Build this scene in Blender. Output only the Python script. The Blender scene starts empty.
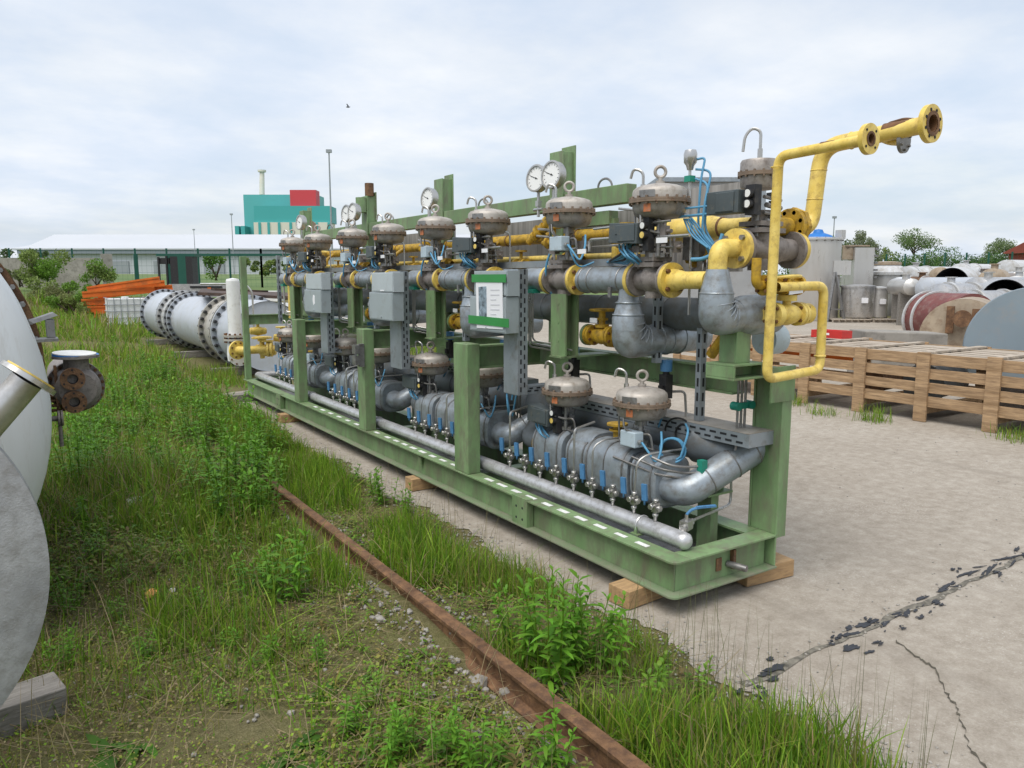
import bpy, bmesh, math, random
import numpy as np
from mathutils import Vector, Matrix
PI = math.pi
R = math.radians
random.seed(7)
rng = np.random.default_rng(11)
scene = bpy.context.scene
COL = scene.collection

# ------------------------------------------------------------------ camera
F, YAW, PITCH = 755.34, 0.5826, 0.139
EYE = Vector((0, 0, 1.7))
cam = bpy.data.cameras.new('camera')
cam.sensor_width = 36.0
cam.lens = 36.0 * F / 1024.0
cam.clip_start = 0.05
cam.clip_end = 6000
camo = bpy.data.objects.new('camera', cam)
camo.location = EYE
camo.rotation_euler = (PI / 2 - PITCH, 0, -YAW)
COL.objects.link(camo)
scene.camera = camo
_f = Vector((math.sin(YAW) * math.cos(PITCH), math.cos(YAW) * math.cos(PITCH), -math.sin(PITCH)))
_r = Vector((math.cos(YAW), -math.sin(YAW), 0))
_u = _r.cross(_f)


def at(px, py, X=None, Y=None, Z=None, D=None):
    """layout aid: the world point seen at a pixel, on a given plane (or at a given depth)"""
    d = _f * F + _r * (px - 512) + _u * (384 - py)
    if X is not None: t = (X - EYE.x) / d.x
    elif Y is not None: t = (Y - EYE.y) / d.y
    elif Z is not None: t = (Z - EYE.z) / d.z
    else: t = D / F
    return EYE + d * t


def smooth(a, b, x):
    t = min(1, max(0, (x - a) / (b - a)))
    return t * t * (3 - 2 * t)


def gz(x, y):
    """terrain height"""
    r = math.hypot(x, y)
    h = 1.15 * smooth(34, 50, r) + 1.1 * smooth(50, 120, r)
    if x < 2.3 and r < 40:
        h += (0.03 * math.sin(x * 2.1 + 1) * math.sin(y * 1.3) + 0.02 * math.sin(x * 5 + y * 3.7)) * smooth(0.0, 0.5, 2.3 - x)
        h += 0.9 * smooth(-1, -7, x - 0.10 * y) * smooth(14, 34, y)
    return h


# ------------------------------------------------------------------ materials
MATS = {}


def nodes(m):
    m.use_nodes = True
    nt = m.node_tree
    return nt, nt.nodes, nt.links, nt.nodes['Principled BSDF']


def ramp(ns, lk, src, stops):
    n = ns.new('ShaderNodeValToRGB')
    e = n.color_ramp.elements
    while len(e) < len(stops): e.new(0.5)
    for i, (p, c) in enumerate(stops):
        e[i].position = p
        e[i].color = (*c, 1) if len(c) == 3 else c
    lk.new(src, n.inputs[0])
    return n.outputs[0]


def mixc(ns, lk, fac, a, b):
    n = ns.new('ShaderNodeMix')
    n.data_type = 'RGBA'
    for sock, v in ((n.inputs[0], fac), (n.inputs[6], a), (n.inputs[7], b)):
        if hasattr(v, 'links') or hasattr(v, 'is_linked'): lk.new(v, sock)
        elif isinstance(v, (int, float)): sock.default_value = v
        else: sock.default_value = (*v, 1)
    return n.outputs[2]


def noise(ns, lk, vec, scale, detail=4, rough=0.6, out=0):
    n = ns.new('ShaderNodeTexNoise')
    n.inputs['Scale'].default_value = scale
    n.inputs['Detail'].default_value = detail
    n.inputs['Roughness'].default_value = rough
    lk.new(vec, n.inputs['Vector'])
    return n.outputs[out]


def objvec(ns, lk, stretch=(1, 1, 1)):
    tc = ns.new('ShaderNodeTexCoord')
    oi = ns.new('ShaderNodeObjectInfo')
    ad = ns.new('ShaderNodeVectorMath'); ad.operation = 'MULTIPLY_ADD'
    ad.inputs[1].default_value = stretch
    mul = ns.new('ShaderNodeVectorMath'); mul.operation = 'SCALE'
    mul.inputs[0].default_value = (17.3, 9.1, 23.7)
    lk.new(oi.outputs['Random'], mul.inputs['Scale'])
    lk.new(tc.outputs['Object'], ad.inputs[0])
    lk.new(mul.outputs[0], ad.inputs[2])
    return ad.outputs[0]


def mat(name, base, rough=0.5, metal=0.0, var=0.12, dirt=None, dirt_amt=0.0, rust=0.0, scale=6.0,
        bump=0.0, bump_scale=60.0, stretch=(1, 1, 1), spec=0.4, alt=None):
    m = bpy.data.materials.new(name)
    nt, ns, lk, bs = nodes(m)
    v = objvec(ns, lk, stretch)
    n1 = noise(ns, lk, v, scale, 5, 0.62)
    lo = tuple(c * (1 - var) for c in base)
    hi = tuple(min(1, c * (1 + var)) for c in (alt or base))
    col = ramp(ns, lk, n1, [(0.3, lo), (0.7, hi)])
    if dirt_amt > 0:
        n2 = noise(ns, lk, v, scale * 2.7, 7, 0.7)
        mk = ramp(ns, lk, n2, [(0.62 - 0.3 * dirt_amt, (0, 0, 0)), (0.80 - 0.2 * dirt_amt, (0.85,) * 3)])
        col = mixc(ns, lk, mk, col, dirt or (0.16, 0.13, 0.10))
    if rust > 0:
        n3 = noise(ns, lk, v, scale * 1.7 + 3, 8, 0.75)
        mk = ramp(ns, lk, n3, [(0.74 - 0.28 * rust, (0, 0, 0)), (0.80 - 0.26 * rust, (1,) * 3)])
        rc = ramp(ns, lk, noise(ns, lk, v, 40, 4), [(0.3, (0.075, 0.032, 0.016)), (0.7, (0.20, 0.085, 0.035))])
        col = mixc(ns, lk, mk, col, rc)
    lk.new(col, bs.inputs['Base Color'])
    bs.inputs['Metallic'].default_value = metal
    bs.inputs['Specular IOR Level'].default_value = spec
    rr = ramp(ns, lk, noise(ns, lk, v, scale * 2, 4), [(0.3, (max(0, rough - 0.1),) * 3), (0.7, (min(1, rough + 0.12),) * 3)])
    lk.new(rr, bs.inputs['Roughness'])
    if bump > 0:
        b = ns.new('ShaderNodeBump')
        b.inputs['Strength'].default_value = bump
        b.inputs['Distance'].default_value = 0.01
        lk.new(noise(ns, lk, v, bump_scale, 5, 0.6), b.inputs['Height'])
        lk.new(b.outputs[0], bs.inputs['Normal'])
    MATS[name] = m
    return m


def leafmat(name, rough=0.5, trans=0.38):
    m = bpy.data.materials.new(name)
    nt, ns, lk, bs = nodes(m)
    a = ns.new('ShaderNodeAttribute'); a.attribute_name = 'tint'
    lk.new(a.outputs['Color'], bs.inputs['Base Color'])
    bs.inputs['Roughness'].default_value = rough
    bs.inputs['Specular IOR Level'].default_value = 0.25
    tr = ns.new('ShaderNodeBsdfTranslucent')
    lk.new(a.outputs['Color'], tr.inputs['Color'])
    mx = ns.new('ShaderNodeMixShader'); mx.inputs[0].default_value = trans
    lk.new(bs.outputs[0], mx.inputs[1]); lk.new(tr.outputs[0], mx.inputs[2])
    lk.new(mx.outputs[0], ns['Material Output'].inputs['Surface'])
    MATS[name] = m
    return m


GREEN = mat('green_paint', (0.160, 0.265, 0.115), 0.5, var=0.18, alt=(0.205, 0.31, 0.15), dirt=(0.165, 0.155, 0.11), dirt_amt=0.62, rust=0.18, scale=4.6, stretch=(1, 1, 0.35))
GREEN_F = mat('green_flange_dirty', (0.17, 0.24, 0.13), 0.6, var=0.15, dirt=(0.24, 0.22, 0.17), dirt_amt=0.75, rust=0.15, scale=4)
YELLOW = mat('yellow_paint', (0.74, 0.52, 0.085), 0.42, var=0.08, alt=(0.80, 0.62, 0.19), dirt=(0.38, 0.25, 0.07), dirt_amt=0.42, rust=0.15, scale=8)
YELLOW_D = mat('yellow_paint_dirty', (0.52, 0.32, 0.03), 0.5, var=0.2, dirt=(0.16, 0.10, 0.03), dirt_amt=0.6, rust=0.2, scale=9)
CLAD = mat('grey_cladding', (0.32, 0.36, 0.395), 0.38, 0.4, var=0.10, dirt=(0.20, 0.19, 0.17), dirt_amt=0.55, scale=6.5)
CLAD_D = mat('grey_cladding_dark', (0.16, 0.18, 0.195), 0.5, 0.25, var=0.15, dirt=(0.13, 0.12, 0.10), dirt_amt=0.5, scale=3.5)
CAST = mat('weathered_cast', (0.27, 0.24, 0.22), 0.62, 0.3, var=0.2, dirt=(0.11, 0.09, 0.08), dirt_amt=0.5, rust=0.12, scale=9)
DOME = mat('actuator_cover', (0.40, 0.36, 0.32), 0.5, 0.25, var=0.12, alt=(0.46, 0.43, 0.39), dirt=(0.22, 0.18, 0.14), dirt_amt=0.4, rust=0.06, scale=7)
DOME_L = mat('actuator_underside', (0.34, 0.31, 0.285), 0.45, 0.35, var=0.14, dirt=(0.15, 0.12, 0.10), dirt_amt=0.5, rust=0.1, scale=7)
RIM = mat('rusty_rim', (0.23, 0.17, 0.125), 0.65, 0.2, var=0.3, rust=0.5, scale=12)
STEEL = mat('bright_steel', (0.50, 0.49, 0.47), 0.33, 0.8, var=0.06, dirt=(0.3, 0.27, 0.23), dirt_amt=0.15, scale=6)
STEEL_D = mat('dull_steel', (0.27, 0.265, 0.26), 0.45, 0.7, var=0.2, dirt=(0.12, 0.10, 0.08), dirt_amt=0.4, scale=10)
SILVER = mat('silver_pipe', (0.56, 0.56, 0.57), 0.38, 0.55, var=0.12, dirt=(0.30, 0.29, 0.27), dirt_amt=0.45, scale=8)
GALV = mat('galvanised_tray', (0.30, 0.335, 0.365), 0.45, 0.4, var=0.14, dirt=(0.2, 0.19, 0.17), dirt_amt=0.3, scale=5)
TRAYTOP = mat('dusty_tray_top', (0.30, 0.28, 0.25), 0.7, 0.1, var=0.15, dirt=(0.2, 0.17, 0.13), dirt_amt=0.5, scale=6)
CABINET = mat('cabinet_grey', (0.37, 0.42, 0.44), 0.42, 0.15, var=0.06, dirt=(0.28, 0.29, 0.28), dirt_amt=0.25, scale=4)
CABINET_L = mat('cabinet_light_grey', (0.48, 0.53, 0.555), 0.42, 0.1, var=0.06, dirt=(0.36, 0.37, 0.36), dirt_amt=0.25, scale=4)
POSIT = mat('positioner_dark', (0.075, 0.092, 0.098), 0.5, var=0.12, dirt=(0.15, 0.14, 0.11), dirt_amt=0.3, scale=8)
BLACK = mat('black_plastic', (0.022, 0.022, 0.024), 0.5, var=0.2, dirt=(0.08, 0.07, 0.06), dirt_amt=0.3, scale=12)
JBOX = mat('junction_box_blue_grey', (0.46, 0.55, 0.61), 0.4, var=0.05, dirt=(0.36, 0.39, 0.4), dirt_amt=0.3, scale=8)
BLUE = mat('blue_plastic', (0.07, 0.20, 0.38), 0.42, var=0.12, dirt=(0.05, 0.12, 0.22), dirt_amt=0.3, scale=14)
CABLE = mat('blue_cable', (0.10, 0.30, 0.48), 0.45, var=0.1, scale=14)
TEAL_C = mat('green_clamp', (0.02, 0.24, 0.17), 0.45, var=0.15, scale=14)
WHITE = mat('white_enamel', (0.78, 0.78, 0.77), 0.35, var=0.05, dirt=(0.52, 0.50, 0.46), dirt_amt=0.3, scale=3)
WHITEDIAL = mat('gauge_dial', (0.80, 0.80, 0.78), 0.35, var=0.03, scale=4)
CHALK = mat('white_marking', (0.75, 0.76, 0.74), 0.7, var=0.1, dirt=(0.4, 0.42, 0.36), dirt_amt=0.4, scale=16)
ORANGE_S = mat('orange_sticker', (0.50, 0.16, 0.06), 0.6, var=0.25, dirt=(0.30, 0.22, 0.17), dirt_amt=0.5, scale=20)
PAPER = mat('paper', (0.83, 0.83, 0.85), 0.6, var=0.03, scale=5)
GTAPE = mat('green_tape', (0.035, 0.25, 0.06), 0.4, var=0.1, scale=5)
INK = mat('printed_photo', (0.10, 0.13, 0.15), 0.5, var=0.7, alt=(0.22, 0.28, 0.33), scale=28)
INKT = mat('printed_text_grey', (0.62, 0.62, 0.66), 0.6, var=0.05, scale=9)
DARKHOLE = mat('dark_slot', (0.02, 0.022, 0.025), 0.8, var=0.1, scale=9)
RUST = mat('rusty_steel', (0.130, 0.066, 0.034), 0.72, 0.1, var=0.35, alt=(0.21, 0.115, 0.058), dirt=(0.07, 0.04, 0.03), dirt_amt=0.5, scale=10, bump=0.5, bump_scale=70)
DRUST = mat('dark_rusty_plate', (0.055, 0.040, 0.034), 0.7, 0.1, var=0.4, alt=(0.10, 0.065, 0.05), scale=5)
RUSTH = mat('rusty_bolt', (0.17, 0.085, 0.04), 0.7, 0.2, var=0.4, scale=20)
WOOD = mat('pale_plank_wood', (0.36, 0.225, 0.115), 0.78, var=0.28, alt=(0.44, 0.30, 0.175), dirt=(0.19, 0.125, 0.075), dirt_amt=0.58, rust=0.05, scale=4, stretch=(3, 0.5, 6), bump=0.3, bump_scale=25)
WOOD_G = mat('weathered_plank_wood', (0.36, 0.305, 0.24), 0.8, var=0.2, alt=(0.46, 0.40, 0.33), dirt=(0.24, 0.18, 0.12), dirt_amt=0.45, scale=4, stretch=(3, 0.5, 6), bump=0.3, bump_scale=25)
TIMBER = mat('timber_block', (0.42, 0.27, 0.135), 0.8, var=0.2, dirt=(0.22, 0.14, 0.08), dirt_amt=0.45, scale=9, stretch=(0.5, 3, 3), bump=0.4, bump_scale=30)
TIMBER_G = mat('grey_timber', (0.26, 0.24, 0.215), 0.85, var=0.25, dirt=(0.12, 0.11, 0.09), dirt_amt=0.5, scale=9, stretch=(0.4, 3, 3), bump=0.5, bump_scale=30)
INOX = mat('stainless', (0.56, 0.545, 0.52), 0.36, 0.55, var=0.05, dirt=(0.45, 0.42, 0.37), dirt_amt=0.2, scale=1.2, stretch=(2, 2, 0.4))
INOX_B = mat('stainless_clean', (0.56, 0.55, 0.54), 0.32, 0.75, var=0.10, dirt=(0.34, 0.31, 0.27), dirt_amt=0.4, scale=2.5)
VESSEL = mat('vessel_pale_grey', (0.70, 0.72, 0.73), 0.34, 0.15, var=0.05, dirt=(0.55, 0.54, 0.51), dirt_amt=0.28, rust=0.035, scale=2.2, stretch=(2.5, 2.5, 0.4))
VESSEL_G = mat('vessel_matt_grey', (0.36, 0.36, 0.365), 0.6, 0.3, var=0.14, alt=(0.42, 0.42, 0.42), dirt=(0.26, 0.25, 0.235), dirt_amt=0.55, rust=0.07, scale=7, bump=0.25, bump_scale=140)
DRUMW = mat('drum_white_grey', (0.47, 0.50, 0.545), 0.42, 0.1, var=0.06, dirt=(0.40, 0.40, 0.38), dirt_amt=0.4, scale=1.2)
DRUMW2 = mat('drum_white', (0.55, 0.56, 0.57), 0.42, 0.1, var=0.10, dirt=(0.36, 0.33, 0.28), dirt_amt=0.6, rust=0.08, scale=1.3)
DRUMG = mat('drum_ring_beige', (0.45, 0.43, 0.39), 0.5, 0.1, var=0.1, dirt=(0.3, 0.27, 0.22), dirt_amt=0.5, scale=2)
PLATEG = mat('blue_grey_plate', (0.20, 0.25, 0.285), 0.55, var=0.06, dirt=(0.24, 0.25, 0.25), dirt_amt=0.4, scale=2)
MAROON = mat('maroon_drum', (0.17, 0.055, 0.05), 0.55, var=0.25, dirt=(0.25, 0.18, 0.15), dirt_amt=0.4, rust=0.15, scale=3)
TANEND = mat('tan_drum_end', (0.36, 0.29, 0.21), 0.6, var=0.22, dirt=(0.20, 0.13, 0.08), dirt_amt=0.5, rust=0.12, scale=2.5)
ORANGE = mat('orange_paint', (0.66, 0.15, 0.018), 0.55, var=0.15, dirt=(0.36, 0.11, 0.03), dirt_amt=0.4, scale=1.5)
RED = mat('red_paint', (0.55, 0.035, 0.03), 0.5, var=0.12, dirt=(0.3, 0.05, 0.04), dirt_amt=0.3, scale=4)
CONCW = mat('old_concrete', (0.30, 0.28, 0.25), 0.9, var=0.2, dirt=(0.15, 0.14, 0.12), dirt_amt=0.5, scale=1.5, bump=0.4, bump_scale=20)
FENCEG = mat('fence_green', (0.012, 0.085, 0.06), 0.5, var=0.1, scale=2)
TEALB = mat('teal_cladding', (0.06, 0.36, 0.36), 0.5, var=0.03, scale=0.05)
TEALB2 = mat('teal_cladding_pale', (0.10, 0.42, 0.42), 0.5, var=0.03, scale=0.05)
CREAMB = mat('cream_cladding', (0.66, 0.63, 0.54), 0.55, var=0.03, scale=0.05)
REDB = mat('red_cladding', (0.58, 0.06, 0.075), 0.5, var=0.03, scale=0.05)
SHEDW = mat('white_shed', (0.51, 0.53, 0.56), 0.5, var=0.03, scale=0.05)
SHEDB = mat('shed_dark_grey', (0.24, 0.27, 0.31), 0.5, var=0.05, scale=0.05)  # roof vents, and the gutter band with the eaves shadow painted in
BRICKR = mat('red_roof', (0.30, 0.07, 0.05), 0.8, var=0.12, scale=1)
PLANKW = mat('grey_planks', (0.235, 0.225, 0.215), 0.8, var=0.2, alt=(0.32, 0.31, 0.30), scale=4, stretch=(8, 8, 0.4))
PLANKW2 = mat('grey_sheet', (0.34, 0.345, 0.345), 0.6, var=0.1, dirt=(0.25, 0.24, 0.22), dirt_amt=0.4, scale=1.5)
MASTG = mat('mast_grey', (0.33, 0.35, 0.37), 0.5, 0.3, var=0.05, scale=1)
BLUETARP = mat('blue_tarp', (0.02, 0.16, 0.48), 0.5, var=0.2, scale=5)
BARK = mat('bark', (0.10, 0.075, 0.055), 0.9, var=0.25, scale=8)
TARM = mat('tar', (0.030, 0.032, 0.038), 0.55, var=0.3, scale=20, bump=0.4, bump_scale=40)
STONE = mat('ballast_stone', (0.30, 0.28, 0.25), 0.85, var=0.35, scale=14)
BIRDM = mat('bird_dark', (0.03, 0.03, 0.035), 0.7, scale=5)
LITTER_W = mat('litter_white', (0.70, 0.70, 0.68), 0.6, scale=8)
LITTER_O = mat('litter_orange', (0.75, 0.33, 0.10), 0.5, var=0.3, scale=20)
LEAF = leafmat('leaf')
GLASSM = mat('window_dark', (0.05, 0.06, 0.07), 0.2, scale=1)

# ------------------------------------------------------------------ mesh builder
WL = {}


def frame(axis):
    a = Vector(axis).normalized()
    h = Vector((0, 0, 1)) if abs(a.z) < 0.9 else Vector((1, 0, 0))
    u = h.cross(a).normalized()
    return a, u, a.cross(u)


class MB:
    def __init__(s):
        s.v, s.f, s.m, s.s = [], [], [], []

    def add(s, vs, fs, sm=False, mi=0):
        b = len(s.v)
        s.v.extend([tuple(p) for p in vs])
        for f in fs:
            s.f.append([i + b for i in f]); s.m.append(mi); s.s.append(sm)
        return s

    def box(s, x0, x1, y0, y1, z0, z1, mi=0):
        vs = [(x, y, z) for x in (x0, x1) for y in (y0, y1) for z in (z0, z1)]
        return s.add(vs, [(0, 1, 3, 2), (4, 6, 7, 5), (0, 4, 5, 1), (2, 3, 7, 6), (0, 2, 6, 4), (1, 5, 7, 3)], False, mi)

    def obox(s, c, ax, ay, az, mi=0):
        """oriented box: centre and three half-extent vectors"""
        c, ax, ay, az = Vector(c), Vector(ax), Vector(ay), Vector(az)
        vs = [c + ax * i + ay * j + az * k for i in (-1, 1) for j in (-1, 1) for k in (-1, 1)]
        return s.add(vs, [(0, 1, 3, 2), (4, 6, 7, 5), (0, 4, 5, 1), (2, 3, 7, 6), (0, 2, 6, 4), (1, 5, 7, 3)], False, mi)

    def bar(s, p0, p1, w, h, mi=0, up=(0, 0, 1)):
        p0, p1 = Vector(p0), Vector(p1)
        a = (p1 - p0).normalized()
        up = Vector(up)
        if abs(a.dot(up)) > 0.95: up = Vector((1, 0, 0))
        u = up.cross(a).normalized(); w2 = a.cross(u)
        return s.obox((p0 + p1) / 2, (p1 - p0) / 2, u * w / 2, w2 * h / 2, mi)

    def lathe(s, o, axis, prof, n=20, mi=0, sm=True, cap0=False, cap1=False):
        o = Vector(o); a, u, w = frame(axis)
        vs, fs = [], []
        for r, h in prof:
            for k in range(n):
                t = 2 * PI * k / n
                vs.append(o + a * h + (u * math.cos(t) + w * math.sin(t)) * r)
        for i in range(len(prof) - 1):
            for k in range(n):
                k2 = (k + 1) % n
                fs.append((i * n + k, i * n + k2, (i + 1) * n + k2, (i + 1) * n + k))
        s.add(vs, fs, sm, mi)
        b = len(s.v) - len(vs)
        if cap0: s.f.append([b + k for k in range(n)][::-1]); s.m.append(mi); s.s.append(False)
        if cap1:
            e = b + (len(prof) - 1) * n
            s.f.append([e + k for k in range(n)]); s.m.append(mi); s.s.append(False)
        return s

    def cyl(s, p0, p1, r0, r1=None, n=16, mi=0, caps=True):
        p0, p1 = Vector(p0), Vector(p1)
        L = (p1 - p0).length
        return s.lathe(p0, p1 - p0, [(r0, 0), (r0 if r1 is None else r1, L)], n, mi, True, caps, caps)

    def disc(s, c, axis, r, t, n=24, mi=0):
        """a flat disc (flange) of thickness t starting at c"""
        c = Vector(c); a = Vector(axis).normalized()
        return s.cyl(c, c + a * t, r, None, n, mi)

    def bolts(s, c, axis, r, n, br, L, mi=0, k=6, ph=0.0):
        c = Vector(c); a, u, w = frame(axis)
        for i in range(n):
            t = 2 * PI * (i + 0.5) / n + ph
            p = c + (u * math.cos(t) + w * math.sin(t)) * r
            s.cyl(p, p + a * L, br, None, k, mi)
        return s

    def torus(s, c, axis, RR, r, n=20, m=8, mi=0, a0=0, a1=2 * PI):
        c = Vector(c); a, u, w = frame(axis)
        full = abs(a1 - a0 - 2 * PI) < 1e-6
        N = n if full else n + 1
        vs, fs = [], []
        for i in range(N):
            t = a0 + (a1 - a0) * i / n
            d = u * math.cos(t) + w * math.sin(t)
            for j in range(m):
                q = 2 * PI * j / m
                vs.append(c + d * (RR + r * math.cos(q)) + a * (r * math.sin(q)))
        for i in range(n):
            i2 = (i + 1) % N
            for j in range(m):
                j2 = (j + 1) % m
                fs.append((i * m + j, i2 * m + j, i2 * m + j2, i * m + j2))
        return s.add(vs, fs, True, mi)

    def tube(s, pts, r, n=10, bend=0.05, mi=0, seg=6, caps=True, radii=None):
        pts = [Vector(p) for p in pts]
        path = [pts[0]]
        for i in range(1, len(pts) - 1):
            a = (pts[i - 1] - pts[i]); b = (pts[i + 1] - pts[i])
            d = min(bend, a.length * 0.49, b.length * 0.49)
            p, q = pts[i] + a.normalized() * d, pts[i] + b.normalized() * d
            if a.normalized().dot(b.normalized()) < -0.999 or d < 1e-4:
                path.append(pts[i]); continue
            for k in range(seg + 1):
                t = k / seg
                path.append(p * (1 - t) ** 2 + pts[i] * 2 * t * (1 - t) + q * t * t)
        path.append(pts[-1])
        T = []
        for i in range(len(path)):
            a = path[max(i - 1, 0)]; b = path[min(i + 1, len(path) - 1)]
            T.append((b - a).normalized())
        _, u, w = frame(T[0])
        vs, fs = [], []
        for i, p in enumerate(path):
            if i:
                q = T[i - 1].rotation_difference(T[i])
                u = q @ u; w = q @ w
            rr = r if radii is None else radii(i / (len(path) - 1))
            for k in range(n):
                t = 2 * PI * k / n
                vs.append(p + (u * math.cos(t) + w * math.sin(t)) * rr)
        for i in range(len(path) - 1):
            for k in range(n):
                k2 = (k + 1) % n
                fs.append((i * n + k, i * n + k2, (i + 1) * n + k2, (i + 1) * n + k))
        s.add(vs, fs, True, mi)
        b = len(s.v) - len(vs)
        if caps:
            s.f.append([b + k for k in range(n)][::-1]); s.m.append(mi); s.s.append(False)
            e = b + (len(path) - 1) * n
            s.f.append([e + k for k in range(n)]); s.m.append(mi); s.s.append(False)
        return s

    def prism(s, poly, o, ux, uy, d, mi=0, sm=False):
        """extrude a 2D polygon lying in (ux, uy) at o along vector d"""
        o, ux, uy, d = Vector(o), Vector(ux), Vector(uy), Vector(d)
        n = len(poly)
        vs = [o + ux * a + uy * b for a, b in poly] + [o + ux * a + uy * b + d for a, b in poly]
        s.add(vs, [[i, (i + 1) % n, n + (i + 1) % n, n + i] for i in range(n)], sm, mi)
        b = len(s.v) - 2 * n
        for f in ([b + i for i in range(n)][::-1], [b + n + i for i in range(n)]):
            s.f.append(f); s.m.append(mi); s.s.append(False)
        return s

    def superel(s, p0, p1, prof, ex=4.0, n=28, mi=0, zs=1.0):
        """boxy rounded casing along p0->p1: prof [(r, t)]"""
        p0, p1 = Vector(p0), Vector(p1); a, u, w = frame(p1 - p0); L = (p1 - p0).length
        vs, fs = [], []
        for r, t in prof:
            for k in range(n):
                q = 2 * PI * k / n
                c, d = math.cos(q), math.sin(q)
                cc = math.copysign(abs(c) ** (2 / ex), c); dd = math.copysign(abs(d) ** (2 / ex), d)
                vs.append(p0 + a * (t * L) + (u * cc + w * dd * zs) * r)
        for i in range(len(prof) - 1):
            for k in range(n):
                k2 = (k + 1) % n
                fs.append((i * n + k, i * n + k2, (i + 1) * n + k2, (i + 1) * n + k))
        s.add(vs, fs, True, mi)
        b = len(s.v) - len(vs); e = b + (len(prof) - 1) * n
        s.f.append([b + k for k in range(n)][::-1]); s.m.append(mi); s.s.append(False)
        s.f.append([e + k for k in range(n)]); s.m.append(mi); s.s.append(False)
        return s

    def build(s, name, mats, parent=None, origin=None, bevel=0.0):
        if not isinstance(mats, (list, tuple)): mats = [mats]
        V = np.array(s.v, dtype=float)
        if origin is None:
            lo, hi = V.min(0), V.max(0)
            origin = ((lo[0] + hi[0]) / 2, (lo[1] + hi[1]) / 2, lo[2])
        origin = Vector(origin)
        V = V - np.array(origin)
        me = bpy.data.meshes.new(name)
        me.from_pydata(V.tolist(), [], s.f)
        for m in mats: me.materials.append(m)
        me.polygons.foreach_set('material_index', s.m)
        me.polygons.foreach_set('use_smooth', s.s)
        bm = bmesh.new(); bm.from_mesh(me)
        bmesh.ops.recalc_face_normals(bm, faces=bm.faces)
        for e in bm.edges:
            if len(e.link_faces) == 2 and e.calc_face_angle(0) > 0.7: e.smooth = False
        bm.to_mesh(me); bm.free()
        me.update()
        o = bpy.data.objects.new(name, me)
        COL.objects.link(o)
        put(o, parent, origin)
        if bevel > 0:
            b = o.modifiers.new('bevel', 'BEVEL'); b.width = bevel; b.segments = 2
            b.limit_method = 'ANGLE'; b.angle_limit = R(50)
        return o


def put(o, parent, w):
    w = Vector(w)
    WL[o] = w
    if parent is not None:
        o.parent = parent
        o.location = w - WL[parent]
    else:
        o.location = w


def tag(o, label=None, cat=None, group=None, kind=None):
    if label: o['label'] = label
    if cat: o['category'] = cat
    if group: o['group'] = group
    if kind: o['kind'] = kind
    return o


def empty(name, loc, label=None, cat=None, group=None):
    o = bpy.data.objects.new(name, None)
    o.empty_display_size = 0.2
    COL.objects.link(o)
    put(o, None, loc)
    return tag(o, label, cat, group)


def cp(o, d=(0, 0, 0), parent='same', rotz=0.0):
    """copy an object and its children, moved by d"""
    c = o.copy(); COL.objects.link(c)
    p = o.parent if parent == 'same' else parent
    WL[c] = WL[o] + Vector(d)
    c.parent = p
    c.location = WL[c] - (WL[p] if p is not None else Vector((0, 0, 0)))
    c.rotation_euler.z = o.rotation_euler.z + rotz
    for ch in list(o.children):
        k = ch.copy(); COL.objects.link(k); k.parent = c; WL[k] = WL[ch] + Vector(d)
        for g in list(ch.children):
            q = g.copy(); COL.objects.link(q); q.parent = k; WL[q] = WL[g] + Vector(d)
    return c


def npmesh(name, V, Fq, tint, mats, sizes=4):
    """big leaf / blade meshes: V (n,3), faces (m,sizes), tint per vertex (n,3)"""
    me = bpy.data.meshes.new(name)
    n, m = len(V), len(Fq)
    me.vertices.add(n); me.vertices.foreach_set('co', np.asarray(V, dtype=np.float32).ravel())
    me.loops.add(m * sizes); me.loops.foreach_set('vertex_index', np.asarray(Fq, dtype=np.int32).ravel())
    me.polygons.add(m)
    me.polygons.foreach_set('loop_start', np.arange(0, m * sizes, sizes, dtype=np.int32))
    try: me.polygons.foreach_set('loop_total', np.full(m, sizes, dtype=np.int32))
    except Exception: pass
    if tint is not None:
        ca = me.color_attributes.new('tint', 'FLOAT_COLOR', 'POINT')
        c4 = np.ones((n, 4), dtype=np.float32); c4[:, :3] = tint
        ca.data.foreach_set('color', c4.ravel())
    me.update(calc_edges=True)
    me.validate()
    for mm in (mats if isinstance(mats, (list, tuple)) else [mats]): me.materials.append(mm)
    return me
# ================================================================== THE PIPE SKID
SK = empty('pipe_skid', (3.05, 6.7, 0.1),
           'long green steel skid of grey and yellow pipework, domed actuators and gauges on timber blocks', 'pipe skid')
NX0, NX1, NY0, NY1 = 2.645, 3.435, 2.55, 10.90     # footprint
ZB, ZT = 0.105, 0.297
XP, YP, ZP = Vector((1, 0, 0)), Vector((0, 1, 0)), Vector((0, 0, 1))


def ibeam_y(x, y0, y1, z0, z1, w, tf=0.012, tw=0.010, mb=None):
    m = mb or MB()
    m.box(x - w / 2, x + w / 2, y0, y1, z0, z0 + tf)
    m.box(x - w / 2, x + w / 2, y0, y1, z1 - tf, z1)
    m.box(x - tw / 2, x + tw / 2, y0 + 0.002, y1 - 0.002, z0 + tf, z1 - tf)
    return m


def ibeam_x(y, x0, x1, z0, z1, w, tf=0.012, tw=0.010, mb=None):
    m = mb or MB()
    m.box(x0, x1, y - w / 2, y + w / 2, z0, z0 + tf)
    m.box(x0, x1, y - w / 2, y + w / 2, z1 - tf, z1)
    m.box(x0 + 0.002, x1 - 0.002, y - tw / 2, y + tw / 2, z0 + tf, z1 - tf)
    return m


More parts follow.
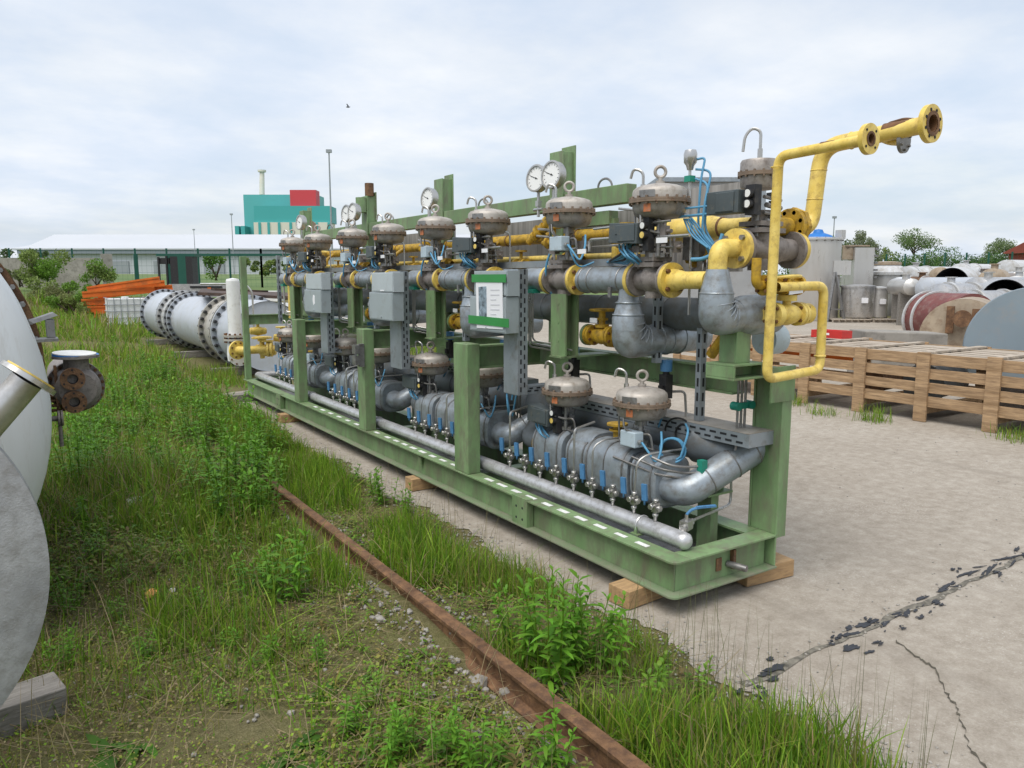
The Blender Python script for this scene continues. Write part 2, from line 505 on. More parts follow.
# ---- base frame: front beam with a rounded corner
def cornered(x0, x1, y0, y1, c, n=5):
    pts = [(x1, y0)]
    pts += [(x1, y1), (x0, y1)]
    for i in range(n + 1):
        t = PI + (PI / 2) * i / n
        pts.append((x0 + c + c * math.cos(t), y0 + c + c * math.sin(t)))
    return pts


m = MB()
m.prism(cornered(NX0, NX0 + 0.12, NY0, NY1, 0.045), (0, 0, ZT - 0.012), XP, YP, (0, 0, 0.012))
m.box(NX0 + 0.056, NX0 + 0.066, NY0 + 0.056, NY1 - 0.005, ZB + 0.012, ZT - 0.012)
m.build('base_beam', GREEN, SK, bevel=0.002)
m = MB()
m.prism(cornered(NX0 - 0.006, NX0 + 0.12, NY0 - 0.006, NY1, 0.045), (0, 0, ZB), XP, YP, (0, 0, 0.012))
tag(m.build('base_flange', GREEN_F, SK, bevel=0.002), 'dusty worn bottom flange of the base beam')
m = MB()
m.box(NX0 + 0.121, NX1, NY0, NY0 + 0.12, ZT - 0.012, ZT)
m.box(NX0 + 0.068, NX1 - 0.03, NY0 + 0.056, NY0 + 0.066, ZB + 0.012, ZT - 0.012)
m.box(NX1 - 0.012, NX1, NY0 + 0.002, NY0 + 0.118, ZB + 0.014, ZT - 0.013)
m.build('end_beam', GREEN, SK, bevel=0.002)
m = MB()
m.box(NX0 + 0.121, NX1 + 0.004, NY0 - 0.006, NY0 + 0.12, ZB, ZB + 0.012)
tag(m.build('base_flange', GREEN_F, SK, bevel=0.002), 'dusty worn bottom flange at the near end of the skid')
# tow lug stub through the end beam
m = MB().cyl((3.10, NY0 + 0.055, 0.185), (3.13, NY0 - 0.05, 0.182), 0.018, None, 12)
m.box(3.01, 3.05, NY0 + 0.05, NY0 + 0.0555, 0.16, 0.23, 1).box(3.12, 3.14, NY0 + 0.03, NY0 + 0.0553, 0.155, 0.262, 1)
m.build('tow_stub', [STEEL_D, RUST], SK)
ibeam_y(NX1 - 0.06, NY0 + 0.121, NY1, ZB, ZT, 0.12).build('base_beam', GREEN, SK)
ibeam_x(NY1 - 0.061, NX0 + 0.122, NX1 - 0.122, ZB, ZT, 0.12).build('end_beam', GREEN, SK)
for y in (4.69, 6.57, 8.51):
    ibeam_x(y, NX0 + 0.122, NX1 - 0.122, ZB + 0.01, ZT - 0.02, 0.10).build('cross_member', GREEN, SK)
MB().box(NX0 + 0.13, NX1 - 0.13, NY0 + 0.13, NY1 - 0.13, ZB + 0.03, ZB + 0.036).build('drip_tray', STEEL_D, SK)
# splice plates
for y in (3.84, 9.15):
    m = MB().box(NX0 - 0.003, NX0 + 0.05, y, y + 0.17, ZB + 0.004, ZT + 0.004)
    for a in (0.05, 0.12):
        for z in (0.055, 0.13):
            m.cyl((NX0 - 0.0045, y + a, ZB + z), (NX0 - 0.002, y + a, ZB + z), 0.009, None, 10, 1)
    m.build('splice_plate', [GREEN, DARKHOLE], SK, bevel=0.002)
m = MB().cyl((NX0 + 0.035, 5.42, 0.20), (NX0 + 0.035, 5.42, 0.28), 0.02, None, 10)
m.build('lifting_stub', GREEN, SK)
# painted dashes on the top flange
y = 2.80
while y < 8.1:
    if not any(abs(y + 0.05 - py) < 0.15 for py in (4.69, 6.57)) :
        MB().box(NX0 + 0.045 + random.uniform(-.004, .004), NX0 + 0.075, y, y + random.uniform(0.085, 0.11), ZT + 0.001, ZT + 0.003).build('white_dash', CHALK, SK)
    y += 0.172 if y < 6 else 0.24

# ---- front posts with their cross beams
for i, (y, yl) in enumerate(((4.60, .20), (6.488, .165), (8.43, .165))):
    m = MB().box(2.652, 2.757, y, y + yl, ZT, 1.240)
    m.build('post', GREEN, SK, bevel=0.006)
    ibeam_x(y + 0.09, 2.758, 3.349, 1.055, 1.222, 0.10).build('cross_beam', GREEN, SK)
# bracket on the middle post
m = MB().box(2.60, 2.651, 6.47, 6.50, 0.90, 1.11).box(2.56, 2.60, 6.46, 6.54, 0.92, 1.0).box(2.56, 2.60, 6.46, 6.54, 1.02, 1.10)
m.build('bracket', STEEL_D, SK)
# far thin post
MB().box(2.66, 2.74, 10.80, 10.88, ZT, 2.0).build('post', GREEN, SK, bevel=0.004)
ibeam_x(10.85, 2.742, 3.349, 1.06, 1.20, 0.08).build('cross_beam', GREEN, SK)
# corner post: open channel
m = MB()
m.box(3.428, 3.440, 2.562, 2.725, ZT + 0.001, 1.205)
m.box(3.425, 3.506, 2.550, 2.561, ZT - 0.02, 1.205)
m.box(3.418, 3.506, 2.726, 2.738, ZT + 0.001, 1.205)
m.build('corner_post', GREEN, SK, bevel=0.002)
m = MB().box(3.31, 3.506, 2.536, 2.549, 1.045, 1.236).box(3.31, 3.506, 2.5495, 2.82, 1.206, 1.218)
m.build('corner_plate', GREEN, SK, bevel=0.002)
# back rails and tall posts
ibeam_y(3.40, 2.83, 10.8, 1.05, 1.203, 0.10).build('mid_beam', GREEN, SK)
for i, y in enumerate((4.42, 6.23, 7.98, 10.15)):
    m = MB()
    m.box(3.345, 3.357, y, y + 0.16, 1.204, 2.60)
    m.box(3.358, 3.452, y + 0.075, y + 0.085, 1.204, 2.60)
    m.box(3.453, 3.465, y, y + 0.16, 1.204, 2.645)
    m.box(3.356, 3.454, y + 0.02, y + 0.03, 1.5, 2.60)
    o = m.build('tall_post', GREEN, SK, bevel=0.003)
    if i == 2:
        MB().cyl((3.40, y + 0.05, 2.60), (3.40, y + 0.05, 2.74), 0.05, None, 14).build('rusty_cap', RUST, SK)
        MB().cyl((3.30, y + 0.05, 2.42), (3.30, y + 0.05, 2.58), 0.06, None, 14).build('pipe_stub', GREEN, SK)
    MB().box(3.35, 3.46, y, y + 0.16, ZT, 1.05).build('tall_post', GREEN, SK)
for a, b in ((3.75, 4.415), (4.585, 6.225), (6.395, 7.975), (8.145, 10.145)):
    MB().box(3.355, 3.44, a, b, 2.185, 2.305).build('upper_beam', GREEN, SK, bevel=0.004)
m = MB().box(3.38, 3.46, 3.95, 4.7, 2.06, 2.15).box(3.40, 3.44, 3.92, 3.96, 1.98, 2.10)
m.build('hanger', GREEN, SK)
for y in (4.02, 5.6, 7.5, 9.3):
    MB().torus((3.40, y, 2.31), (1, 0.3, 0), 0.055, 0.008, 16, 6, 0, 0, PI).build('lifting_eye', STEEL_D, SK)
# weathered plank panel behind the pipes
m = MB()
for y0, y1 in ((3.05, 3.55), (3.58, 6.2), (6.55, 8.1)):
    m.box(3.62, 3.66, y0, y1, 1.74, 2.17 if y0 > 3.5 else 2.26)
m.build('back_panel', PLANKW, SK)

# ---- silver manifold along the front
MX, MZ = 2.83, 0.345
m = MB().lathe((MX, 2.63, MZ), (0, 1, 0), [(0.0, 0), (0.03, 0.004), (0.045, 0.02), (0.047, 0.05), (0.047, 8.15)], 18)
m.tube([(MX, 10.78, MZ), (MX, 10.83, MZ), (3.3, 10.83, MZ)], 0.047, 14, 0.04)
for y in (2.98, 4.9, 6.6, 8.5): m.torus((MX, y, MZ), (0, 1, 0), 0.05, 0.007, 18, 6)
m.build('manifold_pipe', SILVER, SK)
for y in (2.98, 4.9, 6.6, 8.5):
    MB().box(MX - 0.06, MX + 0.06, y - 0.03, y + 0.03, ZT, ZT + 0.008).box(MX - 0.052, MX - 0.046, y - 0.01, y + 0.01, ZT, MZ).box(MX + 0.046, MX + 0.052, y - 0.01, y + 0.01, ZT, MZ).build('pipe_clip', GREEN, SK)
# end ball valve with blue lever and a thin line to the corner
m = MB().cyl((2.85, 2.70, 0.40), (2.97, 2.74, 0.41), 0.014, None, 10).obox((2.90, 2.72, 0.405), (0.03, 0.01, 0), (-0.008, 0.024, 0), (0, 0, 0.024))
m.cyl((2.87, 2.71, 0.40), (2.885, 2.715, 0.40), 0.026, None, 6).cyl((2.925, 2.73, 0.405), (2.945, 2.735, 0.405), 0.026, None, 6)
m.cyl((2.90, 2.72, 0.41), (2.90, 2.72, 0.46), 0.009, None, 8).cyl((2.86, 2.70, 0.36), (2.86, 2.70, 0.40), 0.016, None, 8)
bv = m.build('ball_valve', STEEL, SK)
MB().tube([(2.90, 2.72, 0.46), (2.92, 2.71, 0.485), (2.96, 2.695, 0.495), (3.04, 2.66, 0.50)], 0.008, 8, 0.02).obox((3.0, 2.678, 0.498), (0.05, -0.022, 0.002), (0.004, 0.009, 0), (0, 0, 0.005)).build('lever', BLUE, bv)
MB().tube([(2.95, 2.735, 0.41), (3.40, 2.85, 0.40), (3.40, 2.86, 0.80)], 0.008, 8, 0.05).build('tubing', STEEL, SK)

# ---- needle valves on the manifold, each with a blue handle
def make_nv():
    m = MB()
    y = 0
    m.cyl((0, 0, 0.04), (0, 0, 0.17), 0.010, None, 8)
    m.obox((0, 0, 0.125), (0.016, 0, 0), (0, 0.016, 0), (0, 0, 0.026))
    m.cyl((0, -0.038, 0.125), (0, 0.042, 0.125), 0.010, None, 8)
    m.cyl((0, 0.022, 0.125), (0, 0.034, 0.125), 0.019, None, 6).cyl((0, -0.036, 0.125), (0, -0.026, 0.125), 0.017, None, 6)
    m.cyl((-0.04, 0, 0.135), (0.0, 0, 0.135), 0.009, None, 8).cyl((-0.045, 0, 0.135), (-0.03, 0, 0.135), 0.016, None, 6)
    m.cyl((0, 0, 0.155), (0, 0, 0.172), 0.017, None, 6).cyl((0, 0, 0.075), (0, 0, 0.09), 0.017, None, 6)
    o = m.build('needle_valve', STEEL, SK, origin=(0, 0, 0))
    h = MB().obox((-0.03, 0.058, 0.20), (0.007, 0.002, 0), (-0.004, 0.0150, 0), (0, 0.004, 0.045)).cyl((-0.03, 0.055, 0.13), (-0.03, 0.055, 0.17), 0.006, None, 6)
    h.build('handle', BLUE, o, origin=(-0.03, 0.058, 0.14))
    return o


nv = make_nv()
nvy = []
for k, off in enumerate((0.0, 1.79, 3.72, 5.62)):
    for yy in (2.88, 3.05, 3.23, 3.418, 3.598, 3.781, 3.958, 4.134, 4.321):
        if k and yy > 4.0: continue
        y = yy + off + 0.06 * k * (yy - 2.88)
        if any(abs(y - p - .09) < 0.12 for p in (4.60, 6.488, 8.43)) or y > 10.7: continue
        nvy.append((k, y))
first = True
for k, y in nvy:
    d = Vector((MX, y, MZ)) - WL[nv]
    if first:
        nv.location = Vector((MX, y, MZ)) - WL[SK]; base_d = d; first = False
        for ch in nv.children: WL[ch] = WL[ch] + d
        WL[nv] = Vector((MX, y, MZ))
    else:
        cp(nv, Vector((0, y, 0)) - Vector((0, WL[nv].y, 0)))

# ---- lower metering trains (boxy grey cladding), one per bay
LOW = (0.0, 1.79, 3.72, 5.62)
CX, CZ = 3.055, 0.555
for k, dy in enumerate(LOW):
    y0 = 2.98 + dy
    s = 1 + 0.03 * k
    def yy(t): return y0 + t * s
    secs = [(0.00, 0.20, 0.148, 'CL'), (0.215, 0.60, 0.168, 'CL'), (0.62, 0.83, 0.135, 'CL'), (0.85, 1.17, 0.165, 'CL')]
    for a, b, r, _ in secs:
        m = MB().superel((CX, yy(a), CZ), (CX, yy(b), CZ), [(r * 0.9, 0), (r, 0.04), (r, 0.96), (r * 0.9, 1)], 3.0, 32)
        for q in (a + 0.03, b - 0.03):
            m.superel((CX, yy(q) - 0.006, CZ), (CX, yy(q) + 0.006, CZ), [(r + 0.004, 0), (r + 0.004, 1)], 3.0, 32, 1)
        if b - a > 0.3:
            q = (a + b) / 2
            m.superel((CX, yy(q) - 0.004, CZ), (CX, yy(q) + 0.004, CZ), [(r + 0.003, 0), (r + 0.003, 1)], 3.0, 32, 1)
        m.build('clad_casing', [CLAD, STEEL_D], SK)
    # raised saddle over the middle casing
    m = MB().superel((CX + 0.03, yy(0.62), CZ + 0.05), (CX + 0.03, yy(0.83), CZ + 0.05), [(0.125, 0), (0.13, 0.1), (0.13, 0.9), (0.125, 1)], 3.0, 28)
    m.build('saddle_casing', CLAD, SK)
    # yellow spacer flanges
    m = MB().disc((CX, yy(1.19), CZ), (0, 1, 0), 0.105, 0.025, 24).disc((CX, yy(1.225), CZ), (0, 1, 0), 0.105, 0.025, 24).cyl((CX, yy(1.17), CZ), (CX, yy(1.36), CZ), 0.05)
    m.bolts((CX, yy(1.175), CZ), (0, 1, 0), 0.085, 8, 0.012, 0.09, 1)
    m.build('flange_pair', [YELLOW_D, RUSTH], SK)
    m = MB().cyl((CX + .02, yy(0.50), CZ + 0.14), (CX + .02, yy(0.50), CZ + 0.25), 0.026).disc((CX + .02, yy(0.5), CZ + 0.21), (0, 0, 1), 0.05, 0.012).disc((CX + .02, yy(0.5), CZ + 0.245), (0, 0, 1), 0.065, 0.012)
    m.build('bleed_valve', YELLOW_D, SK)
    # elbow from the near end of the train up and over to the back header
    m = MB().tube([(CX - .02, yy(0.02), CZ - .02), (CX - .02, yy(-0.12), CZ - 0.03), (3.52, yy(-0.27), 0.79)], 0.086, 22, 0.10, seg=8)
    m.lathe((3.335, yy(-0.22), 0.72), (-.1, 1, .1), [(0.06, 0), (0.115, 0.22), (0.12, 0.26)], 24, 2, True, True, True)
    m.build('clad_elbow', [CLAD, STEEL_D, CLAD_D], SK)
    m = MB()
    for q in (0.25, 0.55, 0.8):
        a = Vector((CX - .02, yy(-0.12), CZ - 0.03)); b = Vector((3.52, yy(-0.27), 0.79))
        m.torus(a + (b - a) * q, b - a, 0.087, 0.004, 24, 6)
    m.build('cladding_bead', STEEL_D, SK)
    # pedestal
    m = MB().box(3.20, 3.26, yy(-0.16), yy(-0.06), ZT - 0.15, 0.50).box(3.13, 3.33, yy(-0.20), yy(-0.02), 0.50, 0.512).box(3.16, 3.30, yy(-0.16), yy(-0.06), 0.513, 0.55)
    m.build('pedestal', GREEN, SK)
    # rising dark elbow at the far end of the train
    if k < 3:
        m = MB().tube([(CX, yy(1.30), CZ), (CX, yy(1.42), CZ), (3.18, yy(1.5), 0.64), (3.34, yy(1.62), 0.78)], 0.07, 18, 0.08)
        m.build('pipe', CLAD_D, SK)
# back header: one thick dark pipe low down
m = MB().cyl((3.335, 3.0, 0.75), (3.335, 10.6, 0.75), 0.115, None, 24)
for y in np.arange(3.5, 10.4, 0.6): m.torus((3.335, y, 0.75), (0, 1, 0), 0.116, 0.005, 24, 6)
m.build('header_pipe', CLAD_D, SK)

# impulse tubing from the needle valves over the casings
for k, y in nvy:
    m = MB()
    j = int(round(y * 100))
    yo = (0.0, 0.02, -0.015)[j % 3]
    if j % 5 in (1, 3): continue
    top = 0.70 + 0.012 * (j % 4)
    if j % 4 == 0:
        m.tube([(MX, y, MZ + 0.16), (MX, y, top + 0.08), (MX + 0.16, y + yo, top + 0.11)], 0.0075, 7, 0.03)
    else:
        m.tube([(MX, y, MZ + 0.16), (MX, y + yo, top - 0.02), (MX + 0.07, y + yo - 0.02, top + 0.02), (CX + 0.12, y + yo - 0.04, top + 0.02)], 0.006, 7, 0.045)
    m.build('impulse_tube', STEEL, SK)
# three tubes clamped together at the near end, running to the back corner
for i in range(3):
    z = 0.60 + 0.035 * i
    m = MB().tube([(2.89, 3.30 - 0.16 * i, 0.72 - .03 * (2 - i)), (2.92, 2.97 - 0.05 * i, z + 0.02), (3.05, 2.84, z), (3.26 + 0.035 * i, 2.74, z + 0.03), (3.30 + 0.03 * i, 2.745, 0.78), (3.30 + 0.03 * i, 2.745, 1.22)], 0.0075, 7, 0.05)
    m.build('impulse_tube', STEEL_D, SK)
MB().box(3.085, 3.125, 2.79, 2.83, 0.565, 0.71).build('tube_clamp', TEAL_C, SK)
m = MB().box(3.27, 3.41, 2.735, 2.755, 0.985, 1.02)
for x in (3.285, 3.395): m.cyl((x, 2.72, 1.003), (x, 2.77, 1.003), 0.024, None, 14)
m.build('tube_clamp', TEAL_C, SK)

# ---- perforated cable trays
def slots_y(m, x, y0, y1, zs, L, gap, mi=1):
    y = y0 + 0.02
    while y + L < y1 - 0.01:
        for i, z in enumerate(zs):
            o = (gap + L) / 2 * (i % 2)
            if y + o + L < y1: m.box(x - 0.0015, x + 0.001, y + o, y + o + L, z - 0.006, z + 0.006, mi)
        y += L + gap


def hslots(m, y, x0, x1, z0, z1, mi=1):
    z = z0 + 0.02; i = 0
    while z + 0.04 < z1:
        for j, fx in enumerate((0.32, 0.68)):
            zz = z + (0.03 if j else 0)
            xc = x0 + (x1 - x0) * fx
            m.box(xc - 0.006, xc + 0.006, y - 0.0015, y + 0.001, zz, zz + 0.034, mi)
        z += 0.062


m = MB().box(3.225, 3.435, 2.60, 4.32, 0.80, 0.874)
slots_y(m, 3.225, 2.62, 4.3, (0.822, 0.852), 0.045, 0.03)
m.box(3.224, 3.436, 2.602, 4.318, 0.8745, 0.878, 2)
m.build('cable_tray', [GALV, DARKHOLE, TRAYTOP], SK)
for dy in (1.79, 3.72):
    m = MB().box(3.225, 3.335, 2.9 + dy, 4.25 + dy, 0.88, 0.93)
    slots_y(m, 3.225, 2.9 + dy, 4.2 + dy, (0.895, 0.915), 0.045, 0.03)
    m.box(3.224, 3.336, 2.902 + dy, 4.248 + dy, 0.9305, 0.934, 2)
    m.build('cable_tray', [GALV, DARKHOLE, TRAYTOP], SK)
# front ducts with cabinets
for i, (yc, y2, zb) in enumerate(((4.113, 4.285, 0.93), (5.90, 6.13, 0.925), (7.72, 7.925, 0.915))):
    m = MB().box(2.755, 2.835, yc, y2, zb, 1.76)
    hslots(m, yc, 2.755, 2.835, zb, 1.74)
    m.build('cable_duct', [GALV, DARKHOLE], SK, bevel=0.003)
    m = MB().box(2.76, 3.22, yc + 0.03, yc + 0.12, zb - 0.004, zb + 0.05)
    x = 2.85
    while x < 3.18:
        m.box(x, x + 0.035, yc + 0.0285, yc + 0.031, zb + 0.012, zb + 0.022, 1).box(x + 0.02, x + 0.05, yc + 0.0285, yc + 0.031, zb + 0.03, zb + 0.04, 1)
        x += 0.06
    m.build('cable_tray', [GALV, DARKHOLE], SK)
    yo = ((4.085, 4.50), (5.82, 6.27), (7.56, 8.05))[i]
    up = MB().box(2.655, 2.752, yo[0], yo[1], 1.585, 1.75)
    up.box(2.652, 2.6545, yo[0] + 0.01, yo[1] - 0.01, 1.592, 1.743)
    ub = up.build('cabinet', CABINET_L if i else CABINET, SK, bevel=0.004)
    lo = MB().box(2.650, 2.752, yo[0] + 0.01, yo[1] + 0.05, 1.345, 1.580).box(2.647, 2.6495, yo[0] + 0.02, yo[1] + 0.04, 1.352, 1.573)
    lo.cyl((2.640, yo[0] + 0.24, 1.372), (2.648, yo[0] + 0.24, 1.372), 0.008, None, 10)
    lb = lo.build('cabinet', CABINET, SK, bevel=0.004)
    if i == 1:
        MB().box(2.6495, 2.6515, 6.0, 6.08, 1.592, 1.602).build('label_plate', PAPER, ub)
        MB().box(2.70, 2.78, 6.34, 6.42, 1.44, 1.54).build('switch_box', JBOX, SK)
    if i == 2:
        MB().prism([(0, 0), (0.05, -0.02), (0.07, 0.04), (0.05, 0.09), (0.0, 0.08)], (2.6465, 7.76, 1.44), YP, ZP, (-0.001, 0, 0)).build('torn_sticker', PAPER, lb)
# the notice taped over the first cabinet
m = MB().obox((2.643, 4.285, 1.525), (0, -0.165, 0.004), (0.002, 0, 0.001), (0, 0.004, 0.155))
nt_ = m.build('notice_sheet', PAPER, SK)
tag(nt_, 'white printed notice held by two strips of green tape')
MB().obox((2.640, 4.365, 1.53), (0, -0.05, 0.002), (0.0008, 0, 0), (0, 0.002, 0.115)).build('printed_photo', INK, nt_)
m = MB()
for j in range(7):
    m.obox((2.6403, 4.21 + (0.02 if j % 3 == 2 else 0), 1.625 - j * 0.032), (0, -(0.055 if j % 3 != 2 else 0.035), 0.001), (0.0006, 0, 0), (0, 0, 0.0035))
m.build('printed_lines', INKT, nt_)
MB().obox((2.639, 4.29, 1.70), (0, -0.215, 0.0), (0.0015, 0, 0), (0, 0, 0.026)).build('green_tape', GTAPE, nt_)
MB().obox((2.637, 4.295, 1.418), (0, -0.255, -0.002), (0.0015, 0, 0), (0, 0, 0.028)).build('green_tape', GTAPE, nt_)
# vertical galvanised rails standing behind
for i, (x, y, z0, z1) in enumerate(((3.30, 3.02, 0.88, 1.75), (3.2, 3.28, 1.2, 1.7), (3.05, 5.30, 1.2, 1.75), (3.05, 7.10, 1.2, 1.75), (3.0, 10.2, 1.1, 2.0))):
    m = MB().box(x - 0.025, x + 0.02, y - 0.02, y + 0.02, z0, z1)
    z = z0 + 0.03
    while z < z1 - 0.08:
        m.box(x - 0.026, x - 0.0245, y - 0.007, y + 0.007, z, z + 0.05, 1).box(x - 0.008, x + 0.006, y - 0.0215, y - 0.0195, z, z + 0.05, 1)
        z += 0.085
    m.build('mounting_rail', [GALV, DARKHOLE], SK)


# ---- diaphragm actuators
def make_actuator(kind, RR, yoke, x, y, z):
    """actuator with its rim at (x, y, z)"""
    o = Vector((x, y, z)); s = RR / 0.165
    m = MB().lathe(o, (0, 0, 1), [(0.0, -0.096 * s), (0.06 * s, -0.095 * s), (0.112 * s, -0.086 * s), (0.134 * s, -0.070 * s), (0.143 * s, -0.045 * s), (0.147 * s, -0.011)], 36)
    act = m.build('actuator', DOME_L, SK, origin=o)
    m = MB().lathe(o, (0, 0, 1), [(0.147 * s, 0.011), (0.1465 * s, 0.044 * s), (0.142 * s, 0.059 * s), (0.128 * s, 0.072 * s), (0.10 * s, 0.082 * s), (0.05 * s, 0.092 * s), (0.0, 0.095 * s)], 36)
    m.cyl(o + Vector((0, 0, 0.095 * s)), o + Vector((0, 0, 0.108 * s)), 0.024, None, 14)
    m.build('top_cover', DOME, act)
    m = MB().disc(o + Vector((0, 0, -0.011)), (0, 0, 1), 0.166 * s, 0.0105, 36).disc(o + Vector((0, 0, 0.0005)), (0, 0, 1), 0.164 * s, 0.0105, 36)
    m.bolts(o + Vector((0, 0, -0.022)), (0, 0, 1), 0.156 * s, 18, 0.0075 * s, 0.045, 0, 6)
    m.build('rim', RIM, act)
    m = MB().cyl(o + Vector((0, 0, 0.10 * s)), o + Vector((0, 0, 0.125 * s)), 0.012, None, 10).torus(o + Vector((0, 0, 0.155 * s)), (0.6, 0.8, 0), 0.028 * s, 0.009 * s, 22, 8)
    m.build('eye_bolt', DOME, act)
    # vent hook behind the eye bolt
    b = o + Vector((-0.02, 0.11 * s, 0.07 * s))
    m = MB().tube([b, b + Vector((0, 0, 0.10)), b + Vector((-0.03, 0.05, 0.12)), b + Vector((-0.035, 0.065, 0.065))], 0.008, 8, 0.04).cyl(b, b + Vector((0, 0, 0.03)), 0.015, None, 6)
    m.build('vent_hook', STEEL, act)
    # name plate and orange sticker on the camera-side of the covers
    def patch(h0, h1, a0, a1, rr):
        vs, fs = [], []
        N = 8
        for i in range(N + 1):
            t = a0 + (a1 - a0) * i / N
            vs.append(o + Vector((rr * math.cos(t), rr * math.sin(t), h0))); vs.append(o + Vector((rr * math.cos(t), rr * math.sin(t), h1)))
        for i in range(N): fs.append((2 * i, 2 * i + 2, 2 * i + 3, 2 * i + 1))
        return vs, fs
    m = MB(); m.add(*patch(-0.062 * s, -0.02 * s, R(192), R(208), 0.1485 * s)); m.build('orange_sticker', ORANGE_S, act)
    m = MB(); m.add(*patch(0.014 * s, 0.05 * s, R(180), R(216), 0.1495 * s)); m.build('name_plate', STEEL_D, act)
    # yoke
    m = MB()
    for dx, dy in ((0.045, 0.045), (-0.045, -0.045)):
        m.cyl(o + Vector((dx, dy, -0.095 * s)), o + Vector((dx, dy, -0.095 * s - yoke)), 0.013, None, 10)
    m.cyl(o + Vector((0, 0, -0.095 * s)), o + Vector((0, 0, -0.095 * s - yoke)), 0.012, None, 10)
    m.cyl(o + Vector((0, 0, -0.10 * s)), o + Vector((0, 0, -0.13 * s)), 0.035, None, 14)
    m.obox(o + Vector((0, 0, -0.10 * s - yoke * 0.45)), (0.02, 0, 0), (0, 0.055, 0), (0, 0, 0.014))
    m.obox(o + Vector((0, 0, -0.10 * s - yoke + 0.012)), (0.05, 0.04, 0), (-0.03, 0.03, 0), (0, 0, 0.012))
    m.tube([o + Vector((-0.12 * s, 0.02, -0.05 * s)), o + Vector((-0.13 * s, 0.0, -0.14 * s)), o + Vector((-0.06, -0.05, -0.17 * s)), o + Vector((-0.03, -0.11, -0.16 * s)), o + Vector((-0.02, -0.12, -0.10 * s - yoke))], 0.007, 7, 0.03)
    m.tube([o + Vector((-0.03, -0.14, -0.25)), o + Vector((-0.05, 0.13, -0.24)), o + Vector((-0.05, 0.14, -0.05))], 0.006, 7, 0.03)
    m.build('yoke', STEEL_D, act)
    if kind == 'positioner':
        c = o + Vector((-0.10, 0.13, -0.165 * s))
        m = MB().obox(c, (0.05, 0, 0), (0, 0.115, 0.006), (0, -0.003, 0.055)).obox(c + Vector((-0.053, -0.03, 0)), (0.003, 0, 0), (0, 0.07, 0), (0, 0, 0.045)).obox(c + Vector((-0.051, 0.04, 0.02)), (0.004, 0, 0), (0, 0.02, 0), (0, 0, 0.025))
        m.build('positioner', POSIT, act, bevel=0.005)
        c2 = o + Vector((-0.085, -0.01, -0.165 * s))
        m = MB().obox(c2, (0.022, 0, 0), (0, 0.022, 0), (0, 0, 0.10))
        m.cyl(c2 + Vector((-0.05, 0, 0.035)), c2 + Vector((-0.022, 0, 0.035)), 0.021, None, 16).cyl(c2 + Vector((-0.05, 0, -0.015)), c2 + Vector((-0.022, 0, -0.015)), 0.021, None, 16)
        m.cyl(c2 + Vector((-0.0515, 0, 0.035)), c2 + Vector((-0.05, 0, 0.035)), 0.017, None, 16, 1).cyl(c2 + Vector((-0.0515, 0, -0.015)), c2 + Vector((-0.05, 0, -0.015)), 0.017, None, 16, 2)
        m.build('gauge_block', [BLACK, WHITEDIAL, YELLOW], act)
        m = MB()
        for i in range(4):
            e = c + Vector((-0.02 + 0.012 * i, 0.02 + 0.05 * (i % 2), -0.055))
            m.tube([e, e + Vector((0, 0, -0.03)), e + Vector((-0.02, -0.06 - 0.02 * i, -0.075)), e + Vector((0.06, -0.08, -0.12))], 0.006, 7, 0.03)
        m.build('cables', CABLE, act)
    else:
        c = o + Vector((-0.085, -0.015, -0.195 * s))
        m = MB().obox(c, (0.035, 0, 0), (0, 0.062, 0), (0, 0, 0.045))
        m.build('junction_box', JBOX, act, bevel=0.006)
        m = MB().cyl(c + Vector((0, -0.06, -0.01)), c + Vector((0, -0.085, -0.01)), 0.014, None, 10)
        m.build('cable_gland', STEEL, act)
        e = c + Vector((0, -0.085, -0.01))
        m = MB().tube([e, e + Vector((0, -0.05, -0.04)), e + Vector((0.02, -0.10, -0.11)), e + Vector((0.06, -0.10, -0.02)), e + Vector((0.10, -0.05, 0.06))], 0.0065, 8, 0.05)
        m.build('cable', CABLE, act)
    return act


UPY = [(3.086, 3.895), (4.877, 5.711), (6.66, 7.56), (8.62, 9.55)]
# measured along the photographed row; the last pairs are hidden behind each other
LWY = [(3.20, 3.908), (4.96, 5.85), (6.97, 7.865), (8.87, 9.85)]
UX = 3.0
a0 = make_actuator('positioner', 0.168, 0.20, UX, UPY[0][0], 2.115)
b0 = make_actuator('box', 0.168, 0.20, UX, UPY[0][1], 2.115)
la0 = make_actuator('box', 0.168, 0.15, UX + 0.01, LWY[0][0], 0.985)
lb0 = make_actuator('positioner', 0.168, 0.15, UX + 0.01, LWY[0][1], 0.965)
for k in range(1, 4):
    rt = lambda: random.uniform(-.16, .16)
    cp(a0, (0, UPY[k][0] - UPY[0][0], 0), rotz=rt()); cp(b0, (0, UPY[k][1] - UPY[0][1], 0), rotz=rt())
    cp(la0, (0, LWY[k][0] - LWY[0][0], -0.02), rotz=rt()); cp(lb0, (0, LWY[k][1] - LWY[0][1], 0), rotz=rt())
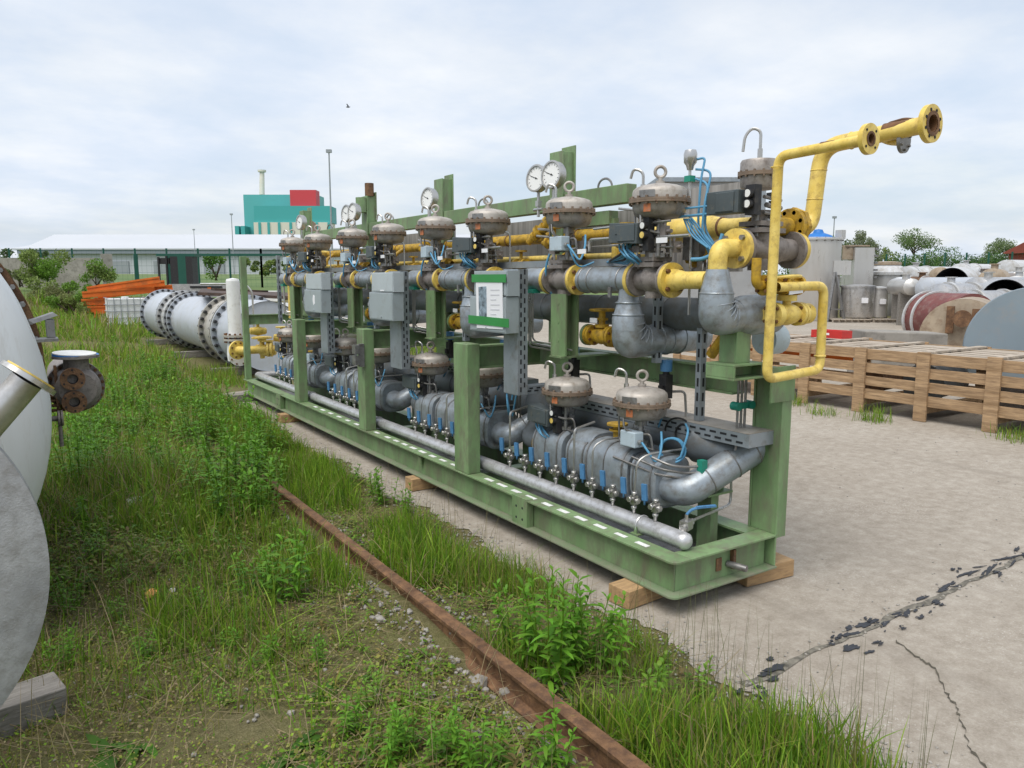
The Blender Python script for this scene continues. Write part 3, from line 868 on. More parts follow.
# near end actuator: smaller, drum shaped
o = Vector((3.30, 2.67, 2.235))
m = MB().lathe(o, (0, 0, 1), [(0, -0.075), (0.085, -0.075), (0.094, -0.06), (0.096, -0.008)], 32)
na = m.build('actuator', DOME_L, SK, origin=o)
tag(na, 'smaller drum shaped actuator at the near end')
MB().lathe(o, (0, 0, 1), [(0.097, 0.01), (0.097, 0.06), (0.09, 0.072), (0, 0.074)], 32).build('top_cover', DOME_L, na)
m = MB().disc(o + Vector((0, 0, -0.009)), (0, 0, 1), 0.108, 0.019, 32).bolts(o + Vector((0, 0, -0.018)), (0, 0, 1), 0.102, 14, 0.006, 0.036)
m.build('rim', RIM, na)
m = MB().tube([o + Vector((0, 0, 0.07)), o + Vector((0, 0, 0.22)), o + Vector((-0.02, 0.04, 0.24)), o + Vector((-0.045, 0.065, 0.20)), o + Vector((-0.05, 0.07, 0.12))], 0.008, 8, 0.05).cyl(o + Vector((0, 0, 0.07)), o + Vector((0, 0, 0.13)), 0.014, None, 6)
m.build('vent_hook', STEEL, na)
m = MB()
for dx, dy in ((0.05, 0.04), (-0.05, -0.04)): m.cyl(o + Vector((dx, dy, -0.07)), o + Vector((dx, dy, -0.32)), 0.011, None, 8)
m.cyl(o + Vector((0, 0, -0.07)), o + Vector((0, 0, -0.34)), 0.012, None, 10)
for j in range(5):
    z = -0.12 - 0.04 * j
    m.cyl(o + Vector((-0.04 + 0.02 * (j % 2), -0.07, z)), o + Vector((0.12, -0.05, z - 0.01)), 0.010 + 0.004 * (j % 2), None, 8)
    m.obox(o + Vector((0.03 + 0.02 * (j % 3), -0.06, z + 0.01)), (0.018, 0, 0), (0, 0.018, 0), (0, 0, 0.014))
m.build('yoke', STEEL_D, na)
m = MB().obox(o + Vector((-0.14, 0.08, -0.145)), (0.045, 0, 0), (0, 0.105, 0), (0, 0, 0.058)).obox(o + Vector((-0.188, 0.06, -0.145)), (0.004, 0, 0), (0, 0.06, 0), (0, 0, 0.05))
m.build('positioner', POSIT, na, bevel=0.005)
c2 = o + Vector((-0.11, -0.06, -0.14))
m = MB().obox(c2, (0.025, 0, 0), (0, 0.03, 0), (0, 0, 0.075))
for dz, mi in ((0.03, 1), (-0.022, 1)):
    m.cyl(c2 + Vector((-0.055, -0.005, dz)), c2 + Vector((-0.025, 0, dz)), 0.024, None, 16).cyl(c2 + Vector((-0.057, -0.005, dz)), c2 + Vector((-0.055, -0.005, dz)), 0.019, None, 16, mi)
m.build('gauge_block', [BLACK, WHITEDIAL], na)

# ---- upper lines: valve bodies, flanges and clad spools
UZ = 1.69


def body_y(y0, y1, z=UZ, x=UX, top=1.83):
    """cast control valve body lying along Y between two flange faces"""
    m = MB(); c = (y0 + y1) / 2; L = y1 - y0
    m.disc((x, y0, z), (0, 1, 0), 0.092, 0.02, 28).disc((x, y1 - 0.02, z), (0, 1, 0), 0.092, 0.02, 28)
    m.lathe((x, y0, z), (0, 1, 0), [(0.055, 0.02), (0.058, L * 0.25), (0.075, L * 0.42), (0.075, L * 0.58), (0.058, L * 0.75), (0.055, L - 0.02)], 24)
    m.lathe((x, c, z - 0.03), (0, 0, 1), [(0.06, 0), (0.062, 0.08), (0.055, 0.10), (0.055, top - z - 0.03)], 20)
    m.obox((x, c, z + 0.085), (0.075, 0, 0), (0, 0.075, 0), (0, 0, 0.012)).obox((x, c, z + 0.115), (0.07, 0, 0), (0, 0.07, 0), (0, 0, 0.012))
    m.cyl((x, c, z - 0.10), (x, c, z - 0.05), 0.045, None, 16)
    for dx in (-0.058, 0.058):
        for dy in (-0.058, 0.058): m.cyl((x + dx, c + dy, z + 0.065), (x + dx, c + dy, z + 0.145), 0.009, None, 6)
    m.cyl((x, c, top - 0.06), (x, c, top + 0.02), 0.05, None, 18)
    return m.build('valve_body', CAST, SK)


def yflange(x, y, z, r=0.095, t=0.026, d=1, n=4, axis=(0, 1, 0), matl=None, ph=0.0):
    a = Vector(axis)
    m = MB().disc((x, y, z), a, r, t, 32).bolts(Vector((x, y, z)) - a * 0.016, a, r * 0.72, n, 0.0125, t + 0.032, 1, 6, ph)
    return m.build('flange', [matl or YELLOW, RUSTH], SK)


proto = []
y = 2.97
# neck towards the near cone
m = MB().cyl((UX, 2.72, UZ), (UX, 2.90, UZ), 0.046, None, 20).lathe((UX, 2.88, UZ), (0, 1, 0), [(0.046, 0), (0.056, 0.045), (0.062, 0.09)], 20)
proto.append(m.build('neck', YELLOW, SK))
proto.append(yflange(UX, 2.965, UZ))
proto.append(body_y(2.993, 3.245))
proto.append(yflange(UX, 3.247, UZ))
m = MB().lathe((UX, 3.275, UZ), (0, 1, 0), [(0.062, 0), (0.078, 0.012), (0.078, 0.455), (0.062, 0.47)], 28)
for yy in (3.35, 3.62, 3.70): m.torus((UX, yy, UZ), (0, 1, 0), 0.0785, 0.005, 28, 6, 1)
m.obox((UX - 0.075, 3.40, UZ - 0.07), (0.006, 0, 0), (0, 0.012, 0), (0, 0, 0.03), 1)
proto.append(m.build('clad_pipe', [CLAD, STEEL_D], SK))
m = MB().cyl((UX, 3.74, UZ), (UX, 3.79, UZ), 0.05, None, 20)
proto.append(m.build('neck', YELLOW, SK))
proto.append(yflange(UX, 3.782, UZ))
proto.append(body_y(3.81, 4.065))
proto.append(yflange(UX, 4.067, UZ))
m = MB().lathe((UX, 4.095, UZ), (0, 1, 0), [(0.06, 0), (0.08, 0.04), (0.08, 0.24), (0.06, 0.27)], 28)
proto.append(m.build('clad_pipe', CLAD, SK))
# tee: cone dropping from the spool, elbow, leg to the back
m = MB().lathe((UX, 3.32, UZ - 0.05), (0, 0, -1), [(0.058, 0), (0.060, 0.06), (0.086, 0.15), (0.094, 0.17), (0.094, 0.24)], 28)
m.torus((UX, 3.32, UZ - 0.20), (0, 0, 1), 0.09, 0.004, 28, 6).torus((UX, 3.32, UZ - 0.13), (0, 0, 1), 0.073, 0.004, 28, 6)
proto.append(m.build('clad_cone', CLAD, SK))
m = MB().tube([(UX, 3.32, UZ - 0.285), (UX, 3.32, 1.325), (3.62, 3.32, 1.345)], 0.093, 24, 0.14, seg=9)
for t in (0.15, 0.32, 0.5):
    p = Vector((UX, 3.32, UZ - 0.30)).lerp(Vector((UX + 0.1, 3.32, 1.34)), t)
for i in range(5):
    t = PI / 2 * (i + 0.5) / 5
    c = Vector((UX + 0.13, 3.32, 1.455)) + Vector((-math.cos(t) * 0.125, 0, -math.sin(t) * 0.12))
    m.torus(c, (math.sin(t), 0, -math.cos(t)), 0.0935, 0.0035, 24, 6)
for x in (3.22, 3.30, 3.40): m.torus((x, 3.32, 1.335), (1, 0, 0), 0.0935, 0.004, 24, 6)
proto.append(m.build('clad_elbow', CLAD, SK))
# pedestal under the second valve
m = MB().box(2.955, 2.967, 3.86, 4.02, 1.20, 1.60).box(2.968, 3.05, 3.935, 3.945, 1.20, 1.60).box(3.051, 3.063, 3.86, 4.02, 1.20, 1.60)
for z in (1.30, 1.42, 1.54): m.cyl((2.953, 3.94, z), (2.957, 3.94, z), 0.012, None, 10)
proto.append(m.build('pedestal', GREEN, SK))
m = MB().box(2.93, 3.35, 3.87, 4.0, 1.188, 1.20)
proto.append(m.build('bracket_plate', GREEN, SK))
# yellow gate valve with handwheel behind the cone
gx, gy, gzv = 3.14, 3.72, 1.335
m = MB().lathe((gx, gy - 0.09, gzv), (0, 1, 0), [(0.035, 0), (0.045, 0.05), (0.055, 0.09), (0.045, 0.13), (0.035, 0.18)], 20)
for q in (-0.115, -0.09, 0.075, 0.10): m.disc((gx, gy + q, gzv), (0, 1, 0), 0.066, 0.02, 24)
m.bolts((gx, gy - 0.125, gzv), (0, 1, 0), 0.05, 6, 0.009, 0.05, 1).bolts((gx, gy + 0.065, gzv), (0, 1, 0), 0.05, 6, 0.009, 0.065, 1)
m.cyl((gx, gy, gzv), (gx, gy, gzv + 0.17), 0.022, None, 14).disc((gx, gy, gzv + 0.055), (0, 0, 1), 0.045, 0.02).box(gx - 0.02, gx + 0.02, gy - 0.035, gy + 0.035, gzv + 0.10, gzv + 0.115)
m.cyl((gx, gy - 0.11, gzv), (gx, gy - 0.30, gzv), 0.025, None, 14)
gv = m.build('gate_valve', [YELLOW_D, RUSTH], SK)
m = MB().torus((gx, gy, gzv + 0.165), (0, 0, 1), 0.075, 0.009, 26, 8)
for t in (0, 2.1, 4.2): m.cyl((gx, gy, gzv + 0.165), (gx + 0.075 * math.cos(t), gy + 0.075 * math.sin(t), gzv + 0.165), 0.007, None, 6)
m.build('handwheel', YELLOW_D, gv)
MB().box(gx - 0.06, gx - 0.055, gy - 0.02, gy + 0.05, gzv + 0.085, gzv + 0.115).build('tag_plate', PAPER, gv)
MB().disc((gx, gy + 0.122, gzv), (0, 1, 0), 0.07, 0.022).build('green_flange', GREEN, gv)
proto.append(gv)
# blue capped solenoid on the mid beam
bx, by = 3.27, 3.27
m = MB().box(bx - 0.028, bx + 0.028, by - 0.03, by + 0.03, 0.98, 1.125).cyl((bx, by, 1.125), (bx, by, 1.16), 0.02, None, 12)
m.box(bx - 0.05, bx - 0.03, by - 0.015, by + 0.015, 1.02, 1.06)
sv = m.build('solenoid_valve', BLACK, SK)
MB().cyl((bx, by, 1.145), (bx, by, 1.215), 0.036, None, 14).build('cap', BLUE, sv)
MB().tube([(bx, by, 0.99), (bx - 0.03, by - 0.02, 0.9), (bx - 0.1, by - 0.05, 0.82)], 0.006, 7, 0.04).build('cable', CABLE, sv)
MB().tube([(bx + 0.03, by - 0.02, 1.02), (bx + 0.06, by - 0.10, 1.03), (bx + 0.06, by - 0.12, 0.86)], 0.008, 7, 0.03).build('tubing', STEEL, sv)
proto.append(sv)
proto.append(cp(sv, (0.0, 0.90, 0.01)))
# tubes hanging from the line
m = MB()
for q in (0, 0.022, 0.044):
    m.tube([(2.95, 4.22 + q, 1.60), (2.95, 4.22 + q, 1.28 - q), (3.10, 4.10 + q, 1.25 - q)], 0.0065, 7, 0.03)
m.tube([(2.95, 4.17, 1.26), (3.0, 3.85, 1.24)], 0.0065, 7)
m.tube([(2.93, 3.36, 1.93), (2.93, 3.60, 1.93), (2.93, 3.60, 1.86)], 0.009, 7, 0.03)
m.tube([(2.92, 2.92, 2.0), (2.92, 3.55, 1.99)], 0.007, 7)
m.tube([(2.94, 2.80, 1.92), (2.94, 3.05, 1.92), (2.98, 3.06, 1.80)], 0.009, 7, 0.03)
m.tube([(3.08, 3.45, 1.90), (3.08, 4.0, 1.89), (3.08, 4.02, 1.78)], 0.007, 7, 0.03)
proto.append(m.build('tubing', STEEL, SK))
m = MB().obox((2.95, 4.225, 1.615), (0.03, 0, 0), (0, 0.05, 0), (0, 0, 0.014))
proto.append(m.build('tube_clamp', TEAL_C, SK))
# manifold block clusters under the actuators
m = MB()
for (x, y, z, a, b, c) in ((3.05, 3.02, 1.87, .03, .03, .03), (2.96, 3.00, 1.95, .018, .02, .03), (3.08, 3.15, 1.93, .03, .02, .04), (2.95, 3.98, 1.88, .02, .03, .025), (3.06, 3.82, 1.90, .03, .025, .035), (3.1, 4.02, 1.97, .02, .02, .03), (2.93, 3.18, 1.86, .012, .03, .018)):
    m = MB().obox((x, y, z), (a, 0, 0), (0, b, 0), (0, 0, c)).cyl((x, y - b - 0.03, z), (x, y + b + 0.03, z), 0.011, None, 8).cyl((x, y, z - c), (x, y, z + c + 0.03), 0.009, None, 8)
    proto.append(m.build('fitting', CAST, SK))
m = MB()
for (x, y, z) in ((2.9, 2.97, 1.90), (2.88, 3.62, 1.86)):
    proto.append(MB().box(x - 0.002, x + 0.002, y - 0.05, y + 0.03, z - 0.014, z + 0.014).build('tag_plate', PAPER, SK))
# blue and dark cables under the positioner
m = MB()
for i in range(6):
    s = i * 0.012
    m.tube([(2.93 + s, 3.25, 1.90), (2.92 + s, 3.30, 1.84 - s), (3.0 + s, 3.50 + s, 1.80), (3.12, 3.60 + s, 1.80), (3.15, 3.9, 1.80)], 0.0065, 7, 0.05, 1 if i % 3 == 0 else 0)
m.tube([(2.95, 3.83, 1.92), (2.92, 3.76, 1.84), (2.97, 3.75, 1.76), (3.05, 3.70, 1.80)], 0.006, 7, 0.05)
m.tube([(2.95, 4.0, 1.9), (2.93, 4.04, 1.80), (2.93, 4.06, 1.66), (2.98, 4.05, 1.6)], 0.008, 7, 0.05)
proto.append(m.build('cables', [CABLE, BLACK], SK))
# crowded small valves, branches and tubes behind the upper line
for (x, y, z) in ((3.20, 2.93, 1.80), (3.18, 3.55, 1.93), (3.20, 4.12, 1.83), (3.22, 4.35, 1.95)):
    a_ = Vector((0, 1, 0))
    m = MB().lathe((x, y, z), a_, [(.018, -.13), (.018, -.07), (.045, -.07), (.045, -.05), (.026, -.045), (.036, 0), (.026, .045), (.045, .05), (.045, .07), (.018, .07), (.018, .13)], 18)
    m.cyl((x, y, z), (x, y, z + .10), .013, None, 10).disc((x, y, z + .095), (0, 0, 1), .045, .012, 18)
    proto.append(m.build('small_valve', YELLOW_D, SK))
m = MB().tube([(3.27, 3.50, 1.845), (3.27, 3.50, 1.93), (3.36, 3.50, 1.99)], .018, 10, .04)
proto.append(m.build('branch_pipe', YELLOW_D, SK))
m = MB().tube([(3.24, 3.72, 1.62), (3.24, 3.72, 2.02), (3.38, 3.78, 2.02)], .024, 12, .05)
proto.append(m.build('branch_pipe', YELLOW, SK))
for (x, y, z0, z1) in ((3.12, 2.96, 1.5, 2.04), (3.15, 3.42, 1.55, 2.10), (3.10, 4.18, 1.5, 2.02), (3.16, 4.28, 1.3, 1.98)):
    proto.append(MB().tube([(x, y, z0), (x, y, z1), (x - .10, y + .06, z1 + .01)], .0075, 7, .04).build('impulse_tube', STEEL, SK))
proto.append(MB().tube([(3.13, 3.48, 1.80), (3.16, 3.8, 1.805), (3.13, 4.3, 1.80), (3.16, 4.9, 1.805)], .011, 8, .1).build('cable', BLACK, SK))
proto.append(MB().obox((3.14, 3.30, 1.90), (.03, 0, 0), (0, .05, 0), (0, 0, .06)).build('fitting', STEEL_D, SK))
for k in range(1, 4):
    for p in proto: cp(p, (0, (UPY[k][0] + UPY[k][1] - UPY[0][0] - UPY[0][1]) / 2, 0))

# long yellow and grey lines at the back of the upper level
m = MB().cyl((3.40, 3.55, 2.0), (3.40, 9.9, 2.0), 0.042, None, 18)
for y in (4.3, 5.2, 6.2, 7.3, 8.4): m.torus((3.40, y, 2.0), (0, 1, 0), 0.043, 0.006, 18, 6, 1)
m.build('yellow_line', [YELLOW_D, RUSTH], SK)
m = MB().lathe((3.40, 2.78, 1.985), (0, 1, 0), [(0.045, 0), (0.048, 0.16), (0.052, 0.2), (0.072, 0.28), (0.072, 0.62), (0.05, 0.72), (0.042, 0.80)], 24)
m.torus((3.40, 2.99, 1.985), (0, 1, 0), 0.05, 0.01, 22, 6, 1).torus((3.40, 3.38, 1.985), (0, 1, 0), 0.073, 0.006, 22, 6, 1)
m.build('yellow_reducer', [YELLOW, RUST], SK)
MB().cyl((3.27, 3.4, 1.845), (3.27, 10.2, 1.845), 0.020, None, 12).build('yellow_line', YELLOW, SK)
m = MB().box(3.10, 3.24, 3.45, 10.2, 1.775, 1.79).box(3.10, 3.105, 3.45, 10.2, 1.79, 1.82)
m.build('cable_tray', GALV, SK)
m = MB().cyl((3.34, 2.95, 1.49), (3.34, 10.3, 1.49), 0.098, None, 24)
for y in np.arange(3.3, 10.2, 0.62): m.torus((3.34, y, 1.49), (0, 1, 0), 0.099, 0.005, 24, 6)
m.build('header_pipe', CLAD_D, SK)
# yellow valves tilted on the upper back line
def tilt_valve(y):
    c = Vector((3.30, y, 2.06)); a = Vector((0.25, -0.75, 0.6)).normalized()
    m = MB()
    for q in (-0.10, -0.05, 0.0, 0.06, 0.10): m.disc(c + a * q, a, 0.055 if q in (-0.05, 0.06) else 0.04, 0.025, 18)
    m.cyl(c - a * 0.16, c + a * 0.16, 0.026, None, 14)
    v = m.build('angle_valve', YELLOW_D, SK)
    return v
v0 = tilt_valve(4.60)
cp(v0, (0, 1.79, 0)); cp(v0, (0, 3.6, 0)); cp(v0, (0, 5.4, 0))
# corner rust-grey big pipe ends behind the near bay

# ---- near end: X-directed valve, yellow elbow, grey cone and elbow
vx, vy, vz = 3.12, 2.66, 1.852
m = MB().tube([(vx + 0.0, vy, vz), (UX, vy, vz), (UX, vy, 1.73)], 0.048, 20, 0.10, seg=9)
m.build('yellow_elbow', YELLOW, SK)
m = MB().disc((vx, vy, vz), (1, 0, 0), 0.102, 0.028, 36).bolts((vx - 0.018, vy, vz), (1, 0, 0), 0.076, 4, 0.0145, 0.06, 1)
m.disc((vx + 0.029, vy, vz), (1, 0, 0), 0.102, 0.022, 36, 2)
m.build('flange', [YELLOW, STEEL_D, CAST], SK)
m = MB().lathe((vx + 0.05, vy, vz), (1, 0, 0), [(0.06, 0), (0.062, 0.09), (0.085, 0.16), (0.085, 0.24), (0.062, 0.32), (0.06, 0.40)], 24)
m.lathe((3.32, vy, vz), (0, 0, 1), [(0.075, -0.02), (0.075, 0.08), (0.06, 0.085), (0.05, 0.14), (0.05, 0.2)], 22)
m.obox((3.32, vy, vz + 0.095), (0.10, 0, 0), (0, 0.08, 0), (0, 0, 0.012)).obox((3.32, vy, vz + 0.13), (0.09, 0, 0), (0, 0.07, 0), (0, 0, 0.012))
m.cyl((3.32, vy, vz - 0.11), (3.32, vy, vz), 0.06, None, 18)
m.build('valve_body', CAST, SK)
m = MB().disc((3.565, vy, vz), (1, 0, 0), 0.1, 0.022, 32, 1).disc((3.588, vy, vz), (1, 0, 0), 0.1, 0.026, 32)
m.build('flange', [YELLOW, CAST], SK)
m = MB().lathe((UX, vy, 1.745), (0, 0, -1), [(0.056, 0), (0.060, 0.02), (0.080, 0.10), (0.086, 0.125), (0.087, 0.185)], 28)
m.torus((UX, vy, 1.625), (0, 0, 1), 0.085, 0.004, 28, 6)
m.build('clad_cone', CLAD, SK)
m = MB().tube([(UX, vy, 1.565), (UX, vy, 1.495), (3.17, vy, 1.505)], 0.088, 24, 0.10, seg=9)
m.lathe((3.13, vy, 1.505), (1, 0, 0.02), [(0.088, 0), (0.105, 0.07), (0.107, 0.12), (0.107, 0.30)], 28)
for i in range(5):
    t = PI / 2 * (i + 0.5) / 5
    c = Vector((UX + 0.09, vy, 1.59)) + Vector((-math.cos(t) * 0.085, 0, -math.sin(t) * 0.09))
    m.torus(c, (math.sin(t), 0, -math.cos(t)), 0.0885, 0.0035, 24, 6)
m.build('clad_elbow', CLAD, SK)
m = MB().box(3.115, 3.225, 2.615, 2.625, 1.262, 1.43).box(3.115, 3.127, 2.6255, 2.73, 1.262, 1.43).box(3.05, 3.30, 2.57, 2.76, 1.25, 1.2615).box(3.05, 3.062, 2.57, 2.76, 1.19, 1.2495).box(3.062, 3.30, 2.66, 2.67, 1.19, 1.2495).box(3.05, 3.35, 2.57, 2.76, 1.178, 1.1895)
m.box(3.30, 3.36, 2.60, 2.75, 1.18, 1.25)
m.build('pedestal', GREEN, SK, bevel=0.002)
m = MB().cyl(at(711, 355, Y=2.95), at(728, 331, Y=2.82), 0.030, None, 16)
m.build('yellow_strut', YELLOW_D, SK)
m = MB().cyl((3.50, 2.75, 1.36), (3.62, 2.75, 1.36), 0.085, None, 22)
m.build('clad_pipe', JBOX, SK)
# small yellow line with flanges below the X valve
m = MB().tube([(3.10, 2.50, 1.80), (3.10, 2.50, 1.665), (3.47, 2.50, 1.665)], 0.024, 14, 0.04)
for x in (3.155, 3.185, 3.30, 3.325, 3.42): m.disc((x, 2.50, 1.665), (1, 0, 0), 0.052, 0.018, 22)
m.bolts((3.14, 2.50, 1.665), (1, 0, 0), 0.039, 4, 0.009, 0.07, 1).bolts((3.285, 2.5, 1.665), (1, 0, 0), 0.039, 4, 0.009, 0.07, 1)
m.build('small_line', [YELLOW_D, RUSTH], SK)

# ---- yellow risers
rx, ry = 3.155, 2.45
m = MB().tube([(3.20, ry + 0.0, 1.655), (3.40, ry, 1.66), (3.585, ry, 1.66), (3.59, ry, 1.215), (rx, ry, 1.195), (rx + .012, ry, 2.287), (rx + .012, 2.0, 2.30)], 0.0245, 16, 0.055, seg=7, caps=False)
m.torus((3.585, ry, 1.29), (0, 0, 1), 0.0265, 0.005, 16, 6).torus((rx, ry, 2.235), (0, 0, 1), 0.0265, 0.003, 16, 6)
m.build('vent_riser', YELLOW, SK)


def open_flange(p, axis, r, rb, t=0.022, n=4):
    p = Vector(p); a = Vector(axis).normalized()
    m = MB().lathe(p, a, [(rb, 0), (r, 0), (r, t), (rb, t), (rb, 0.002)], 36)
    m.lathe(p + a * t, a, [(rb, 0), (rb * 1.45, 0), (rb * 1.45, 0.003), (rb, 0.003)], 28, 1)
    m.lathe(p, a, [(rb, t + .0005), (rb * 0.94, t), (rb * 0.94, -0.22), (0, -0.22)], 28, 2)
    m.bolts(p + a * (t - 0.001), a, r * 0.74, n, r * 0.085, 0.0035, 3, 12)
    return m.build('open_flange', [YELLOW, RUST, RUSTH, DARKHOLE], SK)


open_flange((rx + .012, 1.998, 2.30), (0, -1, 0), 0.066, 0.022)
# loop valve with handwheel between riser legs
m = MB().lathe((3.24, 2.50, 1.515), (1, 0, 0), [(0.03, 0), (0.05, 0.06), (0.058, 0.11), (0.05, 0.16), (0.03, 0.22)], 22)
for x in (3.235, 3.255, 3.43, 3.455): m.disc((x, 2.50, 1.515), (1, 0, 0), 0.062, 0.02, 26)
m.bolts((3.22, 2.50, 1.515), (1, 0, 0), 0.046, 4, 0.010, 0.07, 1).bolts((3.42, 2.50, 1.515), (1, 0, 0), 0.046, 4, 0.010, 0.075, 1)
m.cyl((3.35, 2.50, 1.515), (3.35, 2.50, 1.70), 0.022, None, 14).disc((3.35, 2.50, 1.585), (0, 0, 1), 0.05, 0.03, 22).box(3.32, 3.38, 2.48, 2.52, 1.63, 1.65)
lv = m.build('loop_valve', [YELLOW, RUSTH], SK)
m = MB().torus((3.35, 2.52, 1.70), (0, 0.15, 1), 0.078, 0.009, 26, 8)
for t in (0, 2.1, 4.2): m.cyl((3.35, 2.52, 1.70), (3.35 + 0.075 * math.cos(t), 2.52 + 0.075 * math.sin(t), 1.70), 0.007, None, 6)
m.build('handwheel', YELLOW, lv)
MB().obox((3.34, 2.44, 1.635), (0.055, 0, 0.004), (0, 0.002, 0), (0, 0, 0.013)).build('tag_plate', PAPER, lv)
m = MB().disc((3.475, 2.505, 1.515), (1, 0, 0), 0.055, 0.06, 24)
m.build('end_flange', YELLOW, SK)
# second, thicker riser behind
rx2, ry2 = 3.86, 2.70
m = MB().tube([(3.62, ry2, 1.975), (rx2 - 0.06, ry2, 1.98), (rx2, ry2, 2.43), (rx2 - 0.005, 2.112, 2.456)], 0.043, 22, 0.12, seg=9, caps=False)
for q in (2.14, 2.30): m.torus((rx2 - 0.06 + .06 * (q - 1.98) / .45, ry2, q), (0, 0, 1), 0.0435, 0.003, 22, 6)
m.torus((rx2, 2.52, 2.438), (0, 1, 0), 0.0435, 0.004, 22, 6)
m.build('vent_riser', YELLOW, SK)
open_flange((rx2 - 0.005, 2.11, 2.456), (0, -1, 0), 0.092, 0.042, 0.026, 8)
m = MB().disc((3.632, ry2, 1.98), (1, 0, 0), 0.108, 0.03, 8).bolts((3.60, ry2, 1.98), (1, 0, 0), 0.08, 8, 0.013, 0.08, 1)
m.disc((3.60, ry2, 1.98), (1, 0, 0), 0.1, 0.03, 26)
m.cyl((3.50, ry2 + .02, 1.98), (3.60, ry2, 1.98), 0.05, None, 20)
m.build('flange', [YELLOW_D, RUSTH], SK)
# blind branch on the arm
m = MB().tube([(rx2, 2.36, 2.44), (rx2 + 0.09, 2.36, 2.425), (at(902, 141, Y=2.26))], 0.026, 16, 0.04)
m.build('branch_stub', YELLOW, SK)
bf = at(902, 141, Y=2.26)
m = MB().disc(bf, (0.1, -0.99, -0.05), 0.062, 0.018, 30).bolts(bf + Vector((0.0, -.016, 0)), (0.1, -0.99, -0.05), 0.047, 6, 0.007, 0.012)
m.build('blind_flange', STEEL_D, SK)
m = MB().tube([(3.92, 2.36, 2.44), (3.92, 2.36, 2.505), (3.92, 2.27, 2.515), (3.93, 2.20, 2.50)], 0.008, 8, 0.02)
m.build('lever', RUST, SK)

# ---- pressure gauges
def make_gauge(y, z):
    c = Vector((3.11, y, z)); a = Vector((-0.985, -0.14, 0.09)).normalized()
    r = 0.092
    m = MB().lathe(c, a, [(0, -0.045), (r * 0.9, -0.045), (r, -0.03), (r, 0.012), (r * 1.03, 0.014), (r * 1.03, 0.022), (r * 0.9, 0.024), (r * 0.88, 0.014)], 34)
    m.cyl(c + Vector((0.01, 0.0, -r)), c + Vector((0.01, 0, -0.26)), 0.011, None, 8).obox(c + Vector((0.01, 0, -0.17)), (0.016, 0, 0), (0, 0.016, 0), (0, 0, 0.02))
    m.cyl(c + Vector((0.01, -0.05, -0.21)), c + Vector((0.01, 0.05, -0.21)), 0.012, None, 8)
    g = m.build('pressure_gauge', STEEL, SK, origin=c)
    _, u, w = frame(a)
    d = MB().disc(c + a * 0.012, a, r * 0.88, 0.002, 34).build('dial', WHITEDIAL, g)
    m = MB()
    for i in range(13):
        t = R(-135 + 270 * i / 12) + PI / 2
        e = u * math.cos(t) + w * math.sin(t)
        m.obox(c + a * 0.0146 + e * r * 0.74, e * r * 0.07, e.cross(a) * 0.0016, a * 0.0004)
    t = R(160); e = u * math.cos(t) + w * math.sin(t)
    m.obox(c + a * 0.016 + e * r * 0.22, e * r * 0.42, e.cross(a) * 0.0022, a * 0.0004)
    m.cyl(c + a * 0.0145, c + a * 0.018, 0.006, None, 10)
    m.build('scale_marks', BLACK, g)
    return g


g0 = make_gauge(4.40, 2.385)
cp(g0, (0, -0.18, 0.005)); cp(g0, (0, 1.64, 0.005)); cp(g0, (0, 3.38, 0.015)); cp(g0, (0, 3.57, 0.01)); cp(g0, (0, 5.15, 0.01))
c = at(310, 228, Y=10.2)
m = MB().lathe(c, (-0.6, -0.8, 0), [(0, -0.02), (0.09, -0.02), (0.1, 0.0), (0.1, 0.03), (0, 0.032)], 24)
tag(m.build('gauge_back', RIM, SK), 'rust brown back of a gauge turned away')

# ---- chrome filter cup with blue tubes
c = Vector((3.10, 2.965, 2.33))
m = MB().lathe(c, (0, 0, 1), [(0.0, -0.055), (0.016, -0.053), (0.022, -0.03), (0.034, -0.015), (0.036, 0.03), (0.030, 0.05), (0.0, 0.055)], 24).cyl(c + Vector((0, 0, -0.20)), c + Vector((0, 0, -0.05)), 0.008, None, 8)
fc = m.build('filter_cup', INOX_B, SK)
MB().obox(c + Vector((0, 0, -0.10)), (0.02, 0, 0), (0, 0.022, 0), (0, 0, 0.016)).build('green_union', TEAL_C, fc)
m = MB()
for i, (dx, dy) in enumerate(((0.05, -0.06), (0.07, -0.09), (0.04, -0.10))):
    e = c + Vector((dx, dy, 0.01 - 0.07 * i))
    m.tube([c + Vector((0.02, -0.02, -0.05 * i)), e, e + Vector((-0.03, 0.0, -0.12)), e + Vector((-0.03, 0.01, -0.36 + 0.05 * i)), e + Vector((0.02, -0.04 - 0.05 * i, -0.52 + 0.05 * i))], 0.0065, 8, 0.05)
for i in range(5):
    s = i * 0.014
    m.tube([(3.08, 2.98 - s, 2.02), (3.07 + s, 2.92 - s, 1.93), (3.10 + s, 2.82 - s, 1.86 - s)], 0.005, 8, 0.05)
m.tube([(3.12, 2.74, 1.93), (3.10, 2.76, 1.83), (3.08, 2.84, 1.80), (3.05, 2.89, 1.80)], 0.011, 10, 0.06)
m.tube([(3.05, 2.99, 2.07), (3.2, 2.70, 2.09)], 0.006, 7).tube([(3.05, 2.99, 2.03), (3.2, 2.70, 2.05)], 0.006, 7)
m.build('blue_tubes', CABLE, SK)
m = MB().box(3.14, 3.22, 2.92, 3.04, 1.80, 1.93).cyl((3.17, 2.86, 1.74), (3.17, 2.98, 1.74), .02, None, 10).box(3.15, 3.19, 2.90, 2.94, 1.72, 1.81)
m.build('fitting', STEEL_D, SK)
m = MB()
for i in range(5): m.cyl((3.09 + 0.02 * i, 2.84 - 0.008 * i, 1.69), (3.09 + 0.02 * i, 2.84 - 0.008 * i, 1.80), 0.006, None, 6)
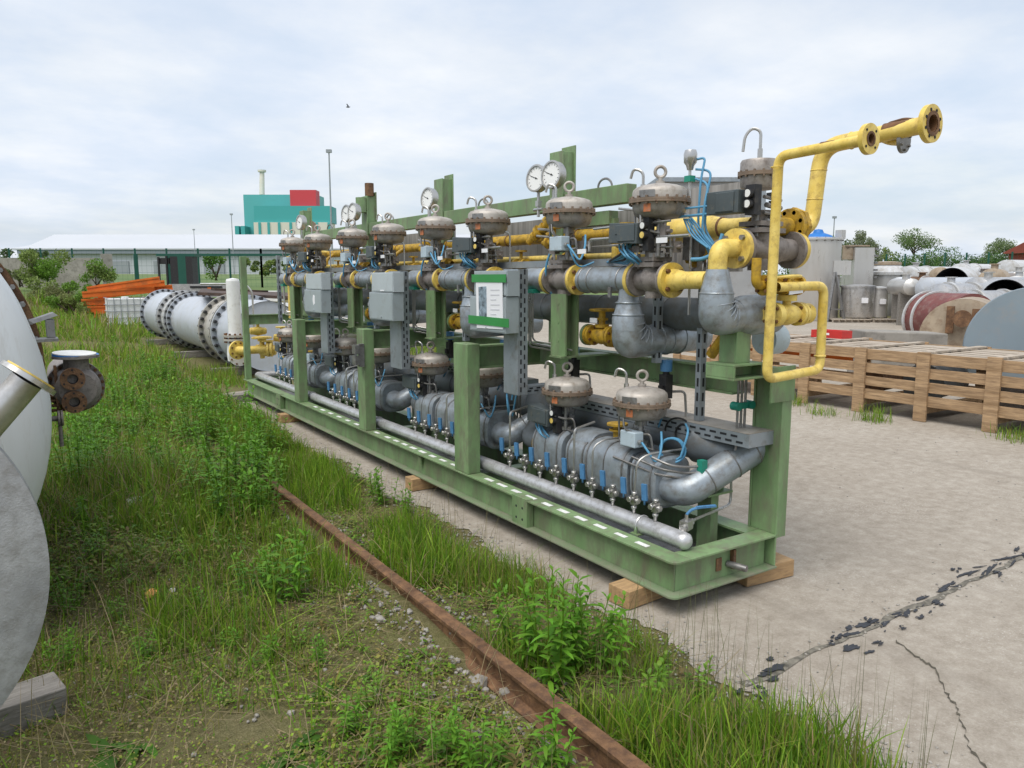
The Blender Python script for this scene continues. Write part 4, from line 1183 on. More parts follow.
m.box(3.07, 3.2, 2.79, 2.85, 1.665, 1.70)
m.build('fittings', STEEL_D, SK)
# cable loop under the near lower junction box
m = MB().torus((3.06, 3.0, 0.74), (0.75, 0.6, 0.1), 0.065, 0.0065, 26, 7).torus((3.065, 2.995, 0.735), (0.7, 0.65, 0.0), 0.07, 0.0065, 26, 7)
m.tube([(3.08, 2.95, 0.70), (3.12, 2.93, 0.85), (3.22, 3.05, 0.86)], 0.0065, 7, 0.06)
m.build('cable', CABLE, SK)
m = MB().torus((3.22, 3.1, 0.80), (0.9, 0.3, 0.1), 0.09, 0.006, 26, 7, 0, 0, PI * 1.4).torus((3.24, 3.06, 0.79), (0.9, 0.3, 0.1), 0.07, 0.006, 26, 7)
m.build('cable', BLACK, SK)
# bay 2 cable coil with green clamp
m = MB().torus((2.93, 4.50, 0.80), (0.8, -0.55, 0.1), 0.075, 0.0065, 26, 7).tube([(2.93, 4.45, 0.84), (2.93, 4.42, 0.95), (2.95, 4.48, 1.08)], 0.0065, 7, 0.05).tube([(2.95, 4.47, 0.72), (2.93, 4.40, 0.86), (2.95, 4.40, 0.95)], 0.0065, 7, 0.05)
m.build('cable', CABLE, SK)
MB().box(2.92, 2.97, 4.44, 4.50, 0.94, 0.98).build('tube_clamp', TEAL_C, SK)
m = MB()
for q in (0, 0.025, 0.05): m.cyl((2.96 + q, 4.46, 0.7), (2.96 + q, 4.46, 1.7), 0.007, None, 7)
m.build('tubing', STEEL_D, SK)

# ---- far end: white tee with stand pipe, yellow inlet
fx, fy = 2.72, 11.55
m = MB().cyl((fx, fy, 0.88), (fx, fy, 1.66), 0.095, None, 24)
m.lathe((fx, fy, 1.66), (0, 0, 1), [(0.095, 0), (0.085, 0.03), (0, 0.045)], 24)
m.build('stand_pipe', WHITE, SK)
for px_, py_ in ((258, 331), (268, 352), (282, 338)):
    q_ = at(px_, py_, Y=11.05)
    MB().lathe(q_, (1, -.3, 0), [(.03, -.12), (.05, -.1), (.05, -.07), (.07, 0), (.05, .07), (.05, .1), (.03, .12)], 16).cyl(q_, q_ + Vector((0, 0, .16)), .022, None, 10).disc(q_ + Vector((0, 0, .15)), (0, 0, 1), .085, .02, 20).build('gate_valve', YELLOW, SK)
m = MB().disc((fx, fy, 0.845), (0, 0, 1), 0.17, 0.03, 30).disc((fx, fy, 0.79), (0, 0, 1), 0.17, 0.03, 30).bolts((fx, fy, 0.76), (0, 0, 1), 0.145, 12, 0.016, 0.14, 1)
m.build('flange', [DRUMG, RUSTH], SK)
m = MB().lathe((fx, fy, 0.48), (0, 0, 1), [(0, 0), (0.12, 0.01), (0.13, 0.1), (0.12, 0.24), (0.095, 0.31)], 24).disc((fx + 0.0, fy - 0.2, 0.58), (0, 1, 0), 0.15, 0.03, 28, 0).cyl((fx, fy - 0.185, 0.58), (fx, fy, 0.58), 0.09)
m.bolts((fx, fy - 0.215, 0.58), (0, 1, 0), 0.125, 8, 0.014, 0.03, 1)
m.build('tee', [WHITE, RUSTH], SK)
ya = at(237, 350, Y=11.22); yb = at(275, 349, Y=11.0)
m = MB().disc(ya, (0.35, -1, 0), 0.135, 0.03, 28).bolts(ya + Vector((-.01, .03, 0)), (0.35, -1, 0), 0.105, 8, 0.014, 0.075, 1).tube([ya, ya + Vector((.05, -.10, 0)), yb], 0.058, 18, .08)
for q in (0.80, 0.88): m.disc(ya.lerp(yb, q), yb - ya, 0.11, 0.03, 24)
m.build('inlet_pipe', [YELLOW, RUSTH], SK)
for i, (x, y, z) in enumerate(((2.98, 11.1, 0.85), (3.2, 10.75, 0.9))):
    m = MB().cyl((x, y, 0.55), (x, y, z), 0.035, None, 12).disc((x, y, z - 0.14), (0, 0, 1), 0.085, 0.04).disc((x, y, z - 0.05), (0, 0, 1), 0.06, 0.04)
    v = m.build('gate_valve', YELLOW, SK)
    m = MB().torus((x, y, z), (0, 0, 1), 0.13, 0.014, 24, 8)
    for t in (0, 2.1, 4.2): m.cyl((x, y, z), (x + 0.13 * math.cos(t), y + 0.13 * math.sin(t), z), 0.011, None, 6)
    m.build('handwheel', YELLOW, v)
yp = at(289.5, 262, Y=10.5)
m = MB().cyl((yp.x, 10.5, 1.15), (yp.x, 10.5, 2.0), 0.04, None, 14)
m.build('yellow_line', YELLOW, SK)
m = MB().tube([(2.3, 11.7, 1.62), (2.9, 11.55, 1.62), (2.98, 11.5, 1.5), (2.98, 11.5, 0.9)], 0.014, 8, 0.06)
m.build('tubing', INOX_B, SK)

# ---- timber blocks under the skid
def block(name, c, L, W, H, rz, label, matl, group=None):
    m = MB().box(-L / 2, L / 2, -W / 2, W / 2, 0, H)
    o = m.build(name, matl, None, origin=(0, 0, 0), bevel=0.004)
    o.location = c; o.rotation_euler.z = rz
    return tag(o, label, 'timber block', group)


G_T = 'timber blocks under the skid'
block('timber_block', (2.69, 2.84, 0.004), 0.32, 0.15, 0.098, R(4), 'sawn timber block under the near left corner of the green skid', TIMBER, G_T)
block('timber_block', (3.47, 2.68, 0.004), 0.36, 0.17, 0.098, R(-6), 'sawn timber block under the near right corner post of the skid', TIMBER, G_T)
block('timber_block', (2.72, 5.42, 0.004), 0.30, 0.13, 0.098, R(0), 'small timber block under the front beam between the first and second post', TIMBER, G_T)
block('timber_block', (2.75, 8.9, 0.004), 0.4, 0.15, 0.098, R(0), 'timber block under the front beam past the third post', TIMBER, G_T)
block('timber_block', (2.5, 10.80, 0.004), 0.9, 0.2, 0.098, R(0), 'grey timber sleeper under the far end of the skid', TIMBER_G, G_T)
# ================================================================== SETTING: ground, yard, rail
def ground_material():
    m = bpy.data.materials.new('verge_soil')
    nt, ns, lk, bs = nodes(m)
    g = ns.new('ShaderNodeNewGeometry'); v = g.outputs['Position']
    c1 = ramp(ns, lk, noise(ns, lk, v, 1.3, 6, 0.65), [(0.35, (0.20, 0.16, 0.10)), (0.48, (0.155, 0.145, 0.055)), (0.60, (0.145, 0.165, 0.042)), (0.74, (0.09, 0.15, 0.028))])
    c2 = ramp(ns, lk, noise(ns, lk, v, 30, 9, 0.85), [(0.32, (0.045, 0.045, 0.02)), (0.46, (0.12, 0.12, 0.045)), (0.58, (0.19, 0.175, 0.08)), (0.75, (0.33, 0.28, 0.19))])
    col = mixc(ns, lk, 0.6, c1, c2)
    c3 = ramp(ns, lk, noise(ns, lk, v, 160, 5, 0.8), [(0.36, (0.04, 0.038, 0.02)), (0.5, (0.16, 0.145, 0.07)), (0.64, (0.36, 0.31, 0.20))])
    col = mixc(ns, lk, 0.38, col, c3)
    mk = ramp(ns, lk, noise(ns, lk, v, 75, 3, 0.7), [(0.66, (0, 0, 0)), (0.72, (1, 1, 1))])
    mk2 = ramp(ns, lk, noise(ns, lk, v, 2.2, 4, 0.6), [(0.5, (0, 0, 0)), (0.62, (0.8, 0.8, 0.8))])
    mm = ns.new('ShaderNodeMath'); mm.operation = 'MULTIPLY'
    lk.new(mk, mm.inputs[0]); lk.new(mk2, mm.inputs[1])
    col = mixc(ns, lk, mm.outputs[0], col, (0.34, 0.31, 0.27))
    lk.new(col, bs.inputs['Base Color'])
    bs.inputs['Roughness'].default_value = 0.95
    bs.inputs['Specular IOR Level'].default_value = 0.1
    b = ns.new('ShaderNodeBump'); b.inputs['Strength'].default_value = 0.8; b.inputs['Distance'].default_value = 0.03
    lk.new(noise(ns, lk, v, 35, 6, 0.7), b.inputs['Height']); lk.new(b.outputs[0], bs.inputs['Normal'])
    return m


def concrete_material():
    m = bpy.data.materials.new('yard_concrete')
    nt, ns, lk, bs = nodes(m)
    g = ns.new('ShaderNodeNewGeometry'); v = g.outputs['Position']
    sc = ns.new('ShaderNodeVectorMath'); sc.operation = 'MULTIPLY'; sc.inputs[1].default_value = (0.8, 1.5, 1)
    lk.new(v, sc.inputs[0])
    c1 = ramp(ns, lk, noise(ns, lk, sc.outputs[0], 0.55, 9, 0.7), [(0.32, (0.26, 0.22, 0.175)), (0.46, (0.335, 0.295, 0.245)), (0.57, (0.40, 0.36, 0.305)), (0.70, (0.50, 0.465, 0.41))])
    fine = noise(ns, lk, v, 75, 6, 0.85)
    c2 = ramp(ns, lk, fine, [(0.30, (0.09, 0.075, 0.06)), (0.44, (0.27, 0.235, 0.19)), (0.56, (0.37, 0.33, 0.28)), (0.70, (0.68, 0.63, 0.56))])
    col = mixc(ns, lk, 0.5, c1, c2)
    mid = ramp(ns, lk, noise(ns, lk, v, 11, 7, 0.75), [(0.35, (0.22, 0.185, 0.145)), (0.52, (0.40, 0.355, 0.30)), (0.66, (0.55, 0.505, 0.44))])
    col = mixc(ns, lk, 0.38, col, mid)
    # loose pale grit in patches
    mk = ramp(ns, lk, noise(ns, lk, v, 60, 2, 0.8), [(0.60, (0, 0, 0)), (0.66, (1, 1, 1))])
    mk2 = ramp(ns, lk, noise(ns, lk, v, 0.9, 5, 0.65), [(0.46, (0, 0, 0)), (0.62, (0.9, 0.9, 0.9))])
    mm = ns.new('ShaderNodeMath'); mm.operation = 'MULTIPLY'
    lk.new(mk, mm.inputs[0]); lk.new(mk2, mm.inputs[1])
    col = mixc(ns, lk, mm.outputs[0], col, (0.56, 0.53, 0.48))
    # worn darker stains
    st = ramp(ns, lk, noise(ns, lk, sc.outputs[0], 1.7, 8, 0.75), [(0.58, (0, 0, 0)), (0.72, (0.45, 0.45, 0.45))])
    col = mixc(ns, lk, st, col, (0.20, 0.17, 0.135))
    # faint tyre tracks along the yard
    sy = ns.new('ShaderNodeVectorMath'); sy.operation = 'MULTIPLY'; sy.inputs[1].default_value = (2.6, 0.10, 1)
    lk.new(v, sy.inputs[0])
    ty = ramp(ns, lk, noise(ns, lk, sy.outputs[0], 1.0, 5, 0.6), [(0.55, (0, 0, 0)), (0.70, (0.40, 0.40, 0.40))])
    col = mixc(ns, lk, ty, col, (0.235, 0.205, 0.17))
    sp = ramp(ns, lk, noise(ns, lk, v, 9, 6, 0.8), [(0.70, (0, 0, 0)), (0.735, (0.8, 0.8, 0.8))])
    col = mixc(ns, lk, sp, col, (0.14, 0.115, 0.09))
    lk.new(col, bs.inputs['Base Color'])
    bs.inputs['Roughness'].default_value = 0.93
    bs.inputs['Specular IOR Level'].default_value = 0.15
    b = ns.new('ShaderNodeBump'); b.inputs['Strength'].default_value = 0.55; b.inputs['Distance'].default_value = 0.012
    lk.new(fine, b.inputs['Height']); lk.new(b.outputs[0], bs.inputs['Normal'])
    return m


SOIL = ground_material()
CONC = concrete_material()

# ground: polar sheet out to the horizon
radii = [0.0] + list(np.concatenate([np.arange(0.3, 8, 0.22), np.arange(8, 20, 0.6), np.arange(20, 60, 1.5), np.array([65, 75, 90, 105, 120, 150, 200, 300, 500, 900, 1600, 3000])]))
NA = 144
V = [(0, 0, gz(0, 0) - 0.006)]
for r in radii[1:]:
    for k in range(NA):
        t = 2 * PI * k / NA
        x, y = r * math.cos(t), r * math.sin(t)
        V.append((x, y, gz(x, y) - 0.006))
Fs = [[0, 1 + k, 1 + (k + 1) % NA] for k in range(NA)]
for i in range(len(radii) - 2):
    for k in range(NA):
        k2 = (k + 1) % NA
        Fs.append([1 + i * NA + k, 1 + (i + 1) * NA + k, 1 + (i + 1) * NA + k2, 1 + i * NA + k2])
m = MB(); m.add(V, Fs, True); o = m.build('ground', SOIL, None, origin=(0, 0, 0)); tag(o, kind='structure')
# far field
FIELD = bpy.data.materials.new('far_field')
nt, ns, lk, bs = nodes(FIELD)
g_ = ns.new('ShaderNodeNewGeometry')
lk.new(ramp(ns, lk, noise(ns, lk, g_.outputs['Position'], 0.05, 6, 0.7), [(0.35, (0.075, 0.13, 0.03)), (0.65, (0.14, 0.19, 0.06))]), bs.inputs['Base Color'])
bs.inputs['Roughness'].default_value = 0.95
V, Fs = [], []
rr = [42, 46, 50, 60, 75, 95, 120, 170, 300, 700, 1500, 2900]
for r in rr:
    for k in range(61):
        t = R(20 + 100 * k / 60)
        x, y = r * math.cos(t), r * math.sin(t)
        V.append((x, y, gz(x, y) + 0.05))
for i in range(len(rr) - 1):
    for k in range(60): Fs.append([i * 61 + k, (i + 1) * 61 + k, (i + 1) * 61 + k + 1, i * 61 + k + 1])
m = MB(); m.add(V, Fs, True); tag(m.build('field', FIELD, None, origin=(0, 0, 0)), kind='structure')

# concrete yard with a ragged edge towards the verge
edge = []
y = -6.0
while y < 11.6:
    x = 2.42 + 0.05 * math.sin(y * 3.1) + 0.04 * math.sin(y * 7.7 + 1) + random.uniform(-.006, .006) + 0.02 * math.sin(y * 31) + 0.010 * math.sin(y * 67)
    if y < 2.0: x += 0.02
    edge.append((x, y)); y += 0.03
edge += [(2.6, 11.7), (3.6, 12.0), (5.5, 12.4), (8.5, 14), (10, 20), (14, 30), (24, 33.0), (30, 30), (37, 20), (37, 0), (30, -6)]
bm = bmesh.new()
f = bm.faces.new([bm.verts.new((x, y, 0.0)) for x, y in edge])
bmesh.ops.triangulate(bm, faces=[f])
me = bpy.data.meshes.new('concrete_yard'); bm.to_mesh(me); bm.free(); me.materials.append(CONC)
o = bpy.data.objects.new('concrete_yard', me); COL.objects.link(o); tag(o, kind='structure')


def ragged(cx, cy, rx, ry, n=22, rot=0.0, rough=0.35):
    pts = []
    ph = [random.uniform(0, 6.28) for _ in range(4)]
    for k in range(n):
        t = 2 * PI * k / n
        q = 1 + rough * (math.sin(2 * t + ph[0]) * 0.5 + math.sin(3 * t + ph[1]) * 0.4 + math.sin(5 * t + ph[2]) * 0.35 + math.sin(9 * t + ph[3]) * 0.3) + random.uniform(-.12, .12)
        a, b = rx * q * math.cos(t), ry * q * math.sin(t)
        pts.append((cx + a * math.cos(rot) - b * math.sin(rot), cy + a * math.sin(rot) + b * math.cos(rot)))
    return pts


# slab joint (a mossy groove), with tar remains, and a crack
JOINT = mat('joint_grit', (0.095, 0.088, 0.075), 0.95, var=0.45, alt=(0.17, 0.155, 0.125), scale=30)
m = MB()
vs, fs = [], []
n = 90
for i in range(n + 1):
    x = 2.45 + (8.7 - 2.45) * i / n
    yc = 1.955 + 0.012 * (x - 2.7) + 0.010 * math.sin(x * 9) + random.uniform(-.008, .008)
    w = 0.010 + 0.006 * math.sin(x * 5 + 1) + random.uniform(0, 0.012)
    vs += [(x, yc - w, 0.004), (x, yc + w, 0.004)]
for i in range(n): fs.append((2 * i, 2 * i + 2, 2 * i + 3, 2 * i + 1))
m.add(vs, fs); tag(m.build('slab_joint', JOINT, None), kind='structure')
m = MB()
tar = []
for (px, py, a, b) in ((862, 636, .16, .055), (846, 650, .09, .05), (885, 628, .06, .035), (905, 615, .10, .028), (925, 603, .12, .03), (945, 590, .14, .03), (965, 580, .18, .03), (985, 571, .16, .035),
                      (1005, 563, .20, .035), (1022, 557, .18, .035), (938, 606, .06, .03), (915, 618, .05, .025), (880, 645, .05, .015), (775, 676, .10, .07), (760, 690, .07, .05), (955, 572, .05, .02), (870, 622, .03, .02),
                      (998, 574, .06, .015), (900, 628, .025, .02), (831, 640, .03, .015)):
    p = at(px, py, Z=0.0)
    for q in range(5):
        s_ = random.uniform(.15, .75) if q else .95
        tar.append((p.x + random.gauss(0, .6 * a), p.y + random.gauss(0, .8 * b), a * s_ * .8, b * s_ * random.uniform(.4, .75)))
for i, (x, y, a, b) in enumerate(tar):
    pts = ragged(x, y, a * 0.62, b * 0.75, 26, random.uniform(-.3, .3), 0.5)
    m.prism(pts, (0, 0, 0.0045 + 0.00004 * i), XP, YP, (0, 0, 0.0015 + 0.00002 * i))
tag(m.build('tar_seal', TARM, None), kind='structure')
CRK = mat('crack_dark', (0.085, 0.075, 0.055), 0.95, var=0.4, scale=40)
m = MB(); vs, fs = [], []
cr = [at(px, py, Z=0.004) for px, py in ((895, 640), (915, 655), (935, 668), (945, 690), (955, 705), (962, 722), (968, 745), (985, 768), (1000, 795))]
pts = []
for a, b in zip(cr[:-1], cr[1:]):
    for k in range(7): pts.append(a.lerp(b, k / 7) + Vector((random.uniform(-.010, .010), random.uniform(-.006, .006), 0)))
for p in pts:
    w = random.uniform(0.003, 0.010)
    vs += [(p.x - w, p.y - w * .3, 0.0045), (p.x + w, p.y + w * .3, 0.0045)]
for i in range(len(pts) - 1): fs.append((2 * i, 2 * i + 2, 2 * i + 3, 2 * i + 1))
m.add(vs, fs); tag(m.build('crack', CRK, None), kind='structure')
_second = '''
m = MB(); vs, fs = [], []
for i in range(61):
    y = 0.5 + 9 * i / 60
    x = 6.75 + 0.02 * math.sin(y * 5) + random.uniform(-.012, .012); w = random.uniform(.006, .022)
    vs += [(x - w, y, 0.004), (x + w, y, 0.004)]
'''

# rusty rail
RX = 1.615
prof = [(a * .86, b * .9) for a, b in [(-0.062, 0), (0.062, 0), (0.062, 0.008), (0.012, 0.022), (0.009, 0.095), (0.034, 0.108), (0.036, 0.13), (0.028, 0.138), (-0.028, 0.138), (-0.036, 0.13), (-0.034, 0.108), (-0.009, 0.095), (-0.012, 0.022), (-0.062, 0.008)]]
m = MB().prism(prof, (RX, 0.3, -0.018), XP, ZP, (0, 6.6, 0))
rail = m.build('rail', RUST, None, bevel=0.003)
tag(rail, 'old rust brown steel rail running through the grass beside the skid', 'rail')

# stones between rail and grass
m = MB()
ico = bmesh.new(); bmesh.ops.create_icosphere(ico, subdivisions=1, radius=1.0)
iv = [v.co.copy() for v in ico.verts]; iff = [[v.index for v in f.verts] for f in ico.faces]; ico.free()


def stone(m, x, y, z, s):
    q = [Vector((v.x * random.uniform(.75, 1.25), v.y * random.uniform(.75, 1.25), v.z * random.uniform(.6, 1.0))) * s for v in iv]
    rot = Matrix.Rotation(random.uniform(0, 6.28), 3, 'Z')
    m.add([rot @ v + Vector((x, y, z)) for v in q], iff, False)


for _ in range(1000):
    y = 1.2 + 6.5 * random.random() ** 1.4
    x = RX - 0.06 - abs(random.gauss(0, 0.13))
    if random.random() < 0.12: x = random.uniform(-0.6, 1.5); y = random.uniform(1.3, 4.5)
    stone(m, x, y, gz(x, y), random.choice((.006, .008, .01, .012, .016)) * random.uniform(.7, 1.2))
for _ in range(250):
    y = random.uniform(1.5, 6); x = RX + 0.1 + abs(random.gauss(0, .1))
    stone(m, x, y, gz(x, y), random.uniform(.006, .014))
for _ in range(2200):   # crumbs along the concrete edge, joint
    y = 1.2 + 9.5 * random.random() ** 1.5; x = 2.42 + random.gauss(0, .09)
    stone(m, x, y, 0.002, random.uniform(.003, .009))
for _ in range(160):
    x = random.uniform(2.7, 6); y = 1.98 + random.gauss(0, .06)
    stone(m, x, y, 0.004, random.uniform(.003, .008))
for _ in range(260):
    x = random.uniform(3.6, 8.8); y = random.uniform(1.2, 7)
    stone(m, x, y, 0.003, random.uniform(.003, .008))
tag(m.build('gravel', STONE, None), kind='stuff')
for (px, py, s, lab) in ((478, 682, .042, 'largest pale stone beside the rusty rail at the bottom'), (380, 626, .028, 'pale stone halfway along the left side of the rail'), (300, 543, .03, 'white stone by the far part of the rail near the weeds'), (455, 640, .034, 'flat grey stone left of the rail'), (505, 690, .03, 'pale stone right against the rail foot')):
    p = at(px, py, Z=0.0); m = MB(); stone(m, p.x, p.y, gz(p.x, p.y) + s * .3, s)
    tag(m.build('stone', STONE, None), lab, 'stone', 'stones beside the rail')

# litter
p = at(151, 590, Z=0.02)
m = MB().prism([(-.035, -.02), (.03, -.025), (.04, .01), (.01, .03), (-.03, .02)], (p.x, p.y, gz(p.x, p.y) + .012), (0.9, 0.2, 0.2), (-.2, .9, .35), (0, 0, .012))
tag(m.build('litter_scrap', LITTER_O, None), 'small orange plastic scrap lying in the grass', 'litter')
p = at(134, 505, Z=0.03)
m = MB().prism([(-.07, -.04), (.05, -.05), (.08, .02), (0.0, .05), (-.06, .03)], (p.x, p.y, gz(p.x, p.y) + .03), (0.95, 0.1, 0.1), (-.1, .9, .3), (0, 0, .006))
tag(m.build('litter_scrap', LITTER_W, None), 'crumpled white scrap lying in the grass left of the weeds', 'litter')
p = at(172, 587, Z=0.02)
m = MB(); stone(m, p.x, p.y, gz(p.x, p.y) + .012, .02)
tag(m.build('stone', LITTER_W, None), 'small white stone beside the orange scrap', 'stone', 'stones beside the rail')

# ================================================================== LEFT: white vessel, grey disc, rusty exchanger head
VC = at(-182, 432, Y=3.45)
Rv = 0.80
c = Vector((-1.075, 3.72, 1.133))
Rv = 1.19
t = empty('pressure_vessel', (c.x, c.y + 1.2, 0.1), 'big pale grey domed vessel with a rust red flange ring, lying in the grass', 'vessel')
prof = []
for i in range(13):
    a = (PI / 2) * i / 12
    prof.append((Rv * math.sin(a), -0.26 * math.cos(a)))
prof += [(Rv, 0.05), (Rv, 1.9)]
m = MB().lathe((c.x, c.y + 0.26, c.z), (0, 1, 0), prof, 72)
m.build('shell', VESSEL, t)
m = MB().lathe((c.x, c.y + 2.16, c.z), (0, 1, 0), [(Rv, 0), (Rv + 0.035, 0), (Rv + 0.035, 0.05), (Rv, 0.05)], 72).bolts((c.x, c.y + 1.92, c.z), (0, 1, 0), Rv + 0.012, 64, 0.016, 0.24, 1)
m.lathe((c.x, c.y + 2.215, c.z), (0, 1, 0), [(Rv, 0), (Rv + 0.04, 0), (Rv + 0.04, 0.05), (Rv, 0.05)], 72)
tag(m.build('flange_ring', [RUST, STEEL_D], t), 'rust red bolted flange ring')
prof = [(Rv, 0.0), (Rv, 0.2)] + [(Rv * math.cos(a), 0.2 + 0.25 * math.sin(a)) for a in [PI / 2 * i / 10 for i in range(11)]]
m = MB().lathe((c.x, c.y + 2.27, c.z), (0, 1, 0), prof, 64); m.build('far_head', VESSEL, t)
for dx in (-0.5, 0.35):
    m = MB().box(c.x + dx - .06, c.x + dx + .06, c.y + 0.7, c.y + 1.5, -0.1, 0.15); m.build('saddle', VESSEL_G, t)
# nozzle with flange on the domed end
p = at(27, 380, Y=2.95)
d = Vector((0.62, 0.10, 0.74)).normalized()
q0 = p - d * 0.34 + Vector((0, .05, 0))
m = MB().cyl(q0, p, 0.05, None, 24)
nz = m.build('nozzle', INOX_B, t)
m = MB().disc(p, d, 0.092, 0.016, 40)
m.build('flange', INOX_B, nz)
MB().disc(p + d * 0.017, d, 0.080, 0.006, 36).build('gasket_cover', YELLOW, nz)
# small pads / nozzles on the right-hand side
pp = at(40, 322, Y=5.0)
m = MB().obox(pp + Vector((0.02, 0.1, 0.02)), (0.06, 0.02, 0.02), (0, 0.08, 0), (-0.01, 0, 0.008)).obox(pp + Vector((0.05, 0.1, -0.04)), (0.02, 0, 0), (0, 0.08, 0), (0, 0, 0.05)).obox(pp + Vector((-0.01, 0.0, -0.10)), (0.09, 0.02, 0), (0, 0.08, 0), (0, 0, 0.008))
m.build('bracket', STEEL_D, t)

# rusty channel head with two ports
cx_, cy_, cz_ = 0.365, 5.75, 0.96
t = empty('exchanger_head', (cx_, cy_ + 0.5, 0.1), 'rusty exchanger head with two open round ports beside the pale vessel', 'exchanger')
m = MB().lathe((cx_ + .02, cy_ + 0.05, cz_), (0, 1, 0), [(0.0, -0.02), (0.19, -0.01), (0.24, 0.04), (0.25, 0.2), (0.25, 0.34)], 36).disc((cx_ + .02, cy_ + 0.36, cz_), (0, 1, 0), 0.30, 0.05, 36).bolts((cx_ + .02, cy_ + 0.33, cz_), (0, 1, 0), 0.275, 22, 0.02, 0.16, 1)
m.disc((cx_ + .02, cy_ + 0.42, cz_), (0, 1, 0), 0.30, 0.05, 36).cyl((cx_ + .02, cy_ + 0.47, cz_), (cx_ + .02, cy_ + 1.9, cz_), 0.24, None, 30)
m.build('channel', [CAST, RUSTH], t)
for dz in (0.135, -0.125):
    m = MB().lathe((cx_ - 0.03, cy_ - 0.05, cz_ + dz), (0, 1, 0), [(0.055, 0), (0.125, 0), (0.125, 0.03), (0.07, 0.03), (0.07, 0.14)], 30)
    m.lathe((cx_ - 0.03, cy_ - 0.05, cz_ + dz), (0, 1, 0), [(0.055, 0), (0.053, 0.10), (0, 0.10)], 24, 1)
    m.bolts((cx_ - 0.03, cy_ - 0.053, cz_ + dz), (0, 1, 0), 0.1, 6, 0.012, 0.004, 1)
    m.build('port', [RUST, DARKHOLE], t)
m = MB().cyl((cx_ + 0.03, cy_ + 0.2, cz_ + 0.2), (cx_ + 0.03, cy_ + 0.2, cz_ + 0.35), 0.13, None, 26).disc((cx_ + 0.03, cy_ + 0.2, cz_ + 0.35), (0, 0, 1), 0.24, 0.03, 36)
nz = m.build('top_nozzle', CAST, t)
MB().lathe((cx_ + 0.03, cy_ + 0.2, cz_ + 0.382), (0.05, -.06, 1), [(0.235, -.012), (0.235, 0.012), (0.0, 0.018)], 36).build('blue_cover', BLUETARP, nz)
MB().lathe((cx_ + 0.02, cy_ + 0.2, cz_ + 0.402), (0.05, -.06, 1), [(0.22, -.003), (0.22, 0.006), (0, 0.008)], 36).build('white_cover', LITTER_W, nz)
m = MB()
for j in range(6): m.cyl((cx_ - 0.28, cy_ + 0.12, cz_ + 0.05 - 0.055 * j), (cx_ - 0.12, cy_ + 0.12, cz_ + 0.05 - 0.055 * j), 0.017, None, 8)
m.box(cx_ - 0.20, cx_ - 0.17, cy_ + 0.08, cy_ + 0.16, cz_ - 0.35, cz_ + 0.28)
m.build('stud_row', RUST, t)
m = MB().cyl((cx_ - 0.34, cy_ + 0.0, cz_ - 0.30), (cx_ - 0.15, cy_, cz_ - 0.30), 0.03, None, 12).disc((cx_ - 0.20, cy_, cz_ - 0.30), (1, 0, 0), 0.09, 0.02, 24).disc((cx_ - 0.17, cy_, cz_ - 0.30), (1, 0, 0), 0.09, 0.02, 24).cyl((cx_ - 0.185, cy_, cz_ - 0.62), (cx_ - 0.185, cy_, cz_ - 0.3), 0.022, None, 10)
m.build('drain_pipe', CAST, t)
m = MB().cyl((cx_ - 0.42, cy_ + 0.55, cz_ - .02), (cx_ - 0.15, cy_ + 0.55, cz_ - .02), 0.10, None, 20).disc((cx_ - .30, cy_ + .55, cz_ - .02), (1, 0, 0), .17, .03, 24).disc((cx_ - .34, cy_ + .55, cz_ - .02), (1, 0, 0), .17, .03, 24); m.build('neck', CAST, t)
t.scale = (.60, .60, .60); t.location = t.location + Vector((-.045, -.12, .335))

# grey round disc on timber, bottom left
dc = Vector((-0.695, 2.9, 0.765))
dn = Vector((0.0, -1.0, 0.05)).normalized()
Rd = 0.735
t = empty('round_cover', (dc.x, dc.y, 0.12), 'matt grey round metal cover standing on edge on a timber at the left edge', 'cover')
prof = [(0.0, 0.05), (Rd * 0.35, 0.047), (Rd * 0.65, 0.04), (Rd * 0.9, 0.022), (Rd, 0.0), (Rd, -0.08), (Rd * 0.97, -0.085), (0, -0.03)]
m = MB().lathe(dc, dn, prof, 96); m.build('dish', VESSEL_G, t)
zt = dc.z - Rd
p = at(45, 700, Z=0.1)
m = MB().box(-0.45, 0.09, -0.09, 0.09, 0, 0.13)
o = m.build('timber_block', TIMBER_G, None, origin=(0, 0, 0), bevel=0.006)
o.location = (p.x - 0.03, p.y + 0.17, gz(p.x, p.y) - 0.015); o.rotation_euler.z = R(12)
tag(o, 'grey weathered timber lying in the grass under the round grey cover', 'timber block')

# ================================================================== BEHIND LEFT: line of big white pipe drums
PX, PR, PZ = 3.62, 0.60, 0.72


def pipe_drum(y0, y1, r, body, label, rings=(True, True), nb=28):
    t = empty('pipe_drum', (PX, (y0 + y1) / 2, 0.05), label, 'pipe section', 'flanged pipe sections lying in a row beyond the skid')
    m = MB().lathe((PX, y0, PZ), (0, 1, 0), [(r, 0.0), (r, y1 - y0)], 56)
    m.lathe((PX, y0 + 0.03, PZ), (0, 1, 0), [(0, 0), (r * 0.99, 0.0)], 48)
    m.build('shell', body, t)
    for on, yy, s in ((rings[0], y0, 1), (rings[1], y1, -1)):
        if not on: continue
        m = MB().lathe((PX, yy, PZ), (0, s, 0), [(r, 0), (r + 0.085, 0), (r + 0.085, 0.06), (r, 0.06)], 56)
        m.bolts((PX, yy - 0.09 * s, PZ), (0, s, 0), r + 0.05, nb, 0.032, 0.24, 1)
        m.build('flange_ring', [body, BLACK], t)
    return t


